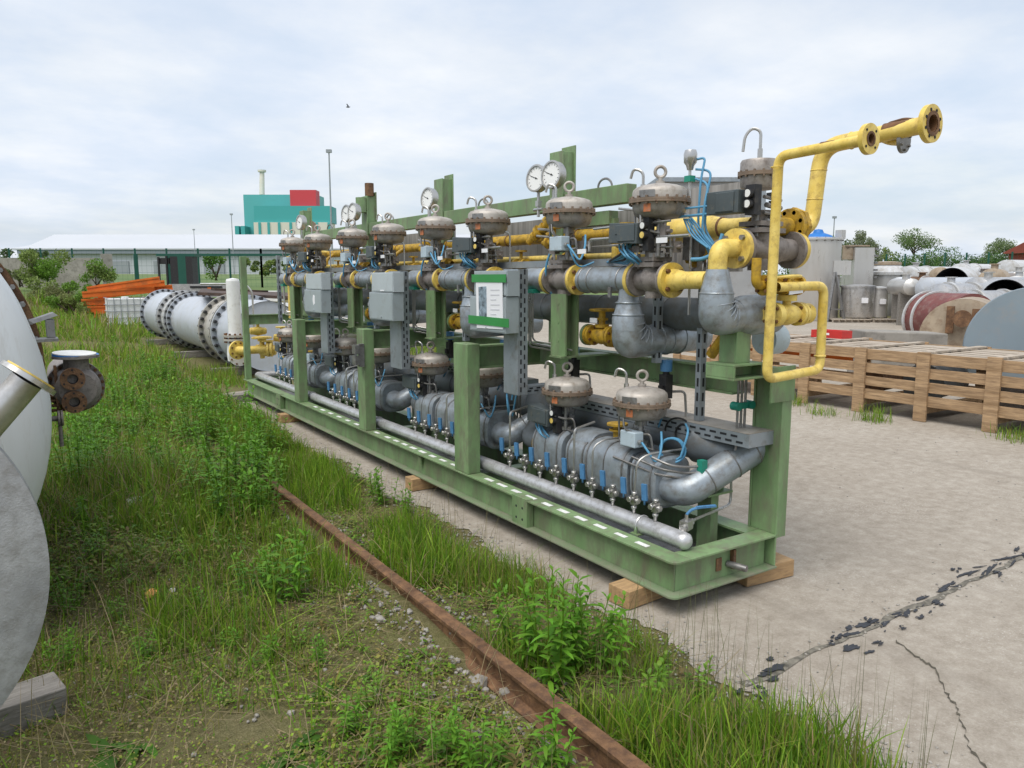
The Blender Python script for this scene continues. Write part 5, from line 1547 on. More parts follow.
pipe_drum(13.0, 14.3, PR, DRUMW, 'nearest white flanged pipe section, half hidden by the far end of the skid', (False, True))
pipe_drum(14.38, 15.4, PR + 0.0, DRUMG, 'short beige ring between two bolted flanges in the row of pipe sections')
pipe_drum(15.5, 19.2, PR - 0.04, DRUMW, 'long pale grey pipe section in the middle of the row under the rusty plate')
pipe_drum(19.3, 20.3, PR, DRUMW2, 'short white pipe ring between bolted flanges in the row')
pipe_drum(20.4, 23.2, PR, DRUMW, 'farthest white flanged pipe section beside the white liquid container')
m = MB()
for y in (13.9, 16.5, 18.8, 21.2, 22.8):
    m.box(PX - 0.75, PX + 0.75, y - 0.1, y + 0.1, 0.0, 0.12)
for i, y in enumerate((13.9, 17.5, 21.4)):
    mm_ = MB().box(PX - 0.78, PX + 0.7, y - 0.1, y + 0.1, 0.0, 0.13)
    tag(mm_.build('timber_block', TIMBER_G, None), ('grey sleeper under the nearest white pipe section', 'grey sleeper under the long pipe section in the middle', 'grey sleeper under the farthest pipe section')[i], 'timber block')
# white lumpy wrapped fittings on top right of the row
t = empty('wrapped_vessel', (4.9, 14.6, 0.1), 'white vessel with nozzles lying behind the far end of the skid', 'vessel')
m = MB().lathe((4.3, 15.2, 0.70), (1, 0.1, 0), [(0, 0), (0.2, 0.03), (0.29, 0.10), (0.31, 0.22), (0.31, 2.3), (0.26, 2.45), (0, 2.5)], 32); m.build('shell', DRUMW2, t)
for x, r, h in ((4.5, .10, .1), (4.85, .13, .2), (5.3, .16, .12), (5.7, .1, .22), (6.1, .12, .1)):
    MB().cyl((x, 15.15, 0.95), (x, 15.0, 1.05 + h), r, None, 18).disc((x, 15.0, 1.05 + h), (0, -.2, 1), r + .07, 0.04, 22).build('nozzle', DRUMW2, t)
# brown plate lying across the drums
m = MB().obox((4.45, 17.0, 1.36), (1.05, -0.35, -0.06), (0.3, 1.3, 0.02), (0, 0, 0.03)).obox((4.3, 17.6, 1.425), (0.6, 0.1, -.03), (-0.02, 0.10, 0), (0, 0, 0.03))
tag(m.build('rusty_plate', DRUST, None), 'dark rusty plate lying across the white pipe sections', 'metal plate')

# liquid container (white tank in a wire cage)
p = at(129, 327, Z=0.0)
bx_, by_ = 3.25, 29.0
t = empty('caged_container', (bx_, by_, 0.0), 'white plastic liquid container in a wire cage beside the orange beams', 'container')
m = MB().box(bx_ - .57, bx_ + .57, by_ - .5, by_ + .5, 0.14, 1.02).cyl((bx_ - .05, by_ - .52, .25), (bx_ - .05, by_ - .48, .25), .12, None, 18).cyl((bx_, by_, 1.02), (bx_, by_, 1.08), .12, None, 18); m.build('tank', WHITE, t, bevel=0.05)
m = MB()
for i in range(7): x = bx_ - .6 + .2 * i; m.bar((x, by_ - .53, .12), (x, by_ - .53, 1.06), .02, .02)
for z in (.15, .38, .6, .82, 1.05): m.bar((bx_ - .6, by_ - .535, z), (bx_ + .6, by_ - .535, z), .02, .02).bar((bx_ - .6, by_ - .53, z), (bx_ - .6, by_ + .53, z), .02, .02).bar((bx_ + .6, by_ - .53, z), (bx_ + .6, by_ + .53, z), .02, .02)
m.build('cage', MASTG, t)
m = MB()
for x in (-.5, 0, .5): m.box(bx_ + x - .08, bx_ + x + .08, by_ - .55, by_ + .55, 0, .12)
m.build('pallet', WOOD_G, t)

# orange beams stacked
base = at(112, 318, Z=0.0)
bcx, bcy = 3.75, 34.0
for i in range(10):
    lv_ = i // 2
    z = (0.08, 0.36, 0.64, 0.98, 1.24, 1.50)[lv_]
    ang = R(random.uniform(-15, 15) - 10)
    L = 2.6 + random.uniform(-.3, .2)
    xo = (-0.1, 0.25)[i % 2] + random.uniform(-.2, .2) + 0.1
    tilt = random.uniform(-.02, .02) if lv_ < 3 else (0.07 + 0.04 * (i % 3))
    m = MB()
    for zz in (-0.09, 0.09): m.box(-L / 2, L / 2, -0.06, 0.06, zz - 0.035, zz + 0.035)
    m.box(-L / 2, L / 2, -0.03, 0.03, -0.056, 0.056)
    o = m.build('orange_beam', ORANGE, None, origin=(0, 0, 0))
    o.location = (bcx + xo, bcy + (i % 2) * 0.5 - .2, z + 0.15 + abs(tilt) * 0.4)
    o.rotation_euler = (0, -tilt, ang)
    tag(o, 'orange steel beam in the %s of the orange heap' % ('flat lower layers' if lv_ < 3 else 'tilted upper layers'), 'beam', 'lower beams of the orange heap' if lv_ < 3 else 'upper beams of the orange heap')
m = MB().box(bcx - 1.2, bcx - 1.0, bcy - .5, bcy + .6, 0, .15).box(bcx + 0.9, bcx + 1.1, bcy - .5, bcy + .6, 0, .15)
tag(m.build('bearer', TIMBER_G, None), 'dark timber bearers under the heap of orange beams', 'timber')

# ================================================================== BEHIND LEFT: fence, wall, machine, buildings
def gpt(px, D):
    """ground point below a pixel column at a view depth"""
    p = at(px, 278, D=D)
    return Vector((p.x, p.y, gz(p.x, p.y)))


def mesh_fence(name, px0, px1, D0, D1, top, n, label, matl):
    a, b = gpt(px0, D0), gpt(px1, D1)
    t = empty(name, (a + b) / 2, label, 'fence')
    for i in range(n + 1):
        p = a.lerp(b, i / n); p.z = gz(p.x, p.y)
        m = MB().box(p.x - .05, p.x + .05, p.y - .05, p.y + .05, p.z - .2, p.z + top); m.build('fence_post', matl, t)
    d = (b - a); d.z = 0; L = d.length; d.normalize()
    m = MB()
    z0 = gz(a.x, a.y)
    for z in (0.1, 0.5, 0.9, 1.3, 1.7, top - 0.15): m.bar(a + Vector((0, 0, z)), b + Vector((0, 0, z + gz(b.x, b.y) - z0 - (b.z - a.z))), .010, .010)
    s = 0.0
    while s < L:
        p = a + d * s + Vector((0, 0, (b.z - a.z) * s / L)); m.bar(p + Vector((0, 0, .05)), p + Vector((0, 0, top - .1)), .006, .006); s += 0.3
    m.build('wire_mesh', matl, t)
    return t


mesh_fence('mesh_fence', -20, 262, 46, 46, 2.35, 9, 'dark green wire mesh fence across the back left in front of the white hall', FENCEG)
mesh_fence('mesh_fence', 262, 345, 46, 46, 2.35, 2, 'end stretch of green mesh fence behind the far actuators', FENCEG)
mesh_fence('mesh_fence', 885, 1060, 62, 52, 2.3, 8, 'green wire fence at the back right behind the white drums', FENCEG)
# thick green gate frame
a, b = gpt(158, 40), gpt(300, 40)
t = empty('gate_frame', (a + b) / 2, 'dark green steel gate frame with a long top bar in front of the hall', 'gate')
zt = at(200, 255, D=40).z
MB().bar((a.x, a.y, zt), (b.x, b.y, zt), .12, .12).build('top_bar', FENCEG, t)
for px in (170, 241, 297):
    p = gpt(px, 40); MB().box(p.x - .07, p.x + .07, p.y - .07, p.y + .07, p.z - .2, zt).build('gate_post', FENCEG, t)
# single green post left
p = gpt(137, 41); zt = at(137, 254, D=41).z
tag(MB().box(p.x - .1, p.x + .1, p.y - .1, p.y + .1, p.z - .2, zt).build('green_post', FENCEG, None), 'thick dark green post standing above the orange beams', 'post')
# dark machine with a flatbed: cabinet in a frame
a = gpt(182, 34)
t = empty('mobile_machine', a, 'dark machine cabinet with a green door on a flat grey trailer behind the pipe sections', 'machine')
u_ = Vector((math.cos(-YAW), math.sin(-YAW), 0)); v_ = Vector((-u_.y, u_.x, 0))
def atD(px, py, D=34): return at(px, py, D=D)
def pan(name, x0, x1, y0, y1, matl, th=0.3, D=34):
    p0, p1 = atD(x0, y1, D), atD(x1, y0, D)
    c_ = (p0 + p1) / 2
    hx = abs((p1 - p0).dot(u_)) / 2; hz = abs(p1.z - p0.z) / 2
    return MB().obox(c_ + v_ * th, u_ * hx, v_ * th, Vector((0, 0, hz))).build(name, matl, t)
pan('cabinet', 170.5, 178, 256.5, 284, BLACK)
pan('green_door', 178, 186, 256, 284, FENCEG, 0.25)
pan('cabinet', 186, 192.5, 256.5, 284, BLACK)
pan('roof', 168, 194, 254, 256.5, FENCEG, 0.4)
pan('frame_post', 158, 159.5, 257, 290, BLACK, 0.05)
pan('frame_post', 166, 167.5, 256, 290, BLACK, 0.05)
pan('frame_box', 159, 169, 258, 264, BLACK, 0.2)
pan('flatbed', 169, 228, 284, 297, VESSEL_G, 0.9)
pan('flatbed_slot', 190, 222, 286, 288, DARKHOLE, 0.005, 33.95)
pan('marker_light', 207.5, 211, 287.5, 290.5, ORANGE, 0.01, 33.9)
# white skiff like plates on the grass
p = gpt(265, 36)
m = MB().obox(at(262, 299, D=36), u_ * 0.9, v_ * 0.5, (0, 0, .10)).obox(at(264, 293, D=36), u_ * 0.7, v_ * 0.35, (0, 0, .10))
tag(m.build('white_panels', WHITE, None), 'low pile of white panels on the grass behind the far post of the skid', 'panels')
# concrete wall and pillar
a, b = gpt(-60, 42), gpt(98, 42)
zt = at(50, 258, D=42).z
m = MB().bar(Vector((a.x, a.y, (zt - .4) / 2)), Vector((b.x, b.y, (zt - .4) / 2)), 0.3, zt + .4)
tag(m.build('concrete_wall', CONCW, None), 'old concrete wall behind the bushes at the left', 'wall')
p = gpt(108, 40); zt = at(108, 254, D=40).z
m = MB().box(p.x - .25, p.x + .25, p.y - .2, p.y + .2, -0.2, zt)
tag(m.build('concrete_pillar', CONCW, None), 'upright concrete pillar at the end of the old wall', 'pillar')

# long white hall
D = 150
a, b = gpt(22, D), gpt(470, D * 1.0)
t = empty('long_hall', (a + b) / 2, 'long low white hall with roof vents in the background', 'building')
d = (b - a); d.z = 0; L = d.length; d.normalize(); nrm = Vector((-d.y, d.x, 0))
ze, zr, zb_ = at(150, 250, D=D).z, at(150, 240.5, D=D + 16).z, a.z - 1.5
m = MB().prism([(0, zb_), (0, ze), (12, zr + 1), (24, ze), (24, zb_)], a * 1 - Vector((0, 0, a.z)), nrm, ZP, d * L); m.build('wall', SHEDW, t)
m = MB().prism([(-1.0, ze), (-1.0, ze + .25), (16, zr), (33, ze + .25), (33, ze)], a * 1 - Vector((0, 0, a.z)) - d * 1, nrm, ZP, d * (L + 2)); rf = m.build('roof', SHEDW, t)
pq = a - Vector((0, 0, a.z))
m = MB().obox(pq + d * L / 2 - nrm * 0.6 + Vector((0, 0, ze - .40)), d * L / 2, nrm * .2, (0, 0, .36)); m.build('gutter_shadow_band', SHEDB, t)  # gutter and eaves shadow line put in as one dark strip
for px in (50, 74, 97, 120, 143, 165, 188, 212, 236):
    q = pq + d * (L * (px - 22) / 448) + nrm * 16
    MB().obox(q + Vector((0, 0, zr + .25)) - nrm * 1.5, d * 1.7, nrm * .8, (0, 0, .32)).build('roof_vent', SHEDB, rf)
for px in (120, 165, 215):
    q = pq + d * (L * (px - 22) / 448) - nrm * .15
    MB().obox(q + Vector((0, 0, zb_ + 2.5)), d * 2.0, nrm * .1, (0, 0, 1.8)).build('hall_door', MASTG, t)

# teal works building
D = 260
def bld(x0, x1, y0, y1, th, matl, name, D=D, par=None, tw=0.0):
    p0, p1 = at(x0, y1, D=D), at(x1, y0, D=D)
    c_ = (p0 + p1) / 2; hx = abs((p1 - p0).dot(u_)) / 2; hz = abs(p1.z - p0.z) / 2
    return MB().obox(c_ + v_ * th, u_ * hx, v_ * th, Vector((0, 0, hz))).build(name, matl, par)
t = empty('works_building', gpt(285, D), 'tall teal and cream works building with a red box on its roof', 'building')
bld(244.5, 318, 195, 250, 5, TEALB2, 'rear_block', D + 10, t)
bld(254, 330.5, 206, 222.5, 4.5, TEALB, 'teal_band', D, t)
bld(254.5, 330, 222.5, 262, 4.2, CREAMB, 'wall', D + 0.6, t)
for x in (259, 268, 278.5, 290, 303, 316, 328): bld(x, x + 2.4, 222.6, 262, 0.4, TEALB, 'teal_pier', D + 0.3, t)
bld(290, 316, 190, 206.5, 2.5, REDB, 'red_box', D + 1, t)
p = at(262, 195, D=D + 20); q = at(262, 172, D=D + 20)
MB().cyl(p, q, 0.95, 0.85, 16).disc(q, (0, 0, 1), 1.5, .7, 16).build('chimney', CREAMB, t)
for x in (241, 247):
    bld(x - 6, x - 2, 226, 240, 3, TEALB, 'side_tank', D + 5, t)
# masts
def mast(px, py0, py1, D, r, label, lamp=True):
    p, q = gpt(px, D), at(px, py0, D=D)
    t = empty('lamp_mast', p, label, 'lamp mast', 'masts in the background')
    MB().cyl((p.x, p.y, p.z), (p.x, p.y, q.z), r, r * .6, 10).build('pole', MASTG, t)
    if lamp: MB().obox((p.x, p.y, q.z), u_ * r * 2.4, v_ * r * 1.6, (0, 0, r * 1.4)).build('lamp_head', MASTG, t)
mast(333, 154, 240, 120, 0.17, 'tallest grey lamp mast right of the teal building')
mast(1.5, 185, 262, 70, 0.10, 'grey pole at the far left edge behind the fence')
mast(234.5, 215, 260, 140, 0.10, 'short lamp mast left of the teal building')
mast(196.5, 230, 262, 140, 0.08, 'slender pole in front of the white hall')
mast(831, 218, 250, 90, 0.09, 'thin lamp mast behind the tall steel tank')

# bird
bp = at(348, 107, D=60)
m = MB().lathe(bp, u_, [(0, -.18), (.05, -.08), (.06, 0.02), (.03, .14), (0, .2)], 8).add([bp, bp + Vector((.05, .1, .16)), bp + v_ * .35 + Vector((0, 0, .2)), bp + v_ * .3 + u_ * -.06 + Vector((0, 0, .16)), bp - v_ * .3 + Vector((0, 0, .2)), bp - v_ * .3 - u_ * .06 + Vector((0, 0, .14))], [(0, 1, 2, 3), (0, 1, 4, 5)])
tag(m.build('bird', BIRDM, None), 'small dark bird flying in the pale sky', 'bird')

# ================================================================== RIGHT: timber crate, tanks, drums
CXF, CXB = 9.0, 10.42
t = empty('slatted_crate', (9.7, 5.0, 0.0), 'long slatted timber crate with open gaps standing on the concrete to the right', 'crate')
posts = [8.75, 7.95, 7.16, 6.37, 5.555, 4.755, 3.975, 3.19, 2.4]
for X_, s in ((CXF, -1), (CXB, 1)):
    for y in posts:
        m = MB().box(min(X_, X_ + s * .035), max(X_, X_ + s * .035), y - .075, y + .075, 0.004, 0.83 + random.uniform(-.006, .012)); m.build('crate_post', WOOD, t, bevel=0.003)
    for (z0, z1) in ((0.185, 0.31), (0.355, 0.475), (0.52, 0.64), (0.685, 0.815)):
        for i in range(len(posts) - 1):
            if i % 2 == 0:
                ya, yb = posts[min(i + 2, len(posts) - 1)], posts[i]
                e = random.uniform(-.008, .008)
                m = MB().box(min(X_ + .003, X_ - s * .028), max(X_ + .003 if s > 0 else X_ - .0, X_ - s * .028) if False else max(X_, X_ - s * .028), ya + .004, yb - .004, z0 + e, z1 + e)
                m.build('slat', WOOD, t, bevel=0.002)
for i in range(6):
    x0 = CXF + 0.035 + i * 0.235
    for j in range(0, len(posts) - 1, 2):
        m = MB().box(x0, x0 + 0.15, posts[j + 2] + .005, posts[j] - .005, 0.786, 0.806 + random.uniform(-.003, .004)); m.build('top_slat', WOOD_G, t, bevel=0.002)
for y in posts:
    MB().box(CXF + 0.02, CXB - 0.02, y - .05, y + .05, 0.812, 0.838).build('batten', WOOD_G, t, bevel=0.002)
    MB().box(CXF + 0.03, CXB - 0.03, y - .04, y + .04, 0.09, 0.18).build('bearer', WOOD, t)
# things inside the crate
m = MB().box(9.25, 9.37, 5.9, 8.7, 0.50, 0.68).box(9.24, 9.25, 5.9, 8.7, 0.50, 0.52)
tag(m.build('orange_red_beam', ORANGE, None), 'orange red steel beam inside the slatted crate seen through the gaps', 'beam')
for i, (y, r, z) in enumerate(((3.2, .22, .42), (3.9, .16, .36), (4.9, .2, .4), (5.6, .15, .36))):
    m = MB().cyl((9.3, y, z), (10.2, y + .1, z), r, None, 18).disc((9.28, y, z), (1, 0, 0), r + .06, .03, 22)
    tag(m.build('pipe_piece', (STEEL_D, CAST, CLAD_D, RUST)[i], None), ('dull steel', 'brown cast', 'dark grey', 'rusty')[i] + ' flanged pipe piece inside the slatted crate', 'pipe piece')
# red tray on top
c = at(830, 335, X=10.05)
m = MB().box(9.85, 10.1, 6.4, 6.90, 0.842, 0.86).box(9.85, 9.87, 6.4, 6.90, 0.861, 0.95).box(10.08, 10.1, 6.4, 6.90, 0.861, 0.95).box(9.871, 10.079, 6.4, 6.42, 0.861, 0.95).box(9.871, 10.079, 6.88, 6.90, 0.861, 0.95).box(9.846, 9.8495, 6.60, 6.70, .885, .915, 1)
tag(m.build('red_tray', [RED, PAPER], None), 'red metal tray lying on top of the slatted crate', 'tray')
# concrete block behind the crate
a_ = at(857, 330, D=12.6); b_ = at(938, 331, D=12.0)
h_ = a_.z / 2
m = MB().obox(Vector(((a_.x + b_.x) / 2, (a_.y + b_.y) / 2, h_ + .002)), Vector(((b_.x - a_.x) / 2, (b_.y - a_.y) / 2, 0)), v_ * .3, (0, 0, h_))
tag(m.build('concrete_block', CONCW, None, bevel=0.02), 'long low concrete block behind the slatted crate', 'concrete block')

def drum_h(name, px, py, D, r, L, ang, body, endm, label, cat='drum', hollow=False, ring=None, dish=0.0, extra=None, grp=None):
    """horizontal drum: near end centre at pixel/depth, axis heading ang (deg, 0=+Y towards away)"""
    p = at(px, py, D=D)
    a_ = Vector((math.sin(R(ang)), math.cos(R(ang)), 0))
    t = empty(name, (p.x + a_.x * L / 2, p.y + a_.y * L / 2, max(0, p.z - r)), label, cat, grp)
    m = MB().lathe(p, a_, [(r, 0), (r, L)] + ([(r * .7, L + .12), (0, L + .18)]), 44); m.build('shell', body, t)
    if hollow:
        m = MB().lathe(p, a_, [(r, -.001), (r * .97, -.001), (r * .97, L * .8), (0, L * .8)], 44); m.build('inside', endm, t)
    else:
        m = MB().lathe(p, a_, [(0, -dish - .001), (r * .5, -dish * .75 - .001), (r * .85, -dish * .3 - .001), (r * .998, -.001)], 44); m.build('end', endm, t)
    if ring:
        for q in ring:
            MB().lathe(p + a_ * q, a_, [(r + .003, 0), (r + .04, 0), (r + .04, .06), (r + .003, .06)], 44).build('band', DRUMW2, t)
    return t, p, a_


# blue grey plate disc standing right behind the crate
p = at(1032, 356, X=10.95)
m = MB().lathe((p.x + .05, p.y, 0.80), (-0.86, -0.5, 0.08), [(0, .02), (.79, .02), (.80, 0.0), (.80, -.06), (0, -.06)], 64)
tag(m.build('round_plate', PLATEG, None), 'blue grey round steel plate leaning behind the slatted crate', 'plate')
# tan drum end with rusty fittings
t, p, a_ = drum_h('end_drum', 962, 338, 13.6, 0.70, 1.9, 68, TANEND, TANEND, 'tan brown drum with a rusty nozzle on its flat end, behind the slatted crate', dish=0.05)
n_ = -a_
m = MB().cyl(p + n_ * .03 + Vector((0, 0, .36)), p + n_ * .28 + Vector((0, 0, .36)), .09, None, 20).disc(p + n_ * .28 + Vector((0, 0, .36)), n_, .15, .04, 26)
m.build('nozzle', RUST, t)
e_ = Vector((a_.y, -a_.x, 0))
m = MB().obox(p + n_ * .12 - e_ * .20 + Vector((0, 0, .33)), e_ * .06, n_ * .06, (0, 0, .24)).obox(p + n_ * .1 + e_ * .27 + Vector((0, 0, .40)), e_ * .14, n_ * .03, (0, 0, .13))
m.build('bracket', RUST, t)
MB().cyl(p + n_ * .04 - e_ * .1 - Vector((0, 0, .45)), p + n_ * .1 - e_ * .1 - Vector((0, 0, .45)), .17, None, 26).build('manhole', RUST, t)
# maroon drum with white bands
t, p, a_ = drum_h('banded_drum', 972, 322, 16.6, 0.62, 1.5, 26, MAROON, MAROON, 'dark maroon drum with white bands lying left of the tan drum', ring=(1.12, 1.42))
# steel drum with an open dark end
drum_h('open_drum', 1004, 300, 20.5, 0.56, 3.0, 62, INOX_B, DARKHOLE, 'bright steel drum with its dark open end facing the yard', hollow=True)
wd = [(905, 279, 33, .55, 4.5, 100, DRUMW2, 'white drum lying left of the far drums, next to the beige lidded tank'),
      (951, 284, 28, .60, 3.4, 80, DRUMW2, 'white drum with a dark mouth in the middle of the drum yard'),
      (976, 293, 24, .50, 2.6, 95, INOX_B, 'steel drum lying between the maroon drum and the open drum'),
      (938, 298, 22, .42, 2.6, 105, INOX_B, 'polished steel tube lying just above the maroon drum'),
      (992, 281, 27, .45, 2.2, 70, TANEND, 'rust stained tan drum end among the white drums'),
      (1006, 275, 34, .68, 6.0, 95, DRUMW2, 'large white tank lying at the right edge below the red roofed house'),
      (958, 274, 37, .5, 5.0, 95, DRUMW2, 'farthest white drum in front of the hedge'),
      (925, 289, 26, .4, 2.8, 100, DRUMW, 'pale grey drum lying between white drums'),
      (1015, 289, 26, .45, 2.0, 75, DRUMW2, 'short white drum behind the open steel drum'),
      (962, 305, 18.5, .35, 1.7, 108, INOX_B, 'small steel drum resting behind the tan drum')]
wd += [(912, 287, 27, .30, 1.6, 40, INOX, 'small steel pipe piece standing askew at the left of the drums'),
       (940, 277, 32, .42, 2.0, 60, TANEND, 'brownish drum with a flat end behind the pale drums'),
       (968, 282, 29, .34, 1.8, 120, CAST, 'dark cast pipe lying crosswise between the white drums'),
       (983, 287, 25, .30, 1.5, 60, INOX_B, 'bright flanged pipe piece just left of the open steel drum'),
       (946, 292, 24.5, .32, 1.6, 75, DRUMW2, 'short white pipe piece in the middle of the drums'),
       (920, 301, 23, .26, 1.4, 95, STEEL_D, 'dull steel pipe on the ground left of the maroon drum'),
       (1020, 281, 30, .40, 2.2, 60, INOX, 'steel drum end at the right edge above the open drum'),
       (899, 286, 29, .34, 1.5, 70, DRUMW, 'pale grey pipe piece right behind the steel pots'),
       (931, 283, 29.5, .25, 1.2, 30, RUST, 'small rusty pipe piece among the white drums')]
for i, (px, py, D_, r, L, ang, mm_, lab) in enumerate(wd):
    t, p, a_ = drum_h('storage_drum', px, py, D_, r, L, ang, mm_, (DARKHOLE if i in (1,) else mm_), lab, hollow=i in (1,), dish=.12, ring=((0.3, 1.2) if i % 3 == 0 else None), grp='drums stored at the back right')
    if i % 2 == 0:
        MB().cyl(p + a_ * .6 + Vector((0, 0, r - .02)), p + a_ * .6 + Vector((0, 0, r + .14)), .12, None, 14).disc(p + a_ * .6 + Vector((0, 0, r + .14)), (0, 0, 1), .18, .03, 18).build('nozzle', mm_, t)
    zb = p.z - r
    if zb > 0.1:
        MB().obox((p.x + a_.x * L * .3, p.y + a_.y * L * .3, zb / 2 + .02), a_ * .1, a_.cross(ZP) * r * .8, (0, 0, zb / 2 + .06)).build('cradle', TIMBER_G, t)

# tall steel tank with a blue cover
def tank(name, px, pyb, r, py_top, body, label, lid=True, D=None, legs=False, cat='tank', cone=0.0, dz=0.0):
    p = at(px, pyb, Z=0.0)
    D_ = (p - EYE).dot(_f)
    zt = at(px, py_top, D=D_).z
    r = r * D_ / F
    t = empty(name, (p.x, p.y, 0), label, cat)
    z0 = 0.004 + dz
    prof = [(0, z0), (r * .97, z0), (r, z0 + .06), (r, zt - .05)]
    m = MB().lathe((p.x, p.y, 0), ZP, prof, 48); m.build('shell', body, t)
    m = MB().lathe((p.x, p.y, zt - .05), ZP, [(r, 0), (r * 1.07, 0), (r * 1.07, .07), (r, .075)] + ([(r * .3, .08 + cone), (0, .085 + cone)] if lid else [(r * .95, .07), (r * .95, -zt * .5), (0, -zt * .5)]), 48)
    m.build('rim', body, t)
    return t, p, zt, r


t, p, zt, r = tank('tall_tank', 812, 320, 23.5, 240, INOX, 'tall cylindrical steel tank with a blue cover on its lid', cone=.08)
MB().lathe((p.x + .1, p.y, zt + .06), ZP, [(0.0, .36), (.16, .33), (.22, .2), (.5, .10), (.62, .0)], 14).build('blue_cover', BLUETARP, t)
MB().box(p.x + .35, p.x + .6, p.y - .9, p.y - .6, zt, zt + .35).cyl((p.x - .4, p.y + .3, zt), (p.x - .4, p.y + .3, zt + .3), .1, None, 12).build('nozzle', INOX, t)
q = at(838, 268, D=(p - EYE).dot(_f) - .8)
MB().obox(q, u_ * .35, v_ * .4, (0, 0, .28)).build('side_box', INOX, t)
m = MB()
for k in range(20):
    a_ = 2 * PI * k / 20
    m.cyl((p.x + r * 1.04 * math.cos(a_), p.y + r * 1.04 * math.sin(a_), zt - .10), (p.x + r * 1.04 * math.cos(a_), p.y + r * 1.04 * math.sin(a_), zt + .05), .025, None, 6)
m.build('lid_clamps', STEEL_D, t)
# pots on pallets
pots = [(856, 321, 15.5, 286, INOX_B, 'wide steel pot with a flat lid on a pallet beside the tall tank'),
        (877, 321, 8.5, 288, INOX, 'narrow steel pot between two wider pots'),
        (896, 320, 11.5, 291, INOX, 'squat steel pot at the right end of the pallets'),
        (906, 313, 17, 277, INOX, 'tall steel tank behind the pots with a white stripe'),
        (860, 312, 27, 277, INOX_B, 'broad rimmed steel tank behind the pots')]
for px, py, r, top, mm_, lab in pots:
    t, p, zt, rr_ = tank('steel_pot' if py > 315 else 'steel_tank', px, py, r, top, mm_, lab, cone=.04, cat='pot' if py > 315 else 'tank', dz=.15)
    m = MB()
    for k in range(4):
        a_ = PI / 4 + PI / 2 * k
        m.cyl((p.x + rr_ * .8 * math.cos(a_), p.y + rr_ * .8 * math.sin(a_), .01), (p.x + rr_ * .8 * math.cos(a_), p.y + rr_ * .8 * math.sin(a_), .25), .04, None, 8)
    m.build('legs', STEEL_D, t)
    if top == 277 and r < 20: MB().obox(at(px + 12, 297, D=(p - EYE).dot(_f) - rr_ * 0.6), u_ * .05, v_ * .03, (0, 0, .5)).build('white_stripe', WHITE, t)
    MB().obox((p.x - v_.x * rr_, p.y - v_.y * rr_, zt * .6), u_ * .12, v_ * .06, (0, 0, .1)).build('label_plate', PAPER, t)
for px in (852, 893):
    p = at(px, 322.5, Z=0.0)
    m = MB()
    for k in (-1, 0, 1): m.obox((p.x + v_.x * .1, p.y + v_.y * .1, .05) , u_ * .7, v_ * .06, (0, 0, .045)) if False else m.obox(Vector((p.x, p.y, .05)) + v_ * (.1 + .4 * (k + 1)) , u_ * .72, v_ * .06, (0, 0, .045))
    for k in range(6): m.obox(Vector((p.x, p.y, .11)) + u_ * (-.62 + .248 * k) + v_ * .5, u_ * .1, v_ * .6, (0, 0, .012))
    tag(m.build('pallet', WOOD_G, None), 'wooden pallet under the wide steel pot' if px == 852 else 'wooden pallet under the squat steel pot', 'pallet')
# rectangular steel boxes and beige lidded tank behind
p = at(858, 262, D=33)
t = empty('box_tank', (p.x, p.y, 0), 'rectangular ribbed steel box tank behind the tall steel tank', 'tank')
MB().obox((p.x, p.y, p.z / 2 + .3), u_ * .42, v_ * .6, (0, 0, p.z / 2 + .3)).build('shell', INOX, t)
m = MB()
for k in range(5): m.obox(Vector((p.x, p.y, p.z + .55 - .3 * k)) + u_ * .50, u_ * .07, v_ * .65, (0, 0, .04))
m.build('rib', STEEL_D, t)
MB().obox(Vector((p.x, p.y, p.z + .68)) - u_ * .25, u_ * .5, v_ * .5, (0, 0, .03)).cyl(Vector((p.x, p.y, p.z + .1)) - u_ * .52 - v_ * .2, Vector((p.x, p.y, p.z + .65)) - u_ * .52 - v_ * .2, .26, None, 16).build('top_vessel', TANEND, t)
p = at(886, 270, D=34)
t = empty('lidded_tank', (p.x, p.y, 0), 'wide tank with a pale conical lid and a tan collar among the steel tanks', 'tank')
MB().lathe((p.x, p.y, 0), ZP, [(1.0, 0), (1.0, p.z - .1)], 40).build('shell', INOX, t)
MB().lathe((p.x, p.y, p.z - .1), ZP, [(1.0, -.12), (1.09, -.12), (1.09, 0), (.55, .32), (.52, .33)], 40).build('lid', DRUMW2, t)
MB().lathe((p.x, p.y, p.z + .22), ZP, [(.55, 0), (.62, 0), (.62, .12), (.3, .16), (0, .17)], 30).build('collar', TANEND, t)
# leaning A frame
p = at(836, 322, Z=0.0); q = at(835, 272, D=(p - EYE).dot(_f))
t = empty('a_frame', (p.x, p.y, 0), 'grey steel A shaped stand in front of the tall tank', 'stand')
for s in (-1, 1):
    MB().bar(Vector((p.x, p.y, 0)) + u_ * .34 * s, (q.x, q.y, q.z), .10, .06).build('leg', STEEL_D, t)
MB().bar(Vector((p.x, p.y, .5)) + u_ * -.24, Vector((p.x, p.y, .5)) + u_ * .24, .05, .05).build('crossbar', STEEL_D, t)
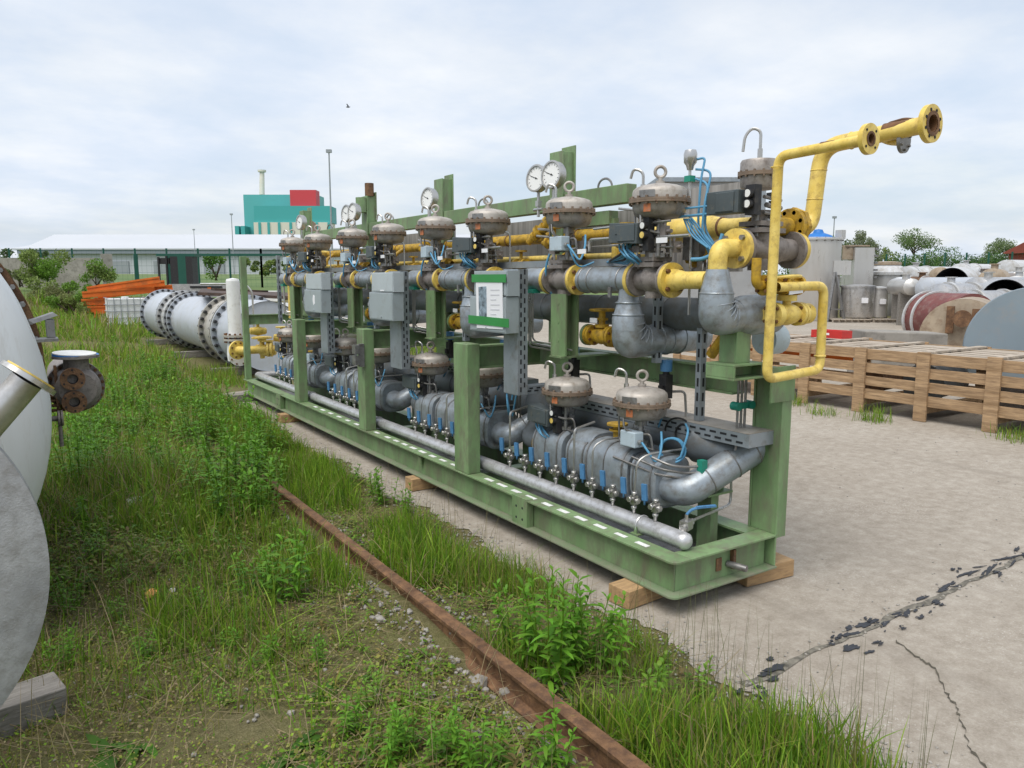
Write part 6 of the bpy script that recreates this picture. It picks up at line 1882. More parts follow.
# grey container far behind the near end of the skid
a_ = at(655, 191, D=20); b_ = at(752, 205, D=18)
p = at(700, 278, D=19)
t = empty('grey_container', (p.x, p.y, 0), 'plain grey container behind the near end of the skid', 'container')
MB().obox((p.x, p.y, a_.z / 2), u_ * 1.25, v_ * .9, (0, 0, a_.z / 2 - .02)).build('body', PLANKW2, t)
m = MB()
for k in (-1, 1): m.obox(Vector((p.x, p.y, a_.z / 2)) - v_ * .92 + u_ * 1.2 * k, u_ * .06, v_ * .02, (0, 0, a_.z / 2))
m.obox(Vector((p.x, p.y, a_.z + .01)), u_ * 1.32, v_ * .97, (0, 0, .05)).build('frame', GALV, t)
# red roofed house
p = gpt(1052, 75); zt = at(1020, 246, D=75).z; ze = at(1020, 252, D=75).z
t = empty('small_house', p, 'small house with a red tiled roof at the right edge', 'house')
pz = Vector((p.x, p.y, 0))
MB().obox(pz + Vector((0, 0, (ze + p.z) / 2)), u_ * 2.6, v_ * 3, (0, 0, (ze - p.z) / 2)).build('wall', BRICKR, t)
MB().prism([(-3.2, ze - .1), (3.2, ze - .1), (3.2, ze + .05), (0, zt + .4), (-3.2, ze + .05)], pz - u_ * 3, v_, ZP, u_ * 6).build('roof', BRICKR, t)
MB().obox(pz - v_ * 3.0 + u_ * -1.0 + Vector((0, 0, p.z + 1.1)), u_ * .8, v_ * .06, (0, 0, .6)).build('window', SHEDW, t)
MB().obox(pz - v_ * 3.0 + u_ * -2.2 + Vector((0, 0, p.z + 1.0)), u_ * .35, v_ * .05, (0, 0, .9)).build('pale_panel', CREAMB, t)
# ================================================================== VEGETATION
GREEN1 = np.array([0.170, 0.315, 0.024]); GREEN2 = np.array([0.255, 0.385, 0.040]); GREEN3 = np.array([0.105, 0.215, 0.024])
OLIVE = np.array([0.270, 0.265, 0.065]); STRAW = np.array([0.36, 0.29, 0.16]); BROWNS = np.array([0.16, 0.11, 0.06])


def patch(x, y, s, ph=0.0):
    return 0.5 + 0.5 * np.clip(np.sin(x * s + ph + 1.3 * np.sin(y * s * .7 + ph)) * 0.6 + np.sin(y * s * 1.3 - ph + 1.7 * np.sin(x * s * .6)) * 0.6 + 0.35 * np.sin((x + y) * s * 2.3 + ph), -1, 1)


gzv_ = np.vectorize(gz)


def blades(x, y, h, w, tint, lean=0.45, z=None, curl=0.5):
    n = len(x)
    z = gzv_(x, y) - 0.01 if z is None else z
    a = rng.uniform(0, 2 * PI, n)
    la = rng.uniform(0, 2 * PI, n); ln = np.abs(rng.normal(0, lean, n)) * h
    ux, uy = np.cos(a) * w / 2, np.sin(a) * w / 2
    dx, dy = np.cos(la) * ln, np.sin(la) * ln
    V = np.zeros((n, 8, 3))
    for i, (t, ws) in enumerate(((0, 1), (0.4, 0.9), (0.75, 0.6), (1, 0.08))):
        b = t ** (1 + curl)
        zz = z + h * t * (1 - 0.25 * t * np.minimum(ln / np.maximum(h, 1e-4), 1.2))
        V[:, 2 * i, 0] = x + dx * b - ux * ws; V[:, 2 * i, 1] = y + dy * b - uy * ws; V[:, 2 * i, 2] = zz
        V[:, 2 * i + 1, 0] = x + dx * b + ux * ws; V[:, 2 * i + 1, 1] = y + dy * b + uy * ws; V[:, 2 * i + 1, 2] = zz
    Fq = np.array([[0, 1, 3, 2], [2, 3, 5, 4], [4, 5, 7, 6]])
    FF = (np.arange(n)[:, None, None] * 8 + Fq[None]).reshape(-1, 4)
    T = np.repeat(tint[:, None, :], 8, axis=1)
    return V.reshape(-1, 3), FF, T.reshape(-1, 3)


def tints(n, gw, ow, sw, bw=0.0):
    cols = np.stack([GREEN1, GREEN2, GREEN3, OLIVE, STRAW, BROWNS])
    p = np.array([gw * .4, gw * .35, gw * .25, ow, sw, bw]); p /= p.sum()
    i = rng.choice(6, n, p=p)
    return cols[i] * rng.uniform(0.72, 1.28, (n, 1)) * rng.uniform(.93, 1.07, (n, 3))


def gather(name, lst, matl=None):
    off = 0; VV, FF, TT = [], [], []
    for v, f, t in lst:
        VV.append(v); FF.append(f + off); TT.append(t); off += len(v)
    me = npmesh(name, np.concatenate(VV), np.concatenate(FF), np.concatenate(TT), matl or LEAF)
    o = bpy.data.objects.new(name, me); COL.objects.link(o); return o


def clear_of(x, y):
    """keep grass off the concrete, rail and big objects"""
    e = 2.42 + 0.05 * np.sin(y * 3.1) + 0.04 * np.sin(y * 7.7 + 1)
    ok = (x < e) | (y > 11.65)
    ok &= ~((np.abs(x - RX) < 0.035) & (y < 15))
    return ok


def zone(n, x0, x1, y0, y1, hmin, hmax, w, mix, thr=0.0, s=2.5, ph=0.0, lean=.45, keep=clear_of, clump=0.0):
    x = rng.uniform(x0, x1, n); y = rng.uniform(y0, y1, n)
    p = patch(x, y, s, ph)
    k = (p > thr * rng.uniform(.5, 1.5, n)) & keep(x, y)
    x, y, p = x[k], y[k], p[k]
    m_ = len(x)
    h = (hmin + (hmax - hmin) * rng.uniform(0, 1, m_) ** 1.3) * (0.55 + 0.6 * p)
    return blades(x, y, h, w * rng.uniform(.6, 1.4, m_), tints(m_, *mix), lean)


G = []
# strip between the rail and the concrete
G.append(zone(7000, 1.70, 2.44, 0.9, 2.25, .08, .27, .0062, (8, 1.6, .6), 0.3, 4.5, .3, .40, lambda x, y: (x < 2.27 + .15 * rng.random(len(x)) - .12 * (y > 1.9)) & (x > 1.66)))
G.append(zone(6000, 1.66, 2.34, 2.2, 3.6, .06, .22, .004, (6, 2, .8), 0.45, 5, 2))
G.append(zone(9500, 1.68, 2.36, 3.5, 6.6, .09, .26, .0062, (9, 1, .3), 0.30, 3, 1, .42, lambda x, y: (x < 2.05 + .25 * patch(x, y, 1.7, .4)) & (x > 1.66)))
G.append(zone(12000, 1.66, 2.30, 6.4, 11.4, .12, .30, .007, (8, 1.5, .5), 0.22, 2.2, 4, .4))
# near verge left of the rail
G.append(zone(5000, 0.75, 1.53, 1.0, 5.2, .03, .11, .0042, (5, 3, .8), 0.62, 4, 5))
G.append(zone(14000, -1.6, 1.0, 1.2, 5.2, .03, .15, .0045, (4.5, 4.2, 2.6), 0.36, 3.2, 1.1, .6))
G.append(zone(5000, -0.6, 1.2, 1.2, 2.2, .08, .26, .004, (8, 1.5, .3), 0.45, 4, 7))
G.append(zone(9000, 0.45, 1.5, 3.2, 6.0, .06, .26, .0055, (8, 1.5, .4), 0.38, 3, 3))
G.append(zone(5000, -1.2, 1.0, 2.2, 4.9, .10, .30, .0055, (8, 2, .6), 0.62, 2.6, 5.1, .5))
# thick growth further back
G.append(zone(24000, -1.4, 1.58, 4.8, 9.5, .10, .34, .0080, (7, 2.6, 1.8), 0.28, 1.8, 2, .6))
G.append(zone(13000, -1.2, 2.3, 9.0, 15, .10, .32, .013, (8, 2.2, 1.2), 0.22, 1.1, 1.5))
kb = lambda x, y: ((x < 2.75) | (x > 4.6)) | (y > 24)
G.append(zone(15000, -4, 3.6, 14, 26, .2, .5, .018, (8, 2.4, 1.8), 0.15, .7, 3, .5, kb))
G.append(zone(12000, -9, 7, 25, 42, .25, .7, .035, (8, 3, 2.2), 0.12, .4, 1, .5, lambda x, y: np.ones(len(x), bool)))
G.append(zone(1600, 2.5, 3.1, 11.6, 14.5, .1, .28, .009, (8, 2, 1), 0.3, 2, 1, .4, lambda x, y: np.ones(len(x), bool)))
G.append(zone(4500, 4.4, 9, 13, 26, .12, .35, .02, (8, 2, 1), 0.2, .8, 1, .4, lambda x, y: x > 4.4 + 0 * y))
tag(gather('grass', G), kind='stuff')

# low moss / clover cover: tiny tilted leaves
def cover(n, x0, x1, y0, y1, smin, smax, mix, thr, s, ph):
    x = rng.uniform(x0, x1, n); y = rng.uniform(y0, y1, n)
    k = (patch(x, y, s, ph) > thr * rng.uniform(.6, 1.4, n)) & clear_of(x, y)
    x, y = x[k], y[k]; n = len(x)
    z = gzv_(x, y) + rng.uniform(0, .03, n)
    a = rng.uniform(0, 2 * PI, n); L = rng.uniform(smin, smax, n); W = L * rng.uniform(.35, .6, n)
    ti = rng.uniform(-.2, .7, n)
    d = np.stack([np.cos(a) * L, np.sin(a) * L, ti * L], 1); q = np.stack([-np.sin(a) * W, np.cos(a) * W, rng.uniform(-.4, .4, n) * W], 1)
    c = np.stack([x, y, z], 1)
    V = np.stack([c, c + d * .5 + q, c + d, c + d * .5 - q], 1)
    T = np.repeat(tints(n, *mix)[:, None, :], 4, 1)
    return V.reshape(-1, 3), np.arange(n * 4).reshape(-1, 4), T.reshape(-1, 3)


Cv = [cover(85000, -1.6, 1.53, 1.0, 5.5, .005, .014, (3.2, 4, 1.8, 2.0), .0, 3.4, 2.2),
      cover(20000, 1.67, 2.44, 1.2, 7.5, .006, .016, (6, 3, .6, .8), .35, 4.4, .2),
      cover(14000, -1.5, 1.6, 5.0, 10, .015, .04, (8, 2, .4, .6), .3, 2.4, 1.2),
      cover(5000, 0.2, 1.5, 1.0, 3.0, .010, .024, (8, 2, .2, .3), .5, 5, 3)]
tag(gather('ground_cover', Cv), kind='stuff')

# low sprigs: small mixed leafy growth between the grass blades
def sprigs(n, x0, x1, y0, y1, L0, W0, hmax, thr, s, ph, cols):
    x = rng.uniform(x0, x1, n); y = rng.uniform(y0, y1, n)
    k = (patch(x, y, s, ph) > thr * rng.uniform(.6, 1.4, n)) & clear_of(x, y)
    x, y = x[k], y[k]; n = len(x); K = 7
    z = gzv_(x, y); h = rng.uniform(.2, 1, n) * hmax
    b = np.zeros((n, K, 3)); dd = np.zeros((n, K, 3)); L = np.zeros((n, K)); W = np.zeros((n, K))
    a0 = rng.uniform(0, 6.28, n)
    for j in range(K):
        a = a0 + j * 2.4 + rng.uniform(-.4, .4, n); el = rng.uniform(.05, .9, n)
        b[:, j] = np.stack([x + rng.normal(0, .004, n), y + rng.normal(0, .004, n), z + h * (j + .5) / K], 1)
        dd[:, j] = np.stack([np.cos(a) * np.cos(el), np.sin(a) * np.cos(el), np.sin(el)], 1)
        L[:, j] = L0 * rng.uniform(.5, 1.3, n); W[:, j] = W0 * rng.uniform(.6, 1.3, n)
    ci = np.array(cols)[rng.choice(len(cols), n)] * rng.uniform(.7, 1.25, (n, 1))
    return leafset(b.reshape(-1, 3), dd.reshape(-1, 3), L.ravel(), W.ravel(), np.repeat(ci, K, 0))
_late_sprigs = True

# dry stalks: standing and lying
S = []
n = 800
x = rng.uniform(-1.2, 2.4, n); y = rng.uniform(1.3, 9, n); k = clear_of(x, y); x, y = x[k], y[k]
S.append(blades(x, y, rng.uniform(.2, .5, len(x)), .0028 * np.ones(len(x)), STRAW * rng.uniform(.7, 1.2, (len(x), 1)), .4))
n = 4200
x = rng.uniform(-1.3, 2.4, n); y = rng.uniform(1.2, 8, n); k = clear_of(x, y); x, y = x[k], y[k]; n = len(x)
a = rng.uniform(0, 2 * PI, n); L = rng.uniform(.06, .32, n); w = rng.uniform(.0012, .0024, n); z = gzv_(x, y) + rng.uniform(.005, .05, n)
d = np.stack([np.cos(a) * L, np.sin(a) * L, rng.uniform(-.1, .25, n) * L], 1); q = np.stack([-np.sin(a) * w, np.cos(a) * w, 0 * w], 1); c = np.stack([x, y, z], 1)
V = np.stack([c - q, c + q, c + d + q * .5, c + d - q * .5], 1)
S.append((V.reshape(-1, 3), np.arange(n * 4).reshape(-1, 4), np.repeat((STRAW * rng.uniform(.55, 1.1, (n, 1)))[:, None, :], 4, 1).reshape(-1, 3)))
# seed-headed stalks at the concrete edge
n = 170
x = rng.uniform(1.75, 2.46, n); y = rng.uniform(1.1, 2.2, n)
S.append(blades(x, y, rng.uniform(.3, .52, n), .0022 * np.ones(n), (np.array([.16, .17, .07])) * rng.uniform(.6, 1.2, (n, 1)), .15))
n = 130
x = rng.uniform(1.9, 2.45, n); y = rng.uniform(2.2, 4.6, n)
S.append(blades(x, y, rng.uniform(.2, .42, n), .0024 * np.ones(n), (np.array([.24, .21, .10])) * rng.uniform(.6, 1.2, (n, 1)), .2))
tag(gather('dry_stalks', S), kind='stuff')


# ---- leafy weeds: real plants with stems and lance shaped leaves
def leafset(base, dirv, L, W, col):
    """arrays of leaves: folded lance shapes, 2 quads each side joined"""
    n = len(base)
    up = np.array([0, 0, 1.0])
    side = np.cross(dirv, up); side /= np.maximum(np.linalg.norm(side, axis=1, keepdims=True), 1e-6)
    nrm = np.cross(side, dirv)
    V = np.zeros((n, 8, 3))
    ts = (0.0, 0.35, 0.72, 1.0); ws = (0.12, 1.0, 0.75, 0.03)
    for i, (t, w_) in enumerate(zip(ts, ws)):
        c = base + dirv * (L * t)[:, None] - up * (L * 0.35 * t * t)[:, None]
        V[:, 2 * i] = c - side * (W * w_ / 2)[:, None] + nrm * (W * .12 * w_)[:, None]
        V[:, 2 * i + 1] = c + side * (W * w_ / 2)[:, None] + nrm * (W * .12 * w_)[:, None]
    Fq = np.array([[0, 1, 3, 2], [2, 3, 5, 4], [4, 5, 7, 6]])
    FF = (np.arange(n)[:, None, None] * 8 + Fq[None]).reshape(-1, 4)
    return V.reshape(-1, 3), FF, np.repeat(col[:, None, :], 8, 1).reshape(-1, 3)


def weed_mesh(stems, h, spread, nl, L0, W0, colr):
    parts_ = []
    bases, dirs, Ls, Ws = [], [], [], []
    sv, sf, st = [], [], []
    for s in range(stems):
        a = rng.uniform(0, 2 * PI); r0 = spread * rng.uniform(0, .6)
        p0 = np.array([math.cos(a) * r0, math.sin(a) * r0, -.02])
        hh = h * rng.uniform(.6, 1.0); ln = rng.uniform(.1, .5) * spread
        p1 = p0 + np.array([math.cos(a) * ln, math.sin(a) * ln, hh])
        b = len(sv); w = .0035
        for t in (0, .5, 1):
            c = p0 + (p1 - p0) * t + np.array([math.cos(a), math.sin(a), 0]) * ln * .4 * (t * t - t)
            for q in ((-w, 0), (w * .5, w * .87), (w * .5, -w * .87)): sv.append(c + np.array([q[0] * (1 - .5 * t), q[1] * (1 - .5 * t), 0]))
        for i in range(2):
            for j in range(3): sf.append([b + i * 3 + j, b + i * 3 + (j + 1) % 3, b + (i + 1) * 3 + (j + 1) % 3, b + (i + 1) * 3 + j])
        for l in range(nl):
            t = 0.12 + 0.88 * (l + rng.uniform(0, .6)) / nl
            c = p0 + (p1 - p0) * t + np.array([math.cos(a), math.sin(a), 0]) * ln * .4 * (t * t - t)
            la = l * 2.4 + rng.uniform(-.5, .5)
            el = rng.uniform(.1, .7) + .5 * (t > .85)
            bases.append(c); dirs.append([math.cos(la) * math.cos(el), math.sin(la) * math.cos(el), math.sin(el)])
            Ls.append(L0 * rng.uniform(.6, 1.15) * (1.1 - .45 * t)); Ws.append(W0 * rng.uniform(.7, 1.2))
    n = len(bases)
    col = colr * rng.uniform(.7, 1.25, (n, 1)) * rng.uniform(.92, 1.08, (n, 3))
    lv = leafset(np.array(bases), np.array(dirs), np.array(Ls), np.array(Ws), col)
    stt = np.repeat((GREEN1 * .9)[None], len(sv), 0)
    off = len(sv)
    V = np.concatenate([np.array(sv), lv[0]]); FF = np.concatenate([np.array(sf), lv[1] + off]); T = np.concatenate([stt, lv[2]])
    return npmesh('weed_plant', V, FF, T, LEAF)


SG = [(.15, .28, .03), (.20, .31, .04), (.10, .20, .03), (.22, .25, .06), (.24, .19, .07)]
Sp = [sprigs(2600, -1.4, 1.5, 1.1, 5.2, .035, .011, .07, .42, 3.7, 4.1, SG), sprigs(2600, -1.0, 1.5, 4.6, 9.5, .055, .016, .16, .34, 2.2, .7, SG),
      sprigs(1500, 1.7, 2.35, 1.2, 8.0, .04, .011, .10, .4, 4, 1.5, SG), sprigs(1200, -.3, 1.5, 1.0, 2.2, .05, .013, .11, .45, 5, 2.5, SG),
      sprigs(1600, -1, 2.5, 9, 15, .08, .024, .22, .3, 1.3, .2, SG)]
tag(gather('low_weeds', Sp), kind='stuff')
WG = np.array([.145, .32, .030]); WG2 = np.array([.19, .35, .045])
weedv = [weed_mesh(5, .34, .12, 20, .085, .017, WG), weed_mesh(8, .40, .17, 20, .09, .018, WG), weed_mesh(3, .30, .07, 18, .075, .016, WG2), weed_mesh(11, .46, .22, 22, .095, .019, WG)]
dockv = [weed_mesh(9, .05, .05, 2, .22, .055, np.array([.07, .16, .02])), weed_mesh(7, .06, .05, 2, .17, .045, np.array([.085, .19, .025]))]


def weed(px, py, me, s, label, group, X=None, zz=0.0, xy=None):
    if xy is None:
        p = at(px, py, Z=0.02); x, y = p.x, p.y
    else: x, y = xy
    o = bpy.data.objects.new('weed_plant', me); COL.objects.link(o)
    o.location = (x, y, gz(x, y) - .01); o.rotation_euler.z = random.uniform(0, 6.28); o.scale = (s, s, s * random.uniform(.9, 1.1))
    return tag(o, label, 'weed', group)


weed(556, 670, weedv[3], 1.22, 'big bushy leafy weed between the rail and the near corner of the skid', None)
weed(592, 662, weedv[3], .95, 'smaller leafy weed at the right foot of the big bushy weed', None)
weed(650, 700, weedv[2], 1.15, 'slender pale topped weed standing up in the tall grass at the concrete edge', None)
weed(523, 652, weedv[3], .85, 'low leafy weed close to the rail left of the big bushy weed', None)
weed(480, 768, weedv[1], .7, 'leafy weed left of the rail at the bottom edge', None)
weed(555, 775, weedv[0], .85, 'leafy weed growing against the rail at the bottom edge', None)
weed(700, 690, weedv[2], .75, 'small weed with star shaped top in the tall grass', None)
for (px, py, v, s) in ((232, 520, 3, .85), (262, 515, 1, .95), (205, 495, 1, .9), (240, 480, 3, 1.0), (270, 470, 1, .9), (215, 460, 3, .9), (190, 440, 1, 1.0), (245, 440, 1, .9), (170, 470, 0, .9), (285, 600, 0, 1.0), (265, 590, 1, .7), (300, 560, 2, .9), (160, 430, 3, .9), (205, 420, 3, .9), (228, 500, 3, 1.1), (250, 495, 3, 1.0), (258, 455, 3, 1.0), (235, 425, 3, 1.0), (225, 440, 1, 1.0), (180, 480, 1, .8), (200, 445, 3, 1.0), (262, 488, 3, .8)):
    weed(px + random.randint(-4, 4), py, weedv[v], s * 1.3, 'leafy green weed in the thick clump left of where the rail disappears', 'weeds in the clump by the rail')
for (px, py, v, s) in ((385, 500, 1, .85), (372, 490, 2, .9), (405, 512, 0, .8), (350, 485, 0, .8), (430, 540, 2, .7), (455, 575, 2, .6)):
    weed(px, py, weedv[v], s, 'leafy weed in the grass strip between the rail and the skid', 'weeds in the strip by the skid')
for (px, py) in ((88, 462), (76, 470), (100, 455), (75, 455), (90, 460), (70, 480), (110, 470), (85, 500), (140, 450), (150, 470), (100, 405), (85, 440), (75, 435), (120, 345), (145, 350), (165, 385), (140, 400), (120, 395), (160, 400), (130, 415), (180, 405), (105, 420), (150, 385), (120, 375), (200, 400), (170, 390), (140, 425), (185, 420), (110, 360), (135, 365), (155, 372), (95, 440), (125, 440)):
    weed(px + random.randint(-6, 6), py + random.randint(-5, 5), weedv[random.choice((1, 3, 3))], random.uniform(.9, 1.3), 'leafy weed in the lush growth between the rusty exchanger head and the skid', 'weeds in the lush growth')
for (px, py, v, s, lab) in ((110, 745, 0, .9, 'broad leaved dock plant at the bottom left beside the grey timber'), (135, 735, 1, .8, 'small dock plant right of the larger one at the bottom left'), (290, 750, 0, .85, 'broad leaved dock plant at the bottom centre left'), (255, 768, 1, .9, 'dock plant cut by the bottom edge'), (330, 690, 1, .7, 'low dock plant left of the gravel by the rail'), (320, 765, 1, .8, 'dock plant at the bottom between two leafy weeds'), (60, 640, 1, .7, 'small dock plant under the round grey cover')):
    o = weed(px, py, dockv[v], s, lab, None)
for (px, py, v, s) in ((265, 655, 0, .55), (370, 700, 2, .7), (345, 735, 0, .6), (410, 745, 1, .5), (225, 700, 2, .5), (420, 700, 2, .5), (100, 560, 0, .7), (70, 600, 1, .6), (120, 610, 0, .5), (180, 560, 2, .6), (90, 530, 1, .7), (200, 600, 0, .5), (150, 650, 0, .5), (60, 660, 1, .5), (230, 640, 0, .5), (440, 755, 1, .6), (385, 760, 1, .6), (300, 640, 2, .6), (320, 655, 0, .5)):
    weed(px, py, weedv[v], s, 'small leafy weed in the thin grass left of the rail', 'small weeds left of the rail')
# tufts at the foot of the crate
def tuft(x, y, n, h, spread, label, grp=None):
    xs = rng.normal(0, spread, n); ys = rng.normal(0, spread, n)
    hh = rng.uniform(.4, 1, n) * h
    v, f, t_ = blades(xs, ys, hh, .006 * np.ones(n), tints(n, 8, 1.5, .3), .5, z=np.zeros(n))
    me = npmesh('grass_tuft', v, f, t_, LEAF)
    o = bpy.data.objects.new('grass_tuft', me); COL.objects.link(o); o.location = (x, y, 0.0)
    return tag(o, label, 'grass tuft', grp)


for (px, py, n, h, sp, lab) in ((872, 421, 160, .26, .10, 'biggest grass tuft growing from the concrete at the foot of the slatted crate'), (823, 415, 120, .16, .11, 'low grass tuft in front of the crate left of the biggest tuft'), (1018, 440, 150, .2, .12, 'grass tuft at the crate foot by the right edge'), (798, 405, 90, .2, .09, 'grass tuft seen just right of the green corner post'), (262, 385, 120, .2, .12, 'grass tuft at the far corner of the skid')):
    p = at(px, py, Z=0.0); tuft(p.x, p.y, n, h, sp, lab)


# ---- bushes and trees made of many leaves
def crown(name, centers, n, leaf, cols, parent=None):
    C, Rr = np.array([c[:3] for c in centers]), np.array([c[3] for c in centers])
    i = rng.choice(len(C), n, p=Rr ** 2 / (Rr ** 2).sum())
    d = rng.normal(size=(n, 3)); d /= np.linalg.norm(d, axis=1, keepdims=True)
    rr_ = Rr[i] * rng.uniform(.25, 1, n) ** .5 * (1 + .25 * rng.normal(size=n) * .5)
    P = C[i] + d * rr_[:, None] * np.array([1, 1, .85])
    a = rng.normal(size=(n, 3)); a /= np.linalg.norm(a, axis=1, keepdims=True)
    b = np.cross(a, rng.normal(size=(n, 3))); b /= np.linalg.norm(b, axis=1, keepdims=True)
    s = leaf * rng.uniform(.6, 1.3, n)
    V = np.stack([P - a * s[:, None] * .5, P + b * s[:, None] * .28, P + a * s[:, None] * .5, P - b * s[:, None] * .28], 1).reshape(-1, 3)
    ci = rng.choice(len(cols), len(C)); base = np.array(cols)[ci[i]]
    T = base * rng.uniform(.7, 1.3, (n, 1))
    me = npmesh(name, V, np.arange(n * 4).reshape(-1, 4), np.repeat(T[:, None], 4, 1).reshape(-1, 3), LEAF)
    o = bpy.data.objects.new(name, me); COL.objects.link(o)
    WL[o] = Vector((0, 0, 0))
    if parent is not None:
        o.parent = parent; o.location = -WL[parent]
    return o


BG1, BG2, BG3 = (.14, .26, .035), (.08, .17, .03), (.20, .27, .07)
GG1, GG2 = (.10, .145, .06), (.13, .17, .085)


def bush(px, py, D, w, h, n, leaf, cols, label, cat='bush', name='bush', blobs=9):
    g = gpt(px, D)
    zc = at(px, py, D=D).z if py is not None else g.z
    t = empty(name, (g.x, g.y, zc), label, cat)
    cs = []
    for _ in range(blobs):
        q = g + u_ * random.uniform(-.42, .42) * w + v_ * random.uniform(-.3, .3) * w
        zz = zc + h * random.uniform(.02, .68)
        cs.append((q.x, q.y, zz, min(w, h) * random.uniform(.2, .36)))
    crown('foliage', cs, n, leaf, cols, t)
    m = MB()
    for _ in range(4):
        c = random.choice(cs); m.tube([(g.x + random.uniform(-.1, .1) * w, g.y, zc - .2), (c[0], c[1], c[2])], .03, 6)
    m.build('stems', BARK, t)
    return t


bush(42, 280, 38, 2.1, 1.8, 4400, .12, [BG1, BG1, BG3], 'bright green bush in front of the old concrete wall')
bush(98, 282, 37, 1.5, 1.2, 2200, .11, [BG1, BG3], 'green bush between the wall and the concrete pillar')
bush(72, 298, 33, 2.0, .8, 1800, .11, [BG1, (.18, .2, .08)], 'low green brush on the bank left of the orange beams')
bush(118, 318, 29.5, 1.3, .55, 1400, .09, [BG1, BG3], 'small leafy bush in front of the right end of the orange beams')
bush(70, 312, 30, 2.2, .9, 2400, .10, [BG1, BG3, (.22, .25, .09)], 'overgrown pale brush on the bank before the orange beams')
bush(55, 297, 35, 2.6, 1.1, 2400, .11, [BG3, (.24, .26, .10)], 'straw tinted scrub below the concrete wall')
bush(95, 312, 31, 1.9, .75, 1800, .10, [BG1, BG1], 'low bush at the lower left of the orange beams')
bush(20, 283, 39, 1.8, .9, 1200, .13, [(.15, .18, .07)], 'pale scrub at the foot of the concrete wall by the left edge')
bush(18, 262, 90, 6, 1.8, 700, .4, [GG1], 'dim bush by the pole at the far left')
bush(216, 277, 44, 1.2, 1.6, 700, .16, [BG1, BG2], 'young green bush behind the gate frame')
for i, px in enumerate((262, 285, 305)):
    bush(px, 272, 80, 6, 1.6, 900, .35, [(.14, .19, .06), BG3], ('weedy scrub behind the green fence, left of three', 'weedy scrub behind the green fence, middle of three', 'weedy scrub behind the green fence, right of three')[i])


def tree(px, D, h, w, n, leaf, cols, label, top=None, airy=False, base_frac=.25):
    g = gpt(px, D)
    if top is not None: h = at(px, top, D=D).z - g.z
    t = empty('tree', g, label, 'tree')
    m = MB(); cs = []
    m.tube([g, g + Vector((0.02 * h, 0, h * .3)), g + Vector((-.01 * h, 0, h * .8))], 1, 8, .3, radii=lambda q: h * .022 * (1 - .75 * q))
    for k in range(11):
        a = k * 2.4 + random.uniform(-.3, .3); z0 = h * random.uniform(base_frac, .65)
        r = w * .5 * random.uniform(.35, .85)
        e = g + Vector((math.cos(a) * r, math.sin(a) * r, min(h * .92, z0 + h * random.uniform(.1, .3))))
        m.tube([g + Vector((0, 0, z0)), (g + Vector((0, 0, z0))).lerp(e, .5) + Vector((0, 0, h * .03)), e], 1, 6, .2, radii=lambda q: h * .010 * (1 - .75 * q))
        cs.append((e.x, e.y, e.z, w * random.uniform(.12, .22) * (.8 if airy else 1)))
        f = (g + Vector((0, 0, z0))).lerp(e, .6); cs.append((f.x, f.y, f.z + h * .03, w * random.uniform(.08, .15)))
    cs.append((g.x, g.y, g.z + h * .9, w * .13))
    m.build('trunk', BARK, t)
    crown('crown', cs, n, leaf, cols, t)
    return t


tree(858, 70, 0, 4.0, 8000, .16, [(.19, .225, .12), (.22, .25, .15)], 'haze tinted grey green bushy tree behind the steel tanks', top=230, base_frac=.12)  # distance haze painted into the lightened leaf colours, next two trees too
tree(912, 75, 0, 4.6, 3000, .17, [(.17, .25, .09), (.15, .22, .09)], 'thin airy tree with bare lower branches behind the steel drums', top=228, airy=True, base_frac=.45)
tree(998, 85, 0, 4.6, 5000, .18, [(.2, .25, .13), (.19, .26, .11)], 'haze tinted pale green tree left of the red roofed house', top=239, base_frac=.1)  # leaf colours lightened to stand in for haze
tree(884, 80, 0, 3.0, 800, .25, [GG1, BG3], 'small sparse tree between the two larger trees', top=246, airy=True)
tree(838, 80, 0, 3.0, 900, .26, [GG1, BG1], 'small tree half hidden behind the tall steel tank', top=232, airy=True)
for i, (px, top, w) in enumerate(((918, 254, 5), (935, 248, 5), (952, 255, 5), (900, 258, 4), (972, 258, 6), (985, 256, 4))):
    g = gpt(px, 72); h = at(px, top, D=72).z - g.z
    bush(px, None, 72, w, h * 1.25, 3200, .17, [(.09, .17, .05), (.11, .20, .05)], 'section of the dense green hedge behind the white drums', name='hedge_bush').__setitem__('group', 'hedge behind the drums')

# far low tree line on the horizon
pts_ = []
cs = []
for k in range(140):
    a = R(38 + 62 * k / 140); r = 620 + 60 * math.sin(k)
    cs.append((r * math.sin(a), r * math.cos(a), 2.5 + random.uniform(0, 4), random.uniform(4, 8)))
o = crown('tree_line', cs, 9000, 2.2, [GG1, (.07, .12, .05)]); tag(o, kind='stuff')

# ================================================================== LIGHT AND SKY
w = bpy.data.worlds.new('World'); scene.world = w; w.use_nodes = True
nt = w.node_tree; ns = nt.nodes; lk = nt.links
bg = ns['Background']; out = ns['World Output']
sky = ns.new('ShaderNodeTexSky'); sky.sky_type = 'NISHITA'; sky.sun_disc = False
SUN_EL, SUN_AZ = R(62), R(-112)      # azimuth from +Y towards +X: the sun stands to the left
sky.sun_elevation = SUN_EL; sky.sun_rotation = SUN_AZ
sky.air_density = 1.2; sky.dust_density = 2.0
lk.new(sky.outputs[0], bg.inputs['Color']); bg.inputs['Strength'].default_value = 0.10
tc = ns.new('ShaderNodeTexCoord'); sx = ns.new('ShaderNodeSeparateXYZ'); lk.new(tc.outputs['Generated'], sx.inputs[0])
zc = ns.new('ShaderNodeMath'); zc.operation = 'MAXIMUM'; zc.inputs[1].default_value = 0.0; lk.new(sx.outputs['Z'], zc.inputs[0])
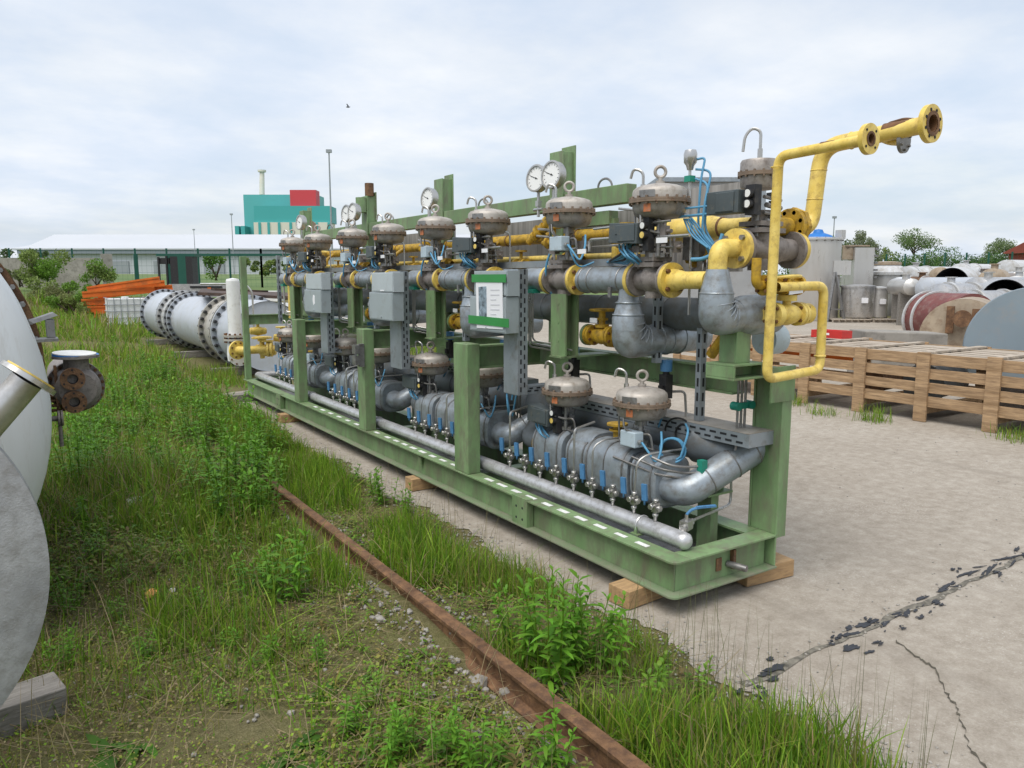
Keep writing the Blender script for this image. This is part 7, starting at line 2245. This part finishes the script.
za = ns.new('ShaderNodeMath'); za.operation = 'ADD'; za.inputs[1].default_value = 0.16; lk.new(zc.outputs[0], za.inputs[0])
cx = ns.new('ShaderNodeMath'); cx.operation = 'DIVIDE'; lk.new(sx.outputs['X'], cx.inputs[0]); lk.new(za.outputs[0], cx.inputs[1])
cy = ns.new('ShaderNodeMath'); cy.operation = 'DIVIDE'; lk.new(sx.outputs['Y'], cy.inputs[0]); lk.new(za.outputs[0], cy.inputs[1])
cb = ns.new('ShaderNodeCombineXYZ'); lk.new(cx.outputs[0], cb.inputs[0]); lk.new(cy.outputs[0], cb.inputs[1])
n1 = noise(ns, lk, cb.outputs[0], 1.15, 9, 0.60)
n2 = noise(ns, lk, cb.outputs[0], 0.45, 5, 0.5)
ccol = ramp(ns, lk, n1, [(0.30, (0.63, 0.735, 0.88)), (0.45, (0.725, 0.80, 0.915)), (0.57, (0.83, 0.875, 0.94)), (0.72, (0.95, 0.965, 0.985))])
bg2 = ns.new('ShaderNodeBackground'); lk.new(ccol, bg2.inputs['Color']); bg2.inputs['Strength'].default_value = 0.74
cov = ramp(ns, lk, n2, [(0.38, (0.66,) * 3), (0.58, (0.97,) * 3)])
mx = ns.new('ShaderNodeMixShader'); lk.new(cov, mx.inputs[0]); lk.new(bg.outputs[0], mx.inputs[1]); lk.new(bg2.outputs[0], mx.inputs[2])
lk.new(mx.outputs[0], out.inputs['Surface'])

sd = bpy.data.lights.new('sun', 'SUN'); sd.energy = 2.0; sd.angle = R(45); sd.color = (1.0, 0.955, 0.89)
so = bpy.data.objects.new('sun', sd); COL.objects.link(so)
dirs = Vector((math.sin(SUN_AZ) * math.cos(SUN_EL), math.cos(SUN_AZ) * math.cos(SUN_EL), math.sin(SUN_EL)))
so.rotation_euler = dirs.to_track_quat('Z', 'Y').to_euler()
so.location = (-20, 0, 30)

scene.view_settings.view_transform = 'Standard'
scene.view_settings.look = 'None'
scene.view_settings.exposure = 0.55
scene.view_settings.gamma = 1.0
scene.render.engine = 'CYCLES'
scene.cycles.max_bounces = 6
scene.cycles.diffuse_bounces = 3
scene.cycles.glossy_bounces = 3
scene.cycles.transmission_bounces = 3
scene.cycles.transparent_max_bounces = 6
scene.cycles.caustics_reflective = False
scene.cycles.caustics_refractive = False
